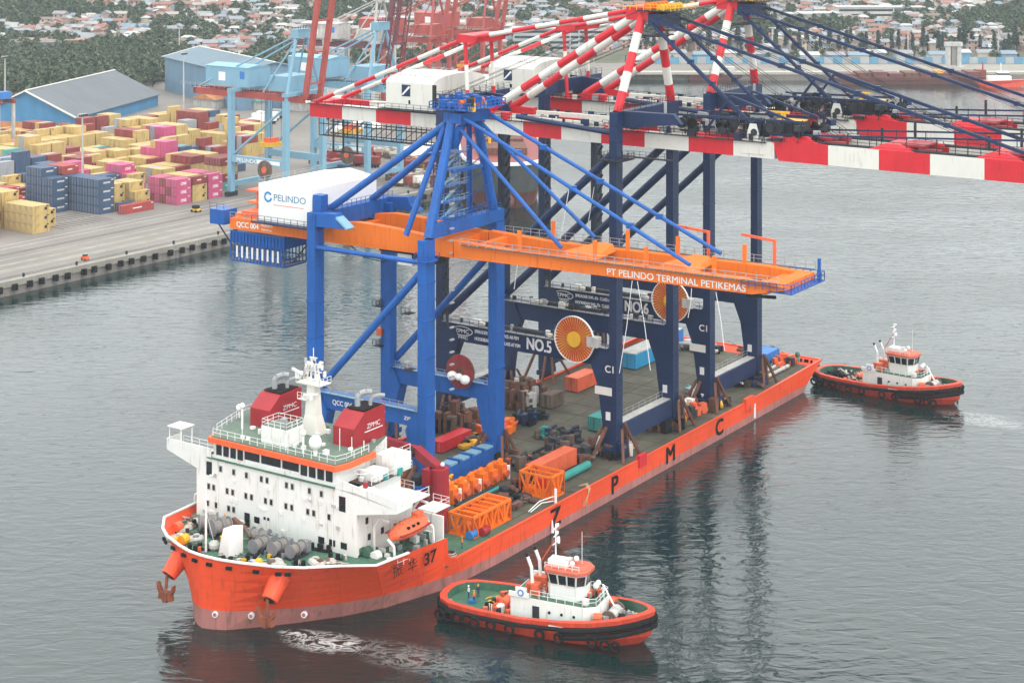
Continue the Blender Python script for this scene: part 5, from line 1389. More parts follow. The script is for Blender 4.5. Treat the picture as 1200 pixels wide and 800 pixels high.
# ================================================================ tugboats
def tug(label, mid, ang):
    t = bpy.data.objects.new('tugboat', None); COL.objects.link(t)
    t.location = (mid[0], mid[1], 0); t.rotation_euler = (0, 0, ang); t['label'] = label; t['category'] = 'tugboat'; t['group'] = 'harbour tugs at the ship'
    OFF[t.name] = Vector((0, 0, 0))
    st = [(-15.8, 0), (-15.6, 1.8), (-14.8, 3.4), (-13.0, 4.6), (-9, 5.3), (-2, 5.5), (4, 5.4), (8, 5.0), (11.5, 3.9), (13.8, 2.4), (15.2, 1.0), (15.6, 0)]

    def zt(x): return 2.5 if x < -3 else 2.5 + max(0, (x + 3) / 18.6) ** 1.6 * 2.0

    def ring(f, z, dx=0.0):
        s_ = [(x * (1 - .02 * 0) + (dx if x > 0 else -dx * .3), h * f, (zt(x) if z is None else z)) for x, h in st]
        return s_ + [(x, -y, zz) for x, y, zz in reversed(s_[1:-1])]
    b = MB(); b.loft([ring(.72, -1.0, -2.2), ring(.84, 0, -1.8), ring(.97, 1.3, -.5), ring(1.0, None)], 'tug_red', cap=False)
    inn = [tuple((v[0] * .935, v[1] * .865, v[2])) for v in ring(1.0, None)]
    inn2 = [(v[0], v[1], 1.35 if v[0] < 6 else 1.9) for v in inn]
    b.loft([ring(1.0, None), inn], 'tug_red', cap=False)
    b.loft([inn, inn2], 'deck_green', cap=False)
    b.build('hull', t)
    b = MB(); n = len(inn2)
    b.add([(0, 0, 1.36)] + [(v[0], v[1], 1.36) for v in inn2], [(0, 1 + i, 1 + (i + 1) % n) for i in range(n)], 'deck_green')
    b.add([(11, 0, 1.95)] + [(v[0], v[1], 1.92) for v in inn2 if v[0] > 6], [(0, 1 + i, 2 + i) for i in range(sum(1 for v in inn2 if v[0] > 6) - 1)], 'deck_green')
    b.build('deck', t)
    rg = ring(1.015, None)
    for k in range(len(rg)):
        a, c = Vector(rg[k]), Vector(rg[(k + 1) % len(rg)])
        stern, bow = a.x < -9, a.x > 7.5
        b = MB(); dz = Vector((0, 0, -.85 if not bow else -1.0)); b.tube(a + dz, c + dz, .42 if (stern or bow) else .3, 'rubber', 8)
        if stern or bow: b.tube(a + dz * 1.9, c + dz * 1.9, .4, 'rubber', 8)
        b.build('fender', t)
    b = MB()
    rr2 = random.Random(4)
    for x in (-14, -12.6, -11.3, -9.8, -8.4, -6, -3.2, 1.2, 4.0, 8.6, 10.4, 11.9):
        for sy in (-1, 1):
            h = [hh for xx, hh in st if xx >= x][0]
            bb = MB()
            cy = sy * (5.2 if -9 < x < 8 else 4.7)
            for q in range(10):
                a0, a1 = 2 * math.pi * q / 10, 2 * math.pi * (q + 1) / 10
                bb.tube((x + .62 * math.cos(a0), cy + sy * .55, 1.0 + .62 * math.sin(a0)), (x + .62 * math.cos(a1), cy + sy * .55, 1.0 + .62 * math.sin(a1)), .2, 'rubber', 6)
            bb.build('tyre_fender', t)
    # deckhouse
    b = MB()
    b.extr([(-4.2, -3.1), (6.6, -3.3), (8.2, -2.2), (8.2, 2.2), (6.6, 3.3), (-4.2, 3.1)], 'z', 1.4, 4.5, 'ship_white')
    b.box(-4.4, -1.4, -3.3, -3.0, 4.5, 5.1, 'ship_white'); b.box(-3.4, -1.8, -3.3, -3.0, 5.1, 5.8, 'ship_white'); b.box(-3.4, -1.8, 3.0, 3.3, 4.5, 5.8, 'ship_white')
    dh = b.build('deckhouse', t)
    b = MB(); b.extr([(-4.0, -3.0), (6.5, -3.1), (8.0, -2.1), (8.0, 2.1), (6.5, 3.1), (-4.0, 3.0)], 'z', 4.52, 4.6, 'deck_green'); b.build('upper_deck', dh)
    b = MB()
    for k in range(26): b.cbox((rr2.choice((rr2.uniform(-1, .4), rr2.uniform(5.9, 7.4))), rr2.uniform(-2.6, 2.6), 4.9), rr2.uniform(.2, .8), rr2.uniform(.2, .8), rr2.uniform(.3, 1.1), rr2.choice(('ship_white', 'grey', 'coral', 'rope', 'dark_steel')))
    kind(b.build('deck_fittings', dh), 'stuff')
    b = MB(); b.rail([(-1.2, -3.1, 4.6), (6.4, -3.2, 4.6), (8.0, -2.2, 4.6), (8.0, 2.2, 4.6), (6.4, 3.2, 4.6), (-1.2, 3.1, 4.6)], 'ship_white', 1.0, 1.3); b.build('railing', dh)
    b = MB(); b.box(-.9, .1, -3.26, -3.14, 1.5, 3.6, 'dark_steel'); b.build('door', dh)
    for x in (1.6, 3.4, 5.2):
        b = MB(); b.tube((x, -3.34, 3.1), (x, -3.24, 3.1), .2, 'glass', 10); b.build('porthole', dh)
    b = MB(); b.tube((-2.6, -3.36, 5.1), (-2.6, -3.3, 5.1), .45, 'mid_blue', 16); b.tube((-2.6, -3.38, 5.1), (-2.6, -3.36, 5.1), .28, 'white', 16); b.build('emblem', dh)
    # wheelhouse, leaning outwards, with separate panes
    b = MB()
    lo = [(1.2, -1.9), (4.9, -1.9), (5.9, -1.0), (5.9, 1.0), (4.9, 1.9), (1.2, 1.9), (.6, 1.2), (.6, -1.2)]
    up = [(x * 1.0 + (x - 3.2) * .13, y * 1.22) for x, y in lo]
    b.loft([[(x, y, 4.6) for x, y in lo], [(x, y, 6.3) for x, y in lo], [(x, y, 8.1) for x, y in up]], 'ship_white')
    wh_ = b.build('wheelhouse', t)
    for i in range(8):
        A, B_ = Vector((*lo[i], 6.3)), Vector((*lo[(i + 1) % 8], 6.3)); C_, D_ = Vector((*up[(i + 1) % 8], 8.1)), Vector((*up[i], 8.1))
        nn = (B_ - A).cross(D_ - A).normalized()
        m_ = 3 if i in (0, 4) else (2 if i in (2, 6) else 1)
        for q in range(m_):
            s0_, s1_ = (q + .1) / m_, (q + .9) / m_
            pt = lambda s, h: (A.lerp(B_, s)).lerp(D_.lerp(C_, s), h)
            P4 = [pt(s0_, .18), pt(s1_, .18), pt(s1_, .92), pt(s0_, .92)]
            b = MB(); b.hexa([p + nn * .01 for p in P4] + [p + nn * .05 for p in P4], 'glass'); b.build('window', wh_)
    b = MB(); b.extr([(x * 1.0 + (x - 3.2) * .2, y * 1.32) for x, y in lo], 'z', 8.12, 8.55, 'tug_roof'); b.extr([(x, y * .9) for x, y in lo], 'z', 8.55, 8.62, 'tug_roof'); b.build('roof', wh_)
    b = MB(); b.cbox((1.9, 0, 9.0), 3.0, 1.8, .7, 'ship_white'); b.ball((4.0, -.8, 9.2), .35, 'white', 8, 5); b.ball((3.9, .9, 9.3), .4, 'white', 8, 5); b.cbox((3.2, 0, 9.3), .6, 1.3, .5, 'cloth_grey'); b.rail([(.4, -1.9, 8.6), (5.4, -1.9, 8.6)], 'ship_white', .7, 1); b.build('roof_gear', wh_)
    b = MB(); b.tube((1.2, 0, 9.2), (1.2, 0, 14.0), .13, 'white', 8, .08)
    for z, wdt in ((11.4, 1.0), (12.4, .7), (13.4, .9)): b.beam((1.2, -wdt, z), (1.2, wdt, z), .12, .12, 'white'); b.cbox((1.2, wdt * .8, z + .2), .3, .3, .4, 'white')
    b.cbox((1.6, .1, 11.8), .35, 1.9, .28, 'white', .4); b.beam((1.2, 0, 12.0), (-.8, 0, 8.8), .12, .12, 'coral'); b.tube((4.6, 1.2, 8.6), (4.6, 1.2, 13.0), .04, 'white', 5)
    b.build('mast', t)
    for sy in (-1, 1):
        b = MB(); b.path([(-1.6, sy * 1.4, 4.6), (-1.8, sy * 1.4, 8.0), (-2.4, sy * 1.4, 9.4)], .24, 'white', 10); b.box(-2.4, -.6, sy * 1.4 - .7, sy * 1.4 + .7, 4.6, 6.0, 'coral'); b.tube((-2.4, sy * 1.4, 9.4), (-2.6, sy * 1.4, 9.8), .2, 'black', 8); b.build('exhaust_stack', t)
    # foredeck winch, towing gear, stern gear
    b = MB()
    b.tube((9.6, -1.6, 3.0), (9.6, 1.6, 3.0), .8, 'cloth_grey', 12); b.tube((9.6, -1.9, 3.0), (9.6, -1.6, 3.0), 1.1, 'brown_steel', 12); b.tube((9.6, 1.6, 3.0), (9.6, 1.9, 3.0), 1.1, 'brown_steel', 12)
    for k in range(44): b.cbox((rr2.uniform(8.4, 13), rr2.uniform(-2.2, 2.2), 2.3 + rr2.random() * .8), rr2.uniform(.3, 1), rr2.uniform(.3, 1), rr2.uniform(.3, 1), rr2.choice(('cloth_grey', 'brown_steel', 'grey', 'black', 'rusty')), rr2.random())
    b.build('anchor_winch', t)
    b = MB(); b.tube((7.9, -2.9, 3.4), (9.0, -2.6, 3.4), .55, 'coral', 10); b.build('life_raft', t)
    b = MB(); b.tube((7.9, 2.6, 3.6), (9.2, 2.4, 3.6), .55, 'coral', 10); b.build('life_raft', t)
    b = MB(); b.path([(7.6, 1.4, 4.6), (7.6, 1.4, 6.2), (9.6, 1.0, 3.4)], .12, 'white', 6); b.ball((6.8, .8, 6.1), .45, 'white', 8, 5); b.ball((6.8, 1.7, 6.2), .4, 'white', 8, 5); b.build('fire_monitor', t)
    b = MB(); b.tube((-6.2, -1.2, 2.1), (-6.2, 1.2, 2.1), .75, 'coral', 12)
    for k in range(26): b.cbox((rr2.uniform(-7.9, -4.6), rr2.uniform(-3.4, 2.8), 1.9), rr2.uniform(.4, 1.2), rr2.uniform(.3, .9), rr2.uniform(.6, 1.3), rr2.choice(('coral', 'band_red', 'coral', 'black', 'dark_steel', 'cream_white')), rr2.random())
    b.build('tow_winch', t)
    b = MB(); b.ball((-8.2, .6, 1.8), .7, 'green_bright', 8, 5, .8); b.cbox((-8.3, -.4, 1.7), .9, .6, .6, 'yellow'); b.path([(-8.0 + 2.0 * math.cos(a), 2.9 * math.sin(a), 1.5) for a in [.3 + k * .25 for k in range(11)]], .08, 'yellow', 5); b.box(-11.6, -10.8, -1.0, -.1, 1.4, 1.8, 'mid_blue')
    b.tube((-7.6, -2.6, 1.4), (-7.6, -2.6, 2.6), .1, 'cream_white', 6); b.tube((-7.2, -2.8, 1.4), (-7.2, -2.8, 2.6), .1, 'cream_white', 6); b.path([(-13.6, -2.6, 2.2), (-12.4, -3.0, 1.5)], .07, 'cream_white', 5); b.build('tow_gear', t)
    b = MB(); b.box(2.4, 7.2, -5.44, -5.40, 2.05, 2.4, 'cream_white'); b.text('HARBOUR', (2.7, -5.45, 2.1), (1, 0, 0), (0, 0, 1), .3, 'tug_red', .02, xs=1.8) if False else None; b.build('name_plate', t)
    return t


t1 = tug('red and white tugboat in the foreground pushing against the ship side by the 37', (4.9, 240.3), R(-24.1))
T1 = Frame(4.9, 240.3, R(-24.1))
t2 = dup(t1, (75.9, 352.7, 0), R(-37), 'smaller looking red and white tugboat at the ship stern')
T2 = Frame(75.9, 352.7, R(-37))
person('person', 'person in white shirt and dark trousers at the stern rail of the foreground tug', T1, T1.w(-12.3, .6, 1.38), 2.0, 'white', 'overall_navy')
person('person', 'person in dark clothes standing next to the white shirt on the foreground tug', T1, T1.w(-11.2, 1.4, 1.38), .5, 'overall_navy', 'overall_navy')
person('person', 'person in orange jacket on the green stern deck of the foreground tug', T1, T1.w(-10.9, -.6, 1.38), 1.1, 'overall_orange', 'overall_navy')
b = MB()
for k in range(46):
    b.tube((rs.uniform(-13, -5), rs.uniform(-2.6, 2.6), rs.uniform(1.8, 2.6)), (rs.uniform(-13, -5), rs.uniform(-2.6, 2.6), rs.uniform(1.8, 2.6)), .22, rs.choice(('black', 'black', 'dark_steel', 'rope')), 6)
o = single(b, 'hawser_heap', 'dark tangled hawser filling the aft deck of the stern tug', 'rope', T2, (0, 0, 0), local=True)
# ================================================================ water
m = bpy.data.materials.new('sea_water'); m.use_nodes = True
t_ = m.node_tree; L_ = t_.links
pb = t_.nodes['Principled BSDF']
pb.inputs['IOR'].default_value = 1.54
tc = t_.nodes.new('ShaderNodeTexCoord')


def N(kind_, **kw):
    n = t_.nodes.new(kind_)
    for k, v in kw.items():
        if k in n.inputs: n.inputs[k].default_value = v
        else: setattr(n, k, v)
    return n


def mapped(sx, sy, rot=0.0):
    mp = N('ShaderNodeMapping'); mp.inputs['Scale'].default_value = (sx, sy, 1); mp.inputs['Rotation'].default_value = (0, 0, rot)
    L_.new(tc.outputs['Object'], mp.inputs[0]); return mp


def noi(mp, sc, det, rough=.55, dist=0.0):
    n = N('ShaderNodeTexNoise', Scale=sc, Detail=det, Roughness=rough, Distortion=dist); L_.new(mp.outputs[0], n.inputs['Vector']); return n


def math_(op, a, b=None, c=None):
    n = N('ShaderNodeMath', operation=op)
    for i, x in enumerate((a, b, c)):
        if x is None: continue
        if isinstance(x, (int, float)): n.inputs[i].default_value = x
        else: L_.new(x, n.inputs[i])
    return n.outputs[0]


w1 = noi(mapped(.20, .46, .25), 1.0, 2, .5, .8)       # lazy swell
w2 = noi(mapped(.55, 1.0, .2), 1.0, 4, .6, .3)        # wind ripples
w3 = noi(mapped(2.4, 3.6, .1), 1.0, 3, .6)
# calmer patches against rippled ones
wp = noi(mapped(.012, .02), 1.0, 2, .5)
rp = N('ShaderNodeMapRange'); L_.new(wp.outputs[0], rp.inputs[0]); rp.inputs[1].default_value = .35; rp.inputs[2].default_value = .65; rp.inputs[3].default_value = .18; rp.inputs[4].default_value = 1.35
h1 = math_('MULTIPLY', w1.outputs[0], .62)
h2 = math_('MULTIPLY', math_('MULTIPLY', w2.outputs[0], .30), rp.outputs[0])
h3 = math_('MULTIPLY', math_('MULTIPLY', w3.outputs[0], .03), rp.outputs[0])
hs = math_('ADD', math_('ADD', h1, h2), h3)
bp = N('ShaderNodeBump', Strength=1.0, Distance=.24); L_.new(hs, bp.inputs['Height'])
sep = N('ShaderNodeSeparateXYZ'); L_.new(tc.outputs['Object'], sep.inputs[0])


def blob(cx, cy, rx, ry, ang):
    ca, sa = math.cos(ang), math.sin(ang)
    dx = math_('SUBTRACT', sep.outputs[0], cx); dy = math_('SUBTRACT', sep.outputs[1], cy)
    u = math_('DIVIDE', math_('ADD', math_('MULTIPLY', dx, ca), math_('MULTIPLY', dy, sa)), rx)
    v = math_('DIVIDE', math_('SUBTRACT', math_('MULTIPLY', dy, ca), math_('MULTIPLY', dx, sa)), ry)
    r2 = math_('ADD', math_('MULTIPLY', u, u), math_('MULTIPLY', v, v))
    return math_('MAXIMUM', math_('SUBTRACT', 1.0, r2), 0.0)


blobs = [blob(-25.0, 234.6, 6.8, 3.6, -.3), blob(-29, 237.4, 3.2, 1.5, -.1), blob(90, 334, 10, 5, -.6), blob(-13, 229.5, 13, 4.5, -.5), blob(26, 228, 8, 5, -.5)]
wt = [.8, 1.1, .38, .2, .06]
acc = None
for bb_, w_ in zip(blobs, wt):
    q = math_('MULTIPLY', bb_, w_); acc = q if acc is None else math_('MAXIMUM', acc, q)
fn = noi(mapped(.20, .42, .4), 1.0, 5, .6, 2.6)
fr = math_('ABSOLUTE', math_('SUBTRACT', fn.outputs[0], .5))
vein = math_('MAXIMUM', math_('SUBTRACT', 1.0, math_('MULTIPLY', fr, 12.0)), 0.0)
fn2 = noi(mapped(.5, .7), 1.0, 7, .75, .6)
foam = math_('MULTIPLY', math_('MULTIPLY', vein, acc), math_('MULTIPLY', fn2.outputs[0], 2.6))
cl = N('ShaderNodeClamp'); L_.new(foam, cl.inputs[0])
mx = N('ShaderNodeMixRGB'); L_.new(cl.outputs[0], mx.inputs[0])
mx.inputs[1].default_value = (.006, .019, .018, 1); mx.inputs[2].default_value = (.62, .64, .62, 1)
L_.new(mx.outputs[0], pb.inputs['Base Color'])
rg_ = math_('ADD', math_('MULTIPLY', cl.outputs[0], .6), .045)
L_.new(rg_, pb.inputs['Roughness']); L_.new(bp.outputs[0], pb.inputs['Normal'])
M['sea_water'] = m
b = MB(); b.add([(-6000, 20, 0), (6000, 20, 0), (6000, 9000, 0), (-6000, 9000, 0)], [(0, 1, 2, 3)], 'sea_water'); kind(b.build('water'), 'structure')

rt0 = random.Random(14)
# ================================================================ quay and port land
q = lambda x, y, z=0: tuple(QUAY.w(x, y, z))
b = MB()
e0, e1 = q(-420, 0), q(187, 0)
poly = [(e0[0], e0[1]), (e1[0], e1[1]), (-20, 700), (-16, 800), (62, 952), (130, 946), (420, 944), (1500, 960), (5000, 2200), (5000, 8500), (-5000, 8500), (-5000, 300)]
b.extr(poly, 'z', -3, 3.5, 'concrete'); kind(b.build('ground'), 'structure')
b = MB(); b.box(-420, 187, -.35, 1.6, 2.2, 3.72, 'concrete_edge')
qe = kind(b.build('quay_edge', None), 'structure'); qe.location = QUAY.o; qe.rotation_euler = (0, 0, QUAY.a)
fm = MB(); fm.box(-.7, .7, -1.1, -.36, 1.3, 2.8, 'rubber'); fm.tube((0, -1.2, 1.3), (0, -1.2, 2.7), .45, 'rubber', 8); fm = fm.build('fender', qe)
fm.location = (4, 0, 0)
for k in range(-2, 42):
    if k != 1: dup(fm, Vector((4 + (k - 1) * 4.3 + rt0.uniform(-.7, .7), 0, rt0.uniform(-.15, .15))), parent=qe)
for y in (3.2, 4.4, 27.0, 28.2):
    b = MB(); b.box(-420, 187, y, y + .22, 3.5, 3.56, 'asphalt_line'); r_ = kind(b.build('crane_rail'), 'structure'); r_.location = QUAY.o; r_.rotation_euler = (0, 0, QUAY.a)
b = MB()
for y, c, wd in ((9.5, 'concrete_edge', 3.0), (16.0, 'concrete_edge', 2.0), (34.0, 'cloth_grey', .3), (38.0, 'cloth_grey', .3), (22, 'concrete_edge', 1.2)): b.box(-420, 187, y, y + wd, 3.504, 3.512, c)
r_ = kind(b.build('pavement_bands'), 'structure'); r_.location = QUAY.o; r_.rotation_euler = (0, 0, QUAY.a)
b = MB()
for k in range(9):
    for j in range(2): b.box(56 + k * 2.3, 56.7 + k * 2.3, 44 + j * 10, 52 + j * 10, 3.504, 3.515, 'asphalt_line')
r_ = kind(b.build('yard_markings'), 'structure'); r_.location = QUAY.o; r_.rotation_euler = (0, 0, QUAY.a)
b = MB(); b.tube((0, 0, 0), (0, 0, .6), .28, 'dark_steel', 8); b.ball((0, 0, .65), .4, 'dark_steel', 8, 4)
bo = single(b, 'bollard', 'dark mooring bollard along the quay edge', 'bollard', QUAY, (8, 1.0, 3.72), 'mooring bollards on the quay', local=True)
for k in range(1, 10): dup(bo, QUAY.w(8 + k * 17, 1.0, 3.72))
b = MB(); b.box(-.6, .6, -.9, .9, .25, 1.1, 'coral'); b.box(-.5, .5, -.5, .4, 1.1, 1.6, 'glass')
for x in (-.6, .5):
    for y in (-.65, .65): b.tube((x, y, .3), (x + .1, y, .3), .3, 'black', 8)
single(b, 'quay_buggy', 'small reddish vehicle parked near the quay edge', 'vehicle', QUAY, (31, 4.8, 3.56), local=True)
b = MB(); b.box(-.8, .8, -1.2, 1.2, .5, 1.1, 'yellow'); b.box(-.8, .8, -.9, .9, 1.1, 2.0, 'glass')
for x in (-1.2, 1.0):
    for y in (-.9, .9): b.tube((x * .8, y, .4), (x * .8 + .2, y, .4), .4, 'black', 8)
single(b, 'forklift', 'small yellow and black vehicle on the apron near the pink containers', 'vehicle', QUAY, (98, 33, 3.51), local=True)

# ---------------------------------------------------------------- containers in the yard
paint('box_yellow', (.50, .36, .14), .55, .16, .5, rust=.15)
paint('box_maroon', (.24, .045, .04), .55, .25, .5, rust=.1)
paint('box_pink', (.50, .085, .19), .55, .15, .5)
paint('box_navy', (.05, .09, .16), .55, .2, .5, rust=.1)
paint('box_red', (.36, .055, .05), .55, .2, .5, rust=.1)
paint('box_green', (.10, .33, .29), .55, .2, .5)
paint('box_grey', (.33, .34, .36), .6, .2, .5, rust=.15)
paint('box_orange', (.52, .22, .09), .55, .2, .5, rust=.1)
CW, CH = 2.44, 2.60
PROTO = {}


def cproto(c, L):
    if (c, L) in PROTO: return PROTO[(c, L)]
    b = MB()
    b.box(.04, L - .04, .04, CW - .04, .04, CH - .04, c)
    for x in (0, L - .14):
        for y in (0, CW - .14): b.box(x, x + .14, y, y + .14, 0, CH, c)
    for z in (0, CH - .12):
        for y in (0, CW - .1): b.box(.14, L - .14, y, y + .1, z, z + .12, c)
    for x in (.8, 1.6): b.box(-.01, .02, x, x + .05, .15, CH - .15, 'grey')
    n = int(L / 1.0)
    for k in range(1, n):
        b.box(L * k / n - .1, L * k / n + .1, .01, .04, .12, CH - .12, c)
    if c == 'box_yellow': b.box(L * .70, L * .70 + .85, -.02, -.005, 1.1, 1.95, 'dark_steel')
    elif c == 'box_pink': b.text('ONE', (L * .3, -.005, .75), (1, 0, 0), (0, 0, 1), 1.25, 'white', .01, xs=.9, bold=.03)
    elif c == 'box_navy': b.box(L * .3, L * .75, -.02, -.005, 1.2, 1.7, 'cloth_grey')
    else: b.box(L * .3, L * .6, -.02, -.005, 1.25, 1.6, 'cream_white')
    b.box(L - 1.2, L - .3, -.02, -.005, CH - .55, CH - .3, 'cream_white' if c != 'box_yellow' else 'dark_steel')
    for x in (.35, 1.95): b.box(-.01, .02, x, x + .05, .15, CH - .15, 'cloth_grey')
    o = b.build('container')
    me = o.data; bpy.data.objects.remove(o)
    PROTO[(c, L)] = me
    return me


WORDC = {'box_yellow': 'yellow', 'box_maroon': 'maroon', 'box_pink': 'pink', 'box_navy': 'dark blue', 'box_red': 'red', 'box_green': 'green', 'box_grey': 'grey', 'box_orange': 'orange'}
TIER = ('bottom', 'second', 'third', 'fourth', 'fifth')
cells = []      # (x, y, tier, height, colour, length, block phrase)


def block(x, y, cols, L, where, order=None):
    """one stack: list of colours from the ground up"""
    for k, c in enumerate(cols): cells.append((x, y, k, len(cols), c, L, where))


Y_, P_, B_, R_, MR, G_, GR, O_ = 'box_yellow', 'box_pink', 'box_navy', 'box_red', 'box_maroon', 'box_green', 'box_grey', 'box_orange'
rc = random.Random(21)
LS, LB20 = 6.06, 12.19
for k in range(5): block(45.7, 44.6 + k * 2.56, [Y_] * 3, LS, 'front yellow block beside the apron, row %s from the quay' % TIER[k].replace('bottom', 'first'))
for k in range(3): block(45.7 + 6.5, 44.6 + 5.2 + k * 2.56, [Y_] * 2, LS, 'stepped right end of the front yellow block, row %s' % TIER[k].replace('bottom', 'first'))
for k in range(5): block(38.6, 57.6 + k * 2.56, [Y_, MR, Y_, Y_][: 4], LS, 'taller yellow block behind the front one, row %s' % TIER[k].replace('bottom', 'first'))
for k in range(4): block(45.7, 58.4 + k * 2.56, [Y_] * 4, LS, 'second bay of the taller yellow block, row %s' % TIER[k].replace('bottom', 'first'))
for k in range(4): block(30.8, 49.4 + k * 2.56, [R_, R_], LS * 1.2, 'red pair at the picture edge, row %s' % TIER[k].replace('bottom', 'first'))
for k in range(3): block(60.5, 74 + k * 2.56, [R_, R_, R_][:3 - (k == 0)], LS, 'red block between yellow and blue ones, row %s' % TIER[k].replace('bottom', 'first'))
for k in range(6): block(77.3, 53.2 + k * 2.56, [B_] * 4, LS, 'tall dark blue block at the apron, row %s' % (TIER + ('sixth',))[k].replace('bottom', 'first'))
for k in range(5): block(70.6, 66.4 + k * 2.56, [B_] * (5 if k > 1 else 4), LS, 'rear dark blue block, row %s' % TIER[k].replace('bottom', 'first'))
for k in range(3): block(77.3, 69.6 + k * 2.56, [B_, B_, B_, B_, R_][:5], LS, 'dark blue block topped with red, row %s' % TIER[k].replace('bottom', 'first'))
block(84.2, 51.4, [B_], LS, 'single low box in front of the tall dark blue block')
block(81.8, 47.2, [R_], LB20, 'long box lying alone on the apron between blue and pink blocks')
for k in range(4): block(90.6, 52 + k * 2.56, [Y_, Y_, Y_][:2 + (k > 0)], LS, 'yellow block between blue and pink ones, row %s' % TIER[k].replace('bottom', 'first'))
for k in range(4): block(84.0, 56 + k * 2.56, [Y_] * 3, LS, 'yellow block right behind the tall dark blue one, row %s' % TIER[k].replace('bottom', 'first'))
for k in range(5):
    cols3 = [[P_, P_, P_], [Y_, Y_, MR], [P_, P_, P_]]
    for j in range(3):
        if k == 0: cc = cols3[j]
        else: cc = [rc.choice((P_, MR, P_)) for _ in range(3)] if j != 1 else [MR, Y_, Y_]
        block(102.4 + j * 6.9, 46.2 + k * 2.56, cc, LS, 'pink block nearest the quay, bay %s, row %s' % (TIER[j].replace('bottom', 'first'), TIER[k].replace('bottom', 'first')))
for k in range(3): block(129.5, 54.5 + k * 2.56, [G_, MR, Y_, MR], LS * 1.3, 'mixed stack beside the pale blue crane leg, row %s' % TIER[k].replace('bottom', 'first'))
far = []
bays = [x for x in range(-2, 30)]
for bi, y0 in enumerate((78, 98, 120, 142, 165, 188, 212)):
    for i in range(-4, 36):
        x0 = 6 + i * 6.65
        for k in range(5):
            y = y0 + k * 2.56
            P3 = QUAY.w(x0, y, 6)
            u = 600 + 2050 * P3.x / P3.y
            if u < -25 or u > 300: continue
            if 175 < x0 < 300 and y > 195 - (x0 - 175) * 0.0 and bi >= 5: continue
            if bi == 0 and 34 < x0 < 82 and y < 84: continue
            v1_ = noise.noise(Vector((x0 * .045, y0 * .09, 3.1)))
            v2_ = noise.noise(Vector((x0 * .11, y * .07, 9.4)))
            if v1_ < -.36: continue
            h = int(2.6 + v1_ * 2.6 + v2_ * 1.6)
            if (i % 9) == 8: continue
            h = max(0, min(4, h))
            if h == 0: continue
            cn = noise.noise(Vector((x0 * .035 + 7, y0 * .05, 1.7)))
            pal = (Y_, Y_, Y_, Y_, MR) if cn < .0 else ((MR, Y_, Y_, P_) if cn < .1 else ((P_, MR, Y_, P_) if cn < .2 else (B_, MR, GR, Y_)))
            if bi > 4: pal = (MR, MR, B_, Y_, GR, MR, Y_)
            if rc.random() < .05: pal = (G_, O_, GR)
            r3 = random.Random(int(x0 * 13) + bi * 977)
            cc = [rc.choice(pal) for _ in range(h)] if rc.random() < .22 else [r3.choice(pal)] * h
            block(x0, y, cc, LS, 'block %d of the yard' % bi)
# nearest in the picture first
cells.sort(key=lambda c: QUAY.w(c[0], c[1], 0).y)
# visible ones: top of a stack or on a face seen from the camera
occ = {(round(c[0]), round(c[1] * 2), c[2]) for c in cells}
vis, hid = [], []
for c in cells:
    (vis if (c[2] == c[3] - 1 or c[1] < 78 or rc.random() < .7) else hid).append(c)
near, rest = vis[:300], vis[300:] + hid
AREA = ['nearest the apron', 'in the middle of the yard', 'towards the warehouses']
cnt = {}
for c in near:
    x, y, k, h, col, L, where = c
    o = bpy.data.objects.new('shipping_container', cproto(col, L))
    COL.objects.link(o)
    o.location = QUAY.w(x, y, 3.52 + k * (CH + .03)); o.rotation_euler = (0, 0, QUAY.a)
    if where.startswith('block'):
        a = int((x + 30) / 40); nm = ('front', 'second', 'third', 'fourth', 'fifth', 'sixth', 'rear')[int(where.split()[1])]
        lab = '%s container, %s of its stack, %s yard row, %s' % (WORDC[col], 'top' if k == h - 1 else TIER[k], nm, ('at the picture edge', 'left of the light masts', 'left of the light masts', 'between the light masts', 'beyond the dark blue block', 'beyond the pink block', 'near the pale blue crane', 'near the pale blue crane', 'by the warehouse')[min(8, max(0, a))])
    else: lab = '%s container, %s tier, %s' % (WORDC[col], TIER[k] if k < h - 1 or h == 1 else 'top', where)
    o['label'] = ' '.join(lab.split()[:16]); o['category'] = 'container'; o['group'] = 'containers stacked in the yard'
b = MB()
for x, y, k, h, col, L, where in rest:
    z = 3.52 + k * (CH + .03)
    b.box(x + .02, x + L - .02, y + .02, y + CW - .02, z, z + CH, col)
if rest:
    o = b.build('distant_containers', recalc=False); o.location = QUAY.o; o.rotation_euler = (0, 0, QUAY.a); kind(o, 'stuff'); o['label'] = 'farther container stacks of the yard behind the front rows'


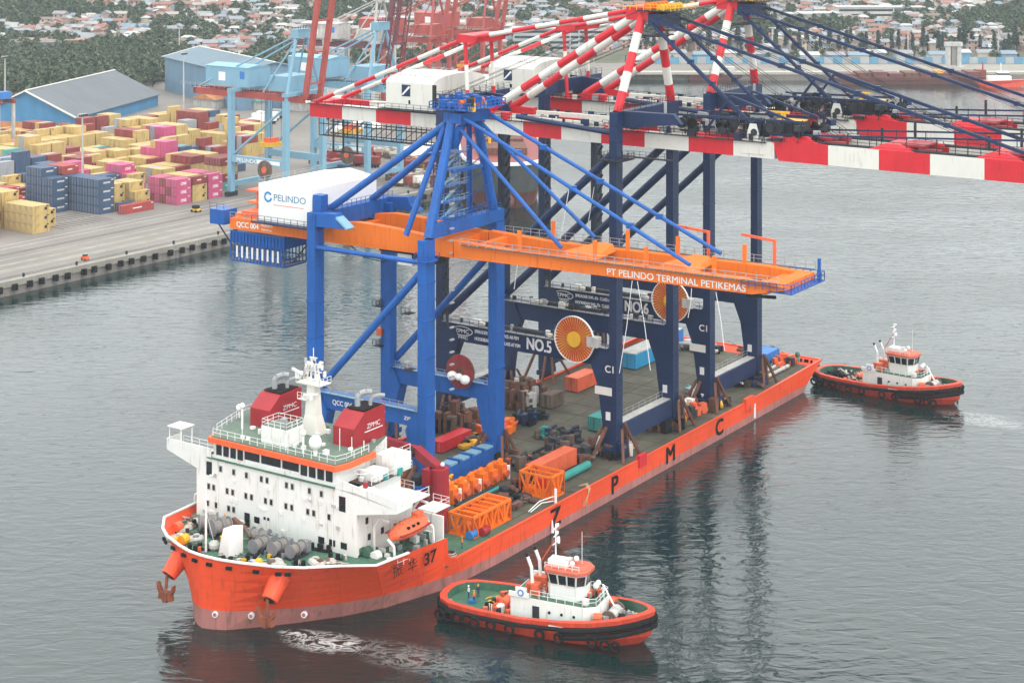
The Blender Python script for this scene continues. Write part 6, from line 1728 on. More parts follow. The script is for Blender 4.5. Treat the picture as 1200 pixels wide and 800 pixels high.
# ---------------------------------------------------------------- ship-to-shore cranes on the quay
def quay_crane(fx, fy, fr, label, leg_c, gir_c, boom_c, wdt=17, gauge=24, sc=1.0, cab_print=True, boom_len=62, lattice_boom=False, rear=22):
    """local x along the quay, local -y over the water; origin at the waterside-left rail"""
    t = thing('quay_crane', label, 'gantry crane', fr, (fx, fy, 3.5), 'gantry cranes on the quay', local=True)
    GZ = 31.0
    for x in (0, wdt):
        for y in (0, gauge):
            b = MB(); b.box(x - .9, x + .9, y - .8, y + .8, 1.6, GZ + (2.4 if y else 1.0), leg_c); b.box(x - 2.4, x + 2.4, y - .6, y + .6, .2, 1.6, 'dark_steel'); b.build('leg', t)
    for x in (0, wdt):
        b = MB(); b.box(x - .7, x + .7, .8, gauge - .8, 11.2, 13.4, leg_c); b.build('portal_beam', t)
        b = MB(); b.tube((x, 1, 29.5), (x, gauge - 1, 13.6), .42, leg_c, 8); b.build('diagonal_brace', t)
        b = MB(); b.tube((x + (.8 if x == 0 else -.8) * 0, 0, GZ + 1), (wdt * .5 + (-2 if x == 0 else 2), 1.5, 52.5), .55, leg_c, 8); b.build('mast_leg', t)
        b = MB(); b.tube((wdt * .5 + (-2 if x == 0 else 2), 2, 52), (x + (3 if x == 0 else -3), gauge + rear * .8, GZ + 3.2), .3, leg_c, 6); b.build('back_stay', t)
        b = MB(); b.tube((wdt * .5 + (-2 if x == 0 else 2), 1.6, 51), (x + (1 if x == 0 else -1), gauge * .45, GZ + 3.2), .3, leg_c, 6); b.build('mast_strut', t)
    for y in (0, gauge):
        b = MB(); b.box(-.7, wdt + .7, y - .7, y + .7, 3.2, 4.8, leg_c); b.build('cross_beam', t)
        b = MB(); b.box(-1, wdt + 1, y - .9, y + .9, GZ + 2.42, GZ + 3.6, leg_c); b.build('cross_beam', t)
    for gx in (wdt * .5 - 3.4, wdt * .5 + 3.4):
        b = MB(); b.box(gx - .6, gx + .6, -3, gauge + rear, GZ + .2, GZ + 2.3, gir_c); b.build('girder', t)
        b = MB()
        n = 12
        for k in range(n):
            p = Vector((gx, -3.4, GZ + 1.6)).lerp(Vector((gx, -3.4 - boom_len * .17, GZ + 1.6 + boom_len * .985)), k / n); p2 = Vector((gx, -3.4, GZ + 1.6)).lerp(Vector((gx, -3.4 - boom_len * .17, GZ + 1.6 + boom_len * .985)), (k + 1) / n)
            if lattice_boom:
                for d in (-.8, .8): b.beam(p + Vector((0, d, 0)), p2 + Vector((0, d, 0)), .35, .35, boom_c)
                b.beam(p + Vector((0, -.8, 0)), p2 + Vector((0, .8, 0)), .2, .2, boom_c); b.beam(p + Vector((0, .8, 0)), p + Vector((0, -.8, 0)), .2, .2, boom_c)
            else: b.beam(p, p2, 1.15, 1.7, boom_c)
        b.build('boom', t)
    b = MB()
    b.box(wdt * .5 - 4, wdt * .5 + 4, gauge + rear - 1, gauge + rear + .2, GZ + .3, GZ + 2.2, gir_c)
    for k in range(6): z = GZ + 6 + k * 10; y = -3.4 - (z - GZ - 1.6) * .1726; b.box(wdt * .5 - 3.4, wdt * .5 + 3.4, y - .3, y + .3, z, z + .6, boom_c)
    b.build('girder_tie', t)
    b = MB(); b.box(wdt * .5 - 5.2, wdt * .5 + 5.2, gauge - 4, gauge + 15, GZ + 3.7, GZ + 10, leg_c)
    b.extr([(wdt * .5 - 5.4, GZ + 10), (wdt * .5 + 5.4, GZ + 10), (wdt * .5, GZ + 10.8)], 'y', gauge - 4.2, gauge + 15.2, leg_c)
    h_ = b.build('machinery_house', t)
    b = MB(); b.box(wdt * .5 - 5.3, wdt * .5 - 5.21, gauge + 6, gauge + 9, GZ + 5.4, GZ + 8.2, 'white'); b.box(wdt * .5 - 5.3, wdt * .5 - 5.21, gauge - 2.6, gauge - .6, GZ + 6.4, GZ + 8.8, 'mid_blue'); b.build('sign_panel', h_)
    b = MB(); b.box(wdt * .5 - 5.6, wdt * .5 + 5.6, 2.0, 10, GZ + 3.6, GZ + 8.4, leg_c); b.build('electric_house', t)
    b = MB(); b.box(wdt * .5 - 3, wdt * .5 + 3, 0, 3.2, 51.4, 54.2, leg_c); b.rail([(wdt * .5 - 4, -1, 54.2), (wdt * .5 + 4, -1, 54.2), (wdt * .5 + 4, 4, 54.2)], 'dark_steel', 1.2, 1.2, .06); b.build('apex_beam', t)
    b = MB(); b.rail([(-1.2, -1, GZ + 3.6), (-1.2, gauge + rear, GZ + 3.6)], 'grey', 1.1, 2.2, .05); b.rail([(wdt * .5 - 4.6, -3, GZ + 2.3), (wdt * .5 - 4.6, gauge + rear, GZ + 2.3)], 'dark_steel', 1.1, 2.2, .05); b.build('railing', t)
    if cab_print:
        b = MB(); b.text('PELINDO', (-.72, gauge - 3, 11.6), (0, -1, 0), (0, 0, 1), 1.7, 'white', .02, xs=1.4, bold=.02); b.box(-.75, -.71, 2, gauge - 12, 11.7, 12.9, 'white'); b.build('lettering', t)
    b = MB(); b.tube((-1.4, 8, 10), (-1.0, 8, 10), 3.0, 'brown_steel', 20); b.tube((-1.7, 8, 10), (-1.3, 8, 10), 1.0, 'coral', 12); b.build('cable_reel', t)
    b = MB(); b.box(wdt * .5 - 3, wdt * .5 + 3, 12, 17, 16, 17.2, 'yellow'); b.box(wdt * .5 - 2, wdt * .5 + 2, 13, 16, 17.2, 18.6, 'trim_orange')
    for y in (12.5, 16.5):
        for x in (-2.5, 2.5): b.tube((wdt * .5 + x, y, 18), (wdt * .5 + x, y, GZ), .08, 'dark_steel', 4)
    b.build('spreader', t)
    return t


paint('boom_pink', (.40, .075, .06), .5, .15, .3, rust=.1)
paint('boom_dark', (.14, .04, .05), .5, .15, .3)
quay_crane(124.5, 20.5, QUAY, 'pale blue quay crane with raised red boom behind the pelindo machinery house', 'pale_blue', 'boom_pink', 'boom_pink')
quay_crane(163.5, 20.5, QUAY, 'second pale blue quay crane with dark lattice boom raised', 'pale_blue', 'pale_blue', 'boom_dark', lattice_boom=True, boom_len=34)
FARQ = Frame(-22, 760, R(62))
quay_crane(0, 16, FARQ, 'far quay crane with thick pinkish red raised boom pair', 'boom_pink', 'boom_pink', 'boom_pink', cab_print=False, boom_len=70)
quay_crane(48, 16, FARQ, 'farthest quay crane with pale red raised boom', 'boom_pink', 'boom_pink', 'boom_pink', cab_print=False, boom_len=66)
quay_crane(-34, 24, FARQ, 'far quay crane with dark brown raised boom', 'cloth_grey', 'boom_dark', 'boom_dark', cab_print=False, boom_len=56)
# rubber-tyred yard gantry
t = thing('yard_gantry', 'maroon yard gantry with blue cab standing before the blue warehouse wall', 'yard crane', QUAY, (146, 190, 3.5), local=True)
for x in (0, 7):
    for y in (0, 23):
        b = MB(); b.box(x - .5, x + .5, y - .5, y + .5, 1.4, 17, 'cloth_grey'); b.box(x - 1.6, x + 1.6, y - .5, y + .5, .9, 1.5, 'box_maroon'); b.tube((x - .9, y - .3, .8), (x - .9, y + .3, .8), .8, 'rubber', 10); b.tube((x + .9, y - .3, .8), (x + .9, y + .3, .8), .8, 'rubber', 10); b.build('leg', t)
for x in (0, 7):
    b = MB(); b.box(x - .6, x + .6, -1, 24, 17, 18.6, 'box_maroon'); b.rail([(x, -1, 18.6), (x, 24, 18.6)], 'dark_steel', 1.1, 2); b.build('girder', t)
b = MB(); b.box(.5, 6.5, 3, 8, 18.8, 20.4, 'box_maroon'); b.box(1, 6, 0, 3.6, 18.9, 21.6, 'mid_blue'); b.box(2, 4, 10, 12, 15, 17, 'white'); b.build('trolley', t)
# light masts
lm = MB(); lm.tube((0, 0, 0), (0, 0, 27), .42, 'cloth_grey', 8, .22); lm.box(-1.7, 1.7, -.3, .3, 26.6, 27.3, 'cloth_grey')
for k in range(5): lm.box(-1.7 + k * .75, -1.3 + k * .75, -.6, -.3, 26.4, 27.1, 'dark_steel')
mk = [(92, 78, 'light mast rising from the yellow stacks in front of the grey warehouse roof'), (120, 178, 'light mast at the picture edge before the blue warehouse wall'), (205, 262, 'pinkish far light mast behind the grey warehouse'), (262, 212, 'light mast in front of the large blue warehouse'), (300, 120, 'light mast behind the red raised booms'), (360, 60, 'far light mast left of the striped machinery house')]
pm = None
for x, y, l in mk:
    if pm is None: pm = single(lm, 'light_mast', l, 'light mast', QUAY, (x, y, 3.5), 'light masts in the port', local=True)
    else: dup(pm, QUAY.w(x, y, 3.5), None, l)


# ---------------------------------------------------------------- warehouses
def warehouse(name, label, fr, x1, y1, ze, zr, wall_c, roof_c, gable=None, seg=6.0):
    x0, y0 = 0, 0
    t = thing(name, label, 'warehouse', fr, (x0, y0, 3.5))
    ym = (y0 + y1) / 2
    b = MB(); b.box(x0, x1, y0, y1, 3.4, ze, wall_c); b.extr([(y0, ze - .01), (y1, ze - .01), (ym, zr)], 'x', x0 + .05, x1 - .05, gable or wall_c); wl_ = b.build('wall', t)
    n = int((x1 - x0) / seg)
    for s_, ya, yb in ((0, y0 - 1.2, ym), (1, ym, y1 + 1.2)):
        for k in range(n):
            b = MB()
            xa, xb = x0 - 1 + (x1 - x0 + 2) * k / n, x0 - 1 + (x1 - x0 + 2) * (k + 1) / n
            za, zb_ = (ze - .5, zr + .1) if s_ == 0 else (zr + .1, ze - .5)
            b.hexa([(xa + .05, ya, za), (xb, ya, za), (xb, yb, zb_), (xa + .05, yb, zb_), (xa + .05, ya, za + .25), (xb, ya, za + .25), (xb, yb, zb_ + .25), (xa + .05, yb, zb_ + .25)], roof_c)
            b.build('roof_panel', t)
    b = MB()
    for ya, za, yb, zb_ in ((y0 - 1.2, ze - .4, ym, zr + .3), (ym, zr + .3, y1 + 1.2, ze - .4)): b.beam((x0 - 1.1, ya, za), (x0 - 1.1, yb, zb_), .5, .6, 'cream_white')
    b.beam((x0 - 1, ym, zr + .45), (x1 + 1, ym, zr + .45), .8, .3, 'cream_white')
    b.build('roof_trim', t)
    n = int((y1 - y0) / 7)
    for k in range(n):
        b = MB(); y = y0 + 2 + k * (y1 - y0 - 4) / n; b.box(x0 - .12, x0 - .01, y, y + 5.6, 3.5, 6.4, 'box_orange' if ze < 12 else 'dark_steel'); b.build('door', wl_)
    return t


paint('roof_grey', (.125, .14, .155), .7, .1, .08)
paint('roof_bluegrey', (.13, .185, .23), .7, .1, .08)
paint('wall_blue', (.06, .22, .40), .6, .12, .3)
paint('wall_steel', (.14, .24, .34), .6, .1, .2)
w1_ = QUAY.w(199.7, 210)
warehouse('warehouse', 'large warehouse with grey roof and bright blue gable wall', Frame(w1_.x, w1_.y, QUAY.a + R(24.5)), 86, 43.6, 9, 19, 'wall_blue', 'roof_grey')
warehouse('warehouse', 'large blue grey warehouse with tall steel blue walls near the tree line', Frame(-172, 867, R(-59.5)), 96, 36, 20.5, 24.2, 'wall_steel', 'roof_bluegrey')
for k, (x0, y0, w_, d_, c, l) in enumerate(((292, 196, 40, 9, 'box_green', 'long low shed with green roof before the blue grey warehouse'), (300, 176, 34, 12, 'cream_white', 'pale roofed shed near the parked lorries'), (285, 216, 30, 14, 'box_orange', 'brown roofed shed between the two warehouses'),
                                        (238, 96, 22, 12, 'cream_white', 'white tent roof shed behind the pale blue cranes'), (206, 36, 16, 10, 'cream_white', 'white roofed shed at the quay behind the blue crane'))):
    t = thing('shed', l, 'shed', QUAY, (x0, y0, 3.5)); b = MB(); b.box(x0, x0 + w_, y0, y0 + d_, 3.4, 7.5, 'cloth_grey'); b.build('wall', t); b = MB(); b.extr([(y0 - .8, 7.4), (y0 + d_ + .8, 7.4), (y0 + d_ / 2, 10)], 'x', x0 - .8, x0 + w_ + .8, c); b.build('roof', t)
# lorries on the yard road
def lorry(x, y, rz, c, label):
    t = thing('lorry', label, 'lorry', QUAY, (x, y, 3.5), 'lorries in the port', rz, local=True)
    b = MB(); b.box(-1.2, 1.2, 4.2, 6.2, .6, 3.0, 'white'); b.box(-1.1, 1.1, 6.21, 6.26, 1.7, 2.7, 'glass'); b.build('cab', t)
    b = MB(); b.box(-1.2, 1.2, -6, 4, 1.3, 3.9, c); b.box(-1.1, 1.1, -6, 4.2, .9, 1.28, 'dark_steel'); b.build('load', t)
    b = MB()
    for yy in (-5, -3.8, 2.6, 5.2):
        for xx in (-1.2, .9): b.tube((xx, yy, .5), (xx + .3, yy, .5), .5, 'rubber', 8)
    b.build('wheels', t)


lorry(268, 168, .3, 'white', 'white lorry on the yard road below the crane girder'); lorry(276, 172, .3, 'box_grey', 'grey lorry beside the white one on the yard road'); lorry(258, 160, 1.2, 'white', 'white lorry crossing the yard road'); lorry(176, 46, 0, 'box_navy', 'dark blue lorry under the pale blue crane'); lorry(196, 50, .2, 'box_maroon', 'maroon lorry behind the pale blue crane')
# brown and red heaps and boxes on the quay behind the blue crane
rq = random.Random(8)
hl = ['rust red heap of boxes behind the pale blue cranes', 'brown cargo heap under the striped girder', 'grey brown heap next to the white roofed shed', 'reddish cargo heap near the dark hull', 'pale rubble heap on the far quay', 'long brown cargo stack along the quay']
for k, (x, y, w_, d_, h_, cs) in enumerate(((196, 60, 26, 12, 7, ('box_maroon', 'box_red', 'box_maroon')), (205, 28, 16, 14, 6, ('box_maroon', 'rusty', 'box_orange', 'brown_steel')), (184, 18, 12, 12, 5, ('cloth_grey', 'brown_steel', 'rope', 'rusty')),
                                          (176, 10, 9, 16, 5, ('rusty', 'brown_steel', 'cloth_grey', 'cream_white', 'box_maroon')), (225, 60, 20, 14, 4, ('rope', 'brown_steel', 'cloth_grey')), (238, 20, 30, 16, 6, ('rusty', 'box_maroon', 'brown_steel', 'dark_steel')))):
    b = MB()
    for j in range(60): b.cbox((rq.uniform(-w_ / 2, w_ / 2), rq.uniform(-d_ / 2, d_ / 2), rq.uniform(.4, h_ * .5)), rq.uniform(1, 4.5), rq.uniform(1, 3), rq.uniform(1.2, h_ * .6), rq.choice(cs), rq.uniform(-.5, .5))
    single(b, 'cargo_heap', hl[k], 'cargo heap', QUAY, (x, y, 3.5), local=True)

# ---------------------------------------------------------------- dark bulk carrier moored behind
S2 = Frame(-2, 560, R(3))
bs = thing('bulk_carrier', 'dark grey bulk carrier with red lower hull moored behind the cranes', 'ship', S2, local=True)
pr = [(-6, 0), (-5.4, 4), (-3.2, 8), (1.5, 11.5), (9, 13.3), (20, 14), (140, 14), (152, 10), (153, 0)]


def bring(z, f, dy=0.0):
    s_ = [(h * f, y + (dy if y < 10 else 0), z) for y, h in pr]
    return s_ + [(-x, y, zz) for x, y, zz in reversed(s_[1:-1])]


paint('hull_dark', (.075, .085, .085), .6, .3, .1, rust=.15)
paint('hull_oxide', (.15, .055, .05), .6, .25, .15, rust=.2)
b = MB(); b.loft([bring(-1, .78, 6), bring(3.6, .86, 4), bring(5.2, .9, 3)], 'hull_oxide', cap=False); b.loft([bring(5.2, .9, 3), bring(14.5, 1.0)], 'hull_dark', cap=False); b.ball((0, -2.5, 2.6), 2.6, 'hull_oxide', 12, 8); b.build('hull', bs)
b = MB(); r1 = bring(14.5, 1.0)
for a, c in zip(r1, r1[1:] + r1[:1]): b.beam((a[0], a[1], 14.9), (c[0], c[1], 14.9), .7, 1.0, 'white')
b.build('bulwark', bs)
b = MB(); n = len(r1); b.add([(0, 60, 14.3)] + [(v[0], v[1], 14.3) for v in r1], [(0, 1 + i, 1 + (i + 1) % n) for i in range(n)], 'box_maroon'); b.build('deck', bs)
for k in range(5):
    b = MB(); y = 18 + k * 22; b.box(-8, 8, y, y + 15, 14.3, 16.6, 'rusty'); b.build('hatch_cover', bs)
b = MB(); b.box(-12, 12, 132, 146, 14.3, 28, 'ship_white'); b.build('deckhouse', bs)
b = MB(); b.tube((0, 10, 14.3), (0, 10, 24), .4, 'yellow', 8); b.tube((-4, 30, 14.3), (-4, 30, 22), .5, 'yellow', 8); b.beam((-4, 30, 22), (4, 44, 26), .5, .6, 'yellow'); b.build('mast', bs)
# ================================================================ shore, town, hills behind
rt = random.Random(77)


def gz(x, y):
    """ground height behind the port"""
    s = max(0.0, y - 1010)
    h = 3.6 + s * .070 + max(0, s - 350) * .09
    k = min(1.0, s / 200)
    return h + k * 5 * noise.noise(Vector((x * .004, y * .005, .5))) + k * 3 * noise.noise(Vector((x * .011, y * .012, 4)))


mt = bpy.data.materials.new('hill_ground'); mt.use_nodes = True
g_ = mt.node_tree; b_ = g_.nodes['Principled BSDF']; b_.inputs['Roughness'].default_value = 1
tcn = g_.nodes.new('ShaderNodeTexCoord'); nn1 = g_.nodes.new('ShaderNodeTexNoise'); nn1.inputs['Scale'].default_value = .02; nn1.inputs['Detail'].default_value = 8; nn1.inputs['Roughness'].default_value = .7
cr = g_.nodes.new('ShaderNodeValToRGB'); cr.color_ramp.elements[0].position = .35; cr.color_ramp.elements[0].color = (.045, .07, .035, 1); cr.color_ramp.elements[1].position = .62; cr.color_ramp.elements[1].color = (.20, .165, .13, 1)
g_.links.new(tcn.outputs['Object'], nn1.inputs['Vector']); g_.links.new(nn1.outputs[0], cr.inputs[0]); g_.links.new(cr.outputs[0], b_.inputs['Base Color']); M['hill_ground'] = mt
b = MB()
nx, ny = 60, 44
vs = []
for j in range(ny + 1):
    y = 1006 + (j / ny) ** 1.5 * 2600
    for i in range(nx + 1):
        x = (i / nx - .5) * 2.6 * (y * .42 + 250)
        vs.append((x, y, gz(x, y) + (.05 if j else -.3)))
fs = [(j * (nx + 1) + i, j * (nx + 1) + i + 1, (j + 1) * (nx + 1) + i + 1, (j + 1) * (nx + 1) + i) for j in range(ny) for i in range(nx)]
b.add(vs, fs, 'hill_ground'); kind(b.build('hills', smooth=True), 'structure')

# leaf material with clumps
for nm, c in (('leaf_dark', (.05, .085, .05)), ('leaf_mid', (.08, .115, .065)), ('leaf_light', (.12, .145, .09)), ('leaf_cypress', (.05, .08, .06))): paint(nm, c, .8, .35, .6, streak=False, spec=.2)
paint('bark', (.11, .085, .06), .9, .2, 1)


def tree_mesh(seed, h, w_, tall=False, n=90):
    r = random.Random(seed); b = MB()
    b.tube((0, 0, -.5), (0, 0, h * .55), .28, 'bark', 6, .12)
    for k in range(4):
        a = r.uniform(0, 6.28); b.tube((0, 0, h * (.3 + .06 * k)), (math.cos(a) * w_ * .3, math.sin(a) * w_ * .3, h * (.55 + .07 * k)), .12, 'bark', 4, .04)
    for k in range(n):
        a = r.uniform(0, 6.28); t = r.random() ** .5
        z = r.uniform(.28, 1.0)
        prof = math.sin(min(1, (z - .2) / .8) * math.pi) ** .6 if not tall else (1 - z) ** .7 + .15
        rad = w_ * .5 * prof * t * (.75 + .5 * noise.noise(Vector((a, z * 3, seed))))
        p = Vector((math.cos(a) * rad, math.sin(a) * rad, z * h))
        s = r.uniform(.5, 1.25) * (w_ / 8 if not tall else .8)
        c = r.choice(('leaf_dark', 'leaf_mid', 'leaf_light', 'leaf_light')) if not tall else 'leaf_cypress'
        q1 = Vector((r.uniform(-1, 1), r.uniform(-1, 1), r.uniform(-.5, .5))).normalized() * s
        q2 = Vector((r.uniform(-1, 1), r.uniform(-1, 1), r.uniform(-.3, 1))).normalized() * s
        b.add([p - q1, p + q2, p + q1, p - q2 * .6], [(0, 1, 2), (0, 2, 3)], c)
        q3 = q1.cross(q2).normalized() * s
        b.add([p - q3, p + q1 * .8, p + q3], [(0, 1, 2)], c)
    o = b.build('tree', recalc=False); me = o.data; bpy.data.objects.remove(o); return me


TM = [tree_mesh(s, h, w_) for s, h, w_ in ((1, 6.5, 8), (2, 8, 10), (3, 6, 7), (4, 8.5, 9), (5, 7, 11))]
CY = [tree_mesh(s, h, 4.2, True, 170) for s, h in ((11, 11), (12, 13), (13, 9))]

HW = [('plaster_white', (.50, .49, .46)), ('plaster_cream', (.52, .44, .34)), ('plaster_pink', (.48, .33, .28)), ('plaster_grey', (.36, .36, .37)), ('plaster_blue', (.38, .41, .42))]
HR = [('tile_red', (.27, .13, .10)), ('tile_brown', (.20, .155, .135)), ('tin_white', (.42, .42, .415)), ('tin_grey', (.25, .26, .28)), ('tile_orange', (.34, .22, .17)), ('tin_blue', (.20, .26, .31)), ('tin_pale', (.33, .32, .31))]
HW2 = [('fence_blue', (.13, .30, .44))]
for nm, c in HW + HR + HW2: paint(nm, c, .8, .12, .2, rust=.1, rcol=tuple(x * .55 for x in c), spec=.3)


def house_mesh(seed, flat=False, storeys=1, L=None, W=None):
    r = random.Random(seed); b = MB()
    L = L or r.uniform(5, 9.5); W = W or r.uniform(4.2, 6.6); H = 2.8 * storeys + r.uniform(0, .6)
    wc, rc_ = r.choice(HW)[0], r.choice(HR)[0]
    b.box(-L / 2, L / 2, -W / 2, W / 2, -3, H, wc)
    for s in range(storeys):
        for k in range(max(2, int(L / 3))):
            x = -L / 2 + (k + .5) * L / max(2, int(L / 3))
            b.box(x - .5, x + .5, -W / 2 - .04, -W / 2, 1 + s * 3, 2.3 + s * 3, 'dark_steel')
    e = .7
    if flat:
        b.box(-L / 2 - .2, L / 2 + .2, -W / 2 - .2, W / 2 + .2, H, H + .35, rc_); b.box(-L / 4, 0, -W / 4, W / 4, H + .35, H + 1.8, wc)
    else:
        rh = W * r.uniform(.22, .34)
        hip = r.choice((0, W * .4))
        b.add([(-L / 2 - e, -W / 2 - e, H - .15), (L / 2 + e, -W / 2 - e, H - .15), (L / 2 + e, W / 2 + e, H - .15), (-L / 2 - e, W / 2 + e, H - .15), (-L / 2 - e + hip, 0, H + rh), (L / 2 + e - hip, 0, H + rh)],
              [(0, 1, 5, 4), (1, 2, 5), (2, 3, 4, 5), (3, 0, 4), (3, 2, 1, 0)], rc_)
        if r.random() < .4: b.add([(L / 2 - 3, -W / 2 - 3.2, 2.4), (L / 2 + 1, -W / 2 - 3.2, 2.4), (L / 2 + 1, -W / 2, 3.0), (L / 2 - 3, -W / 2, 3.0)], [(0, 1, 2, 3)], rc_)
    o = b.build('house'); me = o.data; bpy.data.objects.remove(o)
    return me, wc, rc_


HM = [house_mesh(s, s % 6 == 5, 1 if s % 3 else 2) for s in range(30, 56)]
BIGM = [house_mesh(s, s % 2 == 0, 2 + s % 2, L=rt.uniform(18, 32), W=rt.uniform(10, 14)) for s in range(60, 70)]
COLW = {'plaster_white': 'white', 'plaster_cream': 'cream', 'plaster_pink': 'pinkish', 'plaster_grey': 'grey', 'plaster_blue': 'pale blue', 'tile_red': 'red tiled', 'tile_brown': 'brown tiled', 'tin_white': 'white', 'tin_grey': 'grey', 'tile_orange': 'orange tiled', 'tin_blue': 'blue', 'tin_pale': 'pale'}


def u_of(x, y): return 600 + 2050 * x / y


placed = []
occg = set()
trees, houses = [], []
for k in range(34000):
    y = 835 + 700 * rt.random() ** .9
    x = rt.uniform(-.297, .297) * y
    u = u_of(x, y)
    if y < 1022 and not (x < -105 and y > 905 or x < -180 and y > 838 or (-90 < x < 20 and y > 985)): continue
    g = (int(x / 6.2), int(y / 7.4))
    if g in occg: continue
    dens = noise.noise(Vector((x * .0065 + 3, y * .009, 2.2))) + .35 * noise.noise(Vector((x * .02, y * .02, 5)))
    u = u_of(x, y)
    forest = dens > .10
    if u < 330 and y < 1105: forest = dens > -.32 and y < 1055 or dens > -.02
    if 380 < u < 640 and y < 1130: forest = dens > -.2
    if u > 640 and y < 1050: continue
    if u < 100 and y > 1190: forest = True
    if 1120 < y < 1200 and dens > -.12 and u < 620: forest = True
    if forest:
        if rt.random() < .9: trees.append((x, y)); occg.add(g)
    else:
        if rt.random() < .86: houses.append((x, y))
        else: trees.append((x, y))
        occg.add(g)
houses.sort(key=lambda p: p[1]); trees.sort(key=lambda p: p[1])


def zone(x, y):
    u = u_of(x, y)
    a = ('in town above the grey warehouse', 'in town beyond the blue grey warehouse', 'behind the raised red booms', 'behind the striped machinery houses', 'behind the crane tops', 'beyond the far basin', 'at the far right above the white tower')[min(6, max(0, int(u / 172)))]
    return a


for k, (x, y) in enumerate(houses[:300]):
    me, wc, rcn = HM[rt.randrange(len(HM))]
    big = rt.random() < .005
    if big: me, wc, rcn = BIGM[rt.randrange(len(BIGM))]
    o = bpy.data.objects.new('house' if not big else 'large_building', me); COL.objects.link(o)
    o.location = (x, y, gz(x, y)); o.rotation_euler = (0, 0, rt.choice((0, .3, -.25, 1.57, 1.3)) + rt.uniform(-.15, .15))
    o['label'] = '%s %s with %s roof, %s' % (COLW[wc], 'house' if not big else 'long building', COLW[rcn], zone(x, y)); o['category'] = 'house' if not big else 'building'; o['group'] = 'houses of the hillside town'


def merge(items, meshes, name, label):
    vs, fs, ms, mats = [], [], [], []
    for x, y in items:
        me = meshes[rt.randrange(len(meshes))]
        if isinstance(me, tuple): me = me[0]
        a = rt.uniform(0, 6.28) if 'wood' in name else rt.choice((0, .3, -.25, 1.57)) + rt.uniform(-.1, .1); s = rt.uniform(.8, 1.25) if 'wood' in name else 1
        ca, sa = math.cos(a) * s, math.sin(a) * s; z = gz(x, y); b0 = len(vs)
        mm = []
        for q_ in me.materials:
            if q_.name not in mats: mats.append(q_.name)
            mm.append(mats.index(q_.name))
        vs += [(x + v.co.x * ca - v.co.y * sa, y + v.co.x * sa + v.co.y * ca, z + v.co.z * s) for v in me.vertices]
        for p in me.polygons: fs.append(tuple(b0 + i for i in p.vertices)); ms.append(mm[p.material_index])
    m_ = bpy.data.meshes.new(name); m_.from_pydata(vs, [], fs)
    for q_ in mats: m_.materials.append(bpy.data.materials[q_])
    m_.polygons.foreach_set('material_index', ms); m_.update()
    o = bpy.data.objects.new(name, m_); COL.objects.link(o); kind(o, 'stuff'); o['label'] = label
    return o


if len(houses) > 300: merge(houses[300:], HM, 'distant_houses', 'farther small houses of the hillside town')
nt_ = 0
for x, y in trees[:300]:
    ti = rt.randrange(len(TM)); o = bpy.data.objects.new('tree', TM[ti]); COL.objects.link(o)
    s = rt.uniform(.85, 1.4); o.location = (x, y, gz(x, y)); o.scale = (s, s, s * rt.uniform(.85, 1.1)); o.rotation_euler = (0, 0, rt.uniform(0, 6.28))
    o['label'] = '%s green tree %s, %s' % (('slender', 'leafy', 'small', 'tall', 'broad')[ti], 'at the front edge of the grove' if y < 925 else ('among the first houses' if y > 1060 else 'inside the dense grove'), zone(x, y).replace('in town ', '')); o['category'] = 'tree'; o['group'] = 'trees between the port and the town'
merge(trees[300:], TM, 'woodland', 'dark green woodland between and above the houses of the town')

# ---------------------------------------------------------------- far shore at the right
b = MB(); b.box(150, 1400, 952, 990, 3.52, 4.4, 'concrete_edge'); kind(b.build('shore_terrace'), 'structure')
b = MB(); b.box(60, 1400, 945.5, 953, 3.3, 4.6, 'rope'); kind(b.build('shore_bank'), 'structure')
fc = thing('boundary_fence', 'long blue and white boundary fence along the far shore', 'fence', WORLD, (70, 1004, 3.6))
for k in range(60):
    b = MB(); x = 70 + k * 5.2; b.box(x, x + 5.0, 1004, 1004.3, 3.6, 7.4, ('fence_blue', 'plaster_blue', 'fence_blue', 'plaster_grey')[k % 4]); b.build('panel', fc)
# poplar-like row
for k in range(62):
    x = 75 + k * 4.6 + rt.uniform(-1.5, 1.5); y = 1044 + rt.uniform(-8, 14)
    o = bpy.data.objects.new('cypress_tree', CY[k % 3]); COL.objects.link(o); s = rt.uniform(.9, 1.45); o.location = (x, y, gz(x, y)); o.scale = (s, s, s); o.rotation_euler = (0, 0, k)
    o['label'] = 'narrow dark green tree in the row, %s' % ('left of the navy stays', 'behind the crossing navy stays', 'left of the white twin tower', 'right of the white twin tower')[min(3, k // 13)]; o['category'] = 'tree'; o['group'] = 'row of narrow trees above the far shore'
# loose greenery and clutter behind the fence
for k in range(70):
    x = 70 + rt.random() * 290; y = rt.uniform(1008, 1040)
    o = bpy.data.objects.new('shrub', TM[k % 5]); COL.objects.link(o); s = rt.uniform(.35, .7); o.location = (x, y, gz(x, y)); o.scale = (s, s, s)
    o['label'] = 'low bush between the blue fence and the narrow trees'; o['category'] = 'bush'; o['group'] = 'bushes behind the far blue fence'
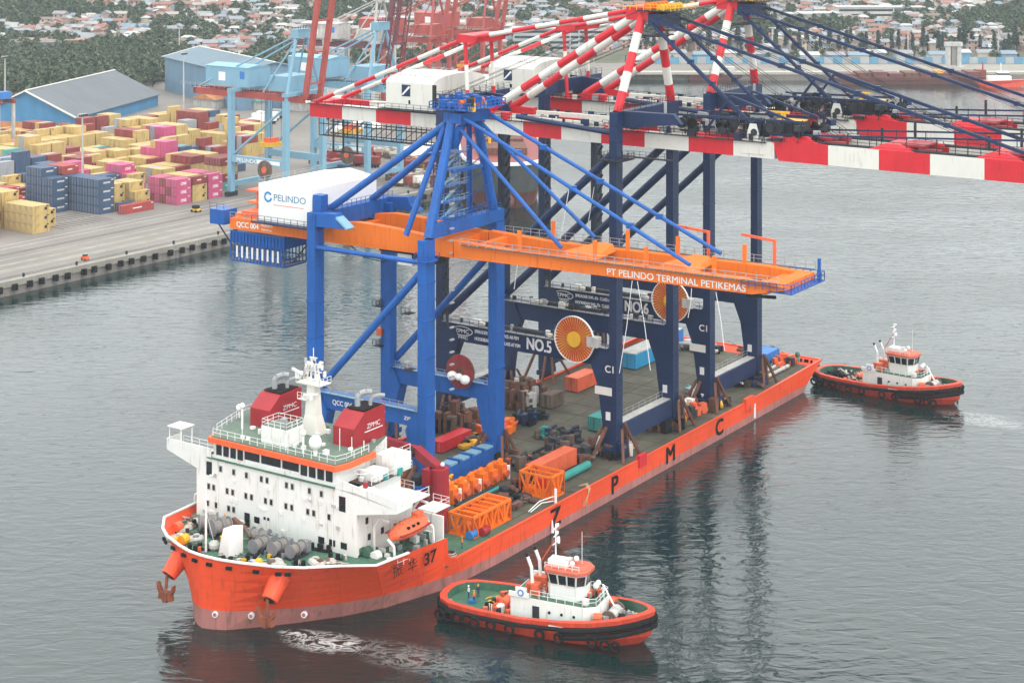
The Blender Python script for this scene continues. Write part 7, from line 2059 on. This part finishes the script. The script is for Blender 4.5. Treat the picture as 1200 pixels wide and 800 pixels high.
# shoreline sheds and trucks behind the fence
for k in range(20):
    x = 80 + k * 15 + rt.uniform(-3, 3); y = 1014 + rt.uniform(-1, 10); L = rt.uniform(8, 14)
    b = MB(); c = ('plaster_blue', 'plaster_white', 'fence_blue', 'plaster_cream', 'tin_blue')[k % 5]; b.box(-L / 2, L / 2, -4, 4, -.5, 4, c); b.add([(-L / 2 - .5, -4.6, 4), (L / 2 + .5, -4.6, 4), (L / 2 + .5, 4.6, 4), (-L / 2 - .5, 4.6, 4), (-L / 2, 0, 5.8), (L / 2, 0, 5.8)], [(0, 1, 5, 4), (1, 2, 5), (2, 3, 4, 5), (3, 0, 4)], ('tin_white', 'tin_grey', 'tin_blue')[k % 3])
    o = b.build('shore_shed'); o.location = (x, y, gz(x, y)); o['label'] = 'small %s shed behind the blue fence of the far shore' % ('pale blue', 'white', 'bright blue', 'cream', 'blue')[k % 5]; o['category'] = 'shed'; o['group'] = 'sheds behind the blue fence'
for k, (u, v, L, H, c, l) in enumerate(((932, 32, 24, 9, 'plaster_white', 'long white two storey building behind the mooring stays'), (958, 31, 26, 9, 'plaster_white', 'white building with band windows beside the long white one'), (1012, 27, 38, 10, 'plaster_white', 'large white flat building on the far hillside'), (1062, 24, 22, 7, 'tin_grey', 'grey hall on the far hillside'),
                                     (640, 60, 40, 13, 'plaster_blue', 'pale blue hall behind the machinery houses'), (690, 52, 30, 12, 'plaster_white', 'white and blue hall behind the crane stays'), (468, 40, 30, 10, 'plaster_cream', 'wide cream building on the hillside'), (18, 62, 55, 6, 'tin_grey', 'long grey roofed hall at the upper left edge'), (60, 58, 42, 6, 'tile_orange', 'long orange roofed hall at the upper left'))):
    y = 1120 if v > 45 else 1180
    for _ in range(20): y = 2050 * (100 - gz(0, y) - 0) / (v + 122)
    x = (u - 600) / 2050 * y
    t = thing('large_building', l, 'building', WORLD, (x, y, gz(x, y)), local=True)
    b = MB(); b.box(-L / 2, L / 2, -8, 8, -4, H, c); w0 = b.build('wall', t)
    b = MB(); b.box(-L / 2 - .6, L / 2 + .6, -8.6, 8.6, H, H + .6, 'tin_white' if 'roofed' not in l else c); b.build('roof', t)
    b = MB()
    for f in range(int(H / 3.2)): b.box(-L / 2 + 1, L / 2 - 1, -8.06, -8, 1.2 + f * 3.2, 2.6 + f * 3.2, 'dark_steel')
    b.build('window_band', w0)
# white twin tower
t = thing('silo_tower', 'white twin column tower standing behind the red brown barge', 'tower', WORLD, (246, 975, 3.6), local=True)
for x in (-3.0, 3.0):
    b = MB(); b.tube((x, 0, 0), (x, 0, 13.4), 1.5, 'cloth_grey', 12); b.build('column', t)
b = MB(); b.box(-4.9, 4.9, -1.8, 1.8, 12.6, 14.8, 'cloth_grey'); b.box(-1.2, 1.2, -1, 1, 2, 12.6, 'winch_rope'); b.box(-6, 6, -2.6, 2.6, -.1, 1.2, 'cloth_grey'); b.build('top_house', t)
# barge and small white vessel
BG_ = Frame(212, 935, R(2))
bt = thing('barge', 'long red brown barge moored along the far shore', 'barge', BG_, local=True)
b = MB(); b.hexa([(-38, -7, -1), (38, -7, -1), (38, 7, -1), (-38, 7, -1), (-41, -8, 3.8), (43, -8, 3.8), (43, 8, 3.8), (-41, 8, 3.8)], 'hull_oxide'); b.box(-40, 42, -8.1, -7.9, 2.4, 2.9, 'rusty'); b.build('hull', bt)
b = MB()
for k in range(9): b.box(-37 + k * 8.4, -30 + k * 8.4, -6.5, 6.5, 3.8, 5.6 + (k % 3) * .4, ('hull_oxide', 'rusty', 'hull_oxide')[k % 3])
b.box(14, 18, -4, 4, 5.6, 6.8, 'reel_gold'); b.build('hatch_cover', bt)
b = MB(); b.tube((40, 0, 5), (40, 0, 11), .4, 'box_red', 6); b.box(36, 41, -3, 3, 3.8, 7, 'box_maroon'); b.build('deckhouse', bt)
V2 = Frame(256, 916, R(-4))
vt = thing('small_vessel', 'small red vessel with white deckhouse in front of the barge', 'boat', V2, local=True)
b = MB(); b.hexa([(-11, -3, -.5), (9, -3, -.5), (9, 3, -.5), (-11, 3, -.5), (-13, -4, 3), (15, -2, 4), (15, 2, 4), (-13, 4, 3)], 'tug_red'); b.build('hull', vt)
b = MB(); b.box(-7, 5, -2.6, 2.6, 3, 5.6, 'white'); b.box(-2, 4, -2, 2, 5.6, 8.0, 'white'); b.box(-2.1, 4.1, -2.1, 2.1, 6.3, 7.2, 'glass'); b.tube((0, 0, 8), (0, 0, 12.5), .2, 'white', 6); b.build('deckhouse', vt)
for x0, y0, L, c, l in ((110, 951, 26, 'hull_oxide', 'brown landing craft at the far left of the opposite shore'), (322, 938, 30, 'box_maroon', 'maroon barge at the right picture edge by the far shore')):
    b = MB(); b.hexa([(-L / 2, -4, -1), (L / 2, -4, -1), (L / 2, 4, -1), (-L / 2, 4, -1), (-L / 2 - 2, -5, 3.6), (L / 2 + 2, -5, 3.6), (L / 2 + 2, 5, 3.6), (-L / 2 - 2, 5, 3.6)], c); b.box(L / 2 - 7, L / 2 - 2, -3, 3, 3.6, 7, 'cloth_grey')
    single(b, 'barge', l, 'barge', Frame(x0, y0, 0), (0, 0, 0), local=True)
# lamp posts and masts on the far shore
lp = MB(); lp.tube((0, 0, 0), (0, 0, 20), .3, 'cloth_grey', 6); lp.box(-2, 2, -.2, .2, 19.6, 20.2, 'cloth_grey')
f0 = None
for u, y in ((668, 1000), (742, 990), (905, 1012), (1064, 1010), (1170, 1030), (210, 1010), (565, 1040)):
    x = (u - 600) / 2050 * y
    if f0 is None: f0 = single(lp, 'lamp_mast', 'thin lamp mast far away behind the cranes', 'lamp mast', WORLD, (x, y, 3.6), 'thin lamp masts on the far shore', local=True)
    else: dup(f0, Vector((x, y, gz(x, y))))
# ================================================================ haze
hm = bpy.data.materials.new('haze_air'); hm.use_nodes = True
hn = hm.node_tree; hn.nodes.clear()
ho = hn.nodes.new('ShaderNodeOutputMaterial'); pv = hn.nodes.new('ShaderNodeVolumePrincipled')
pv.inputs['Color'].default_value = (.84, .93, 1.0, 1); pv.inputs['Density'].default_value = .00009; pv.inputs['Anisotropy'].default_value = .1
hn.links.new(pv.outputs[0], ho.inputs['Volume']); M['haze_air'] = hm
b = MB(); b.box(-5200, 5200, -60, 8800, -4.2, 420, 'haze_air'); kind(b.build('haze'), 'stuff')
for o in bpy.data.objects:
    if 'label' in o and len(o['label'].split()) > 16: print('LONG', o.name, o['label'])
# small hardware that nobody would take apart is kept as stuff parts
for o in bpy.data.objects:
    if o.parent is not None and o.name.split('.')[0] in ('railing', 'walkway', 'hinge_machinery', 'sea_fastening', 'leg_equipment', 'stair_tower', 'stair_scaffold', 'apex_platform', 'service_catwalk', 'service_cage', 'leg_platform', 'lettering', 'roof_gear', 'anchor_winch', 'tow_winch', 'tow_gear', 'antenna', 'rear_platform', 'boom_tip_platform', 'bridge_deck', 'mast_platform', 'boat_deck', 'davit', 'door_bars', 'wheels', 'trolley', 'fairlead', 'window_band', 'gusset', 'emblem', 'rail_clamp', 'house_platform', 'bogie', 'bulwark_rim', 'deck_coaming', 'bridge_wing', 'thruster_mark', 'cable_reel', 'frame', 'core', 'roof_trim', 'service_jib'):
        o['kind'] = 'stuff'
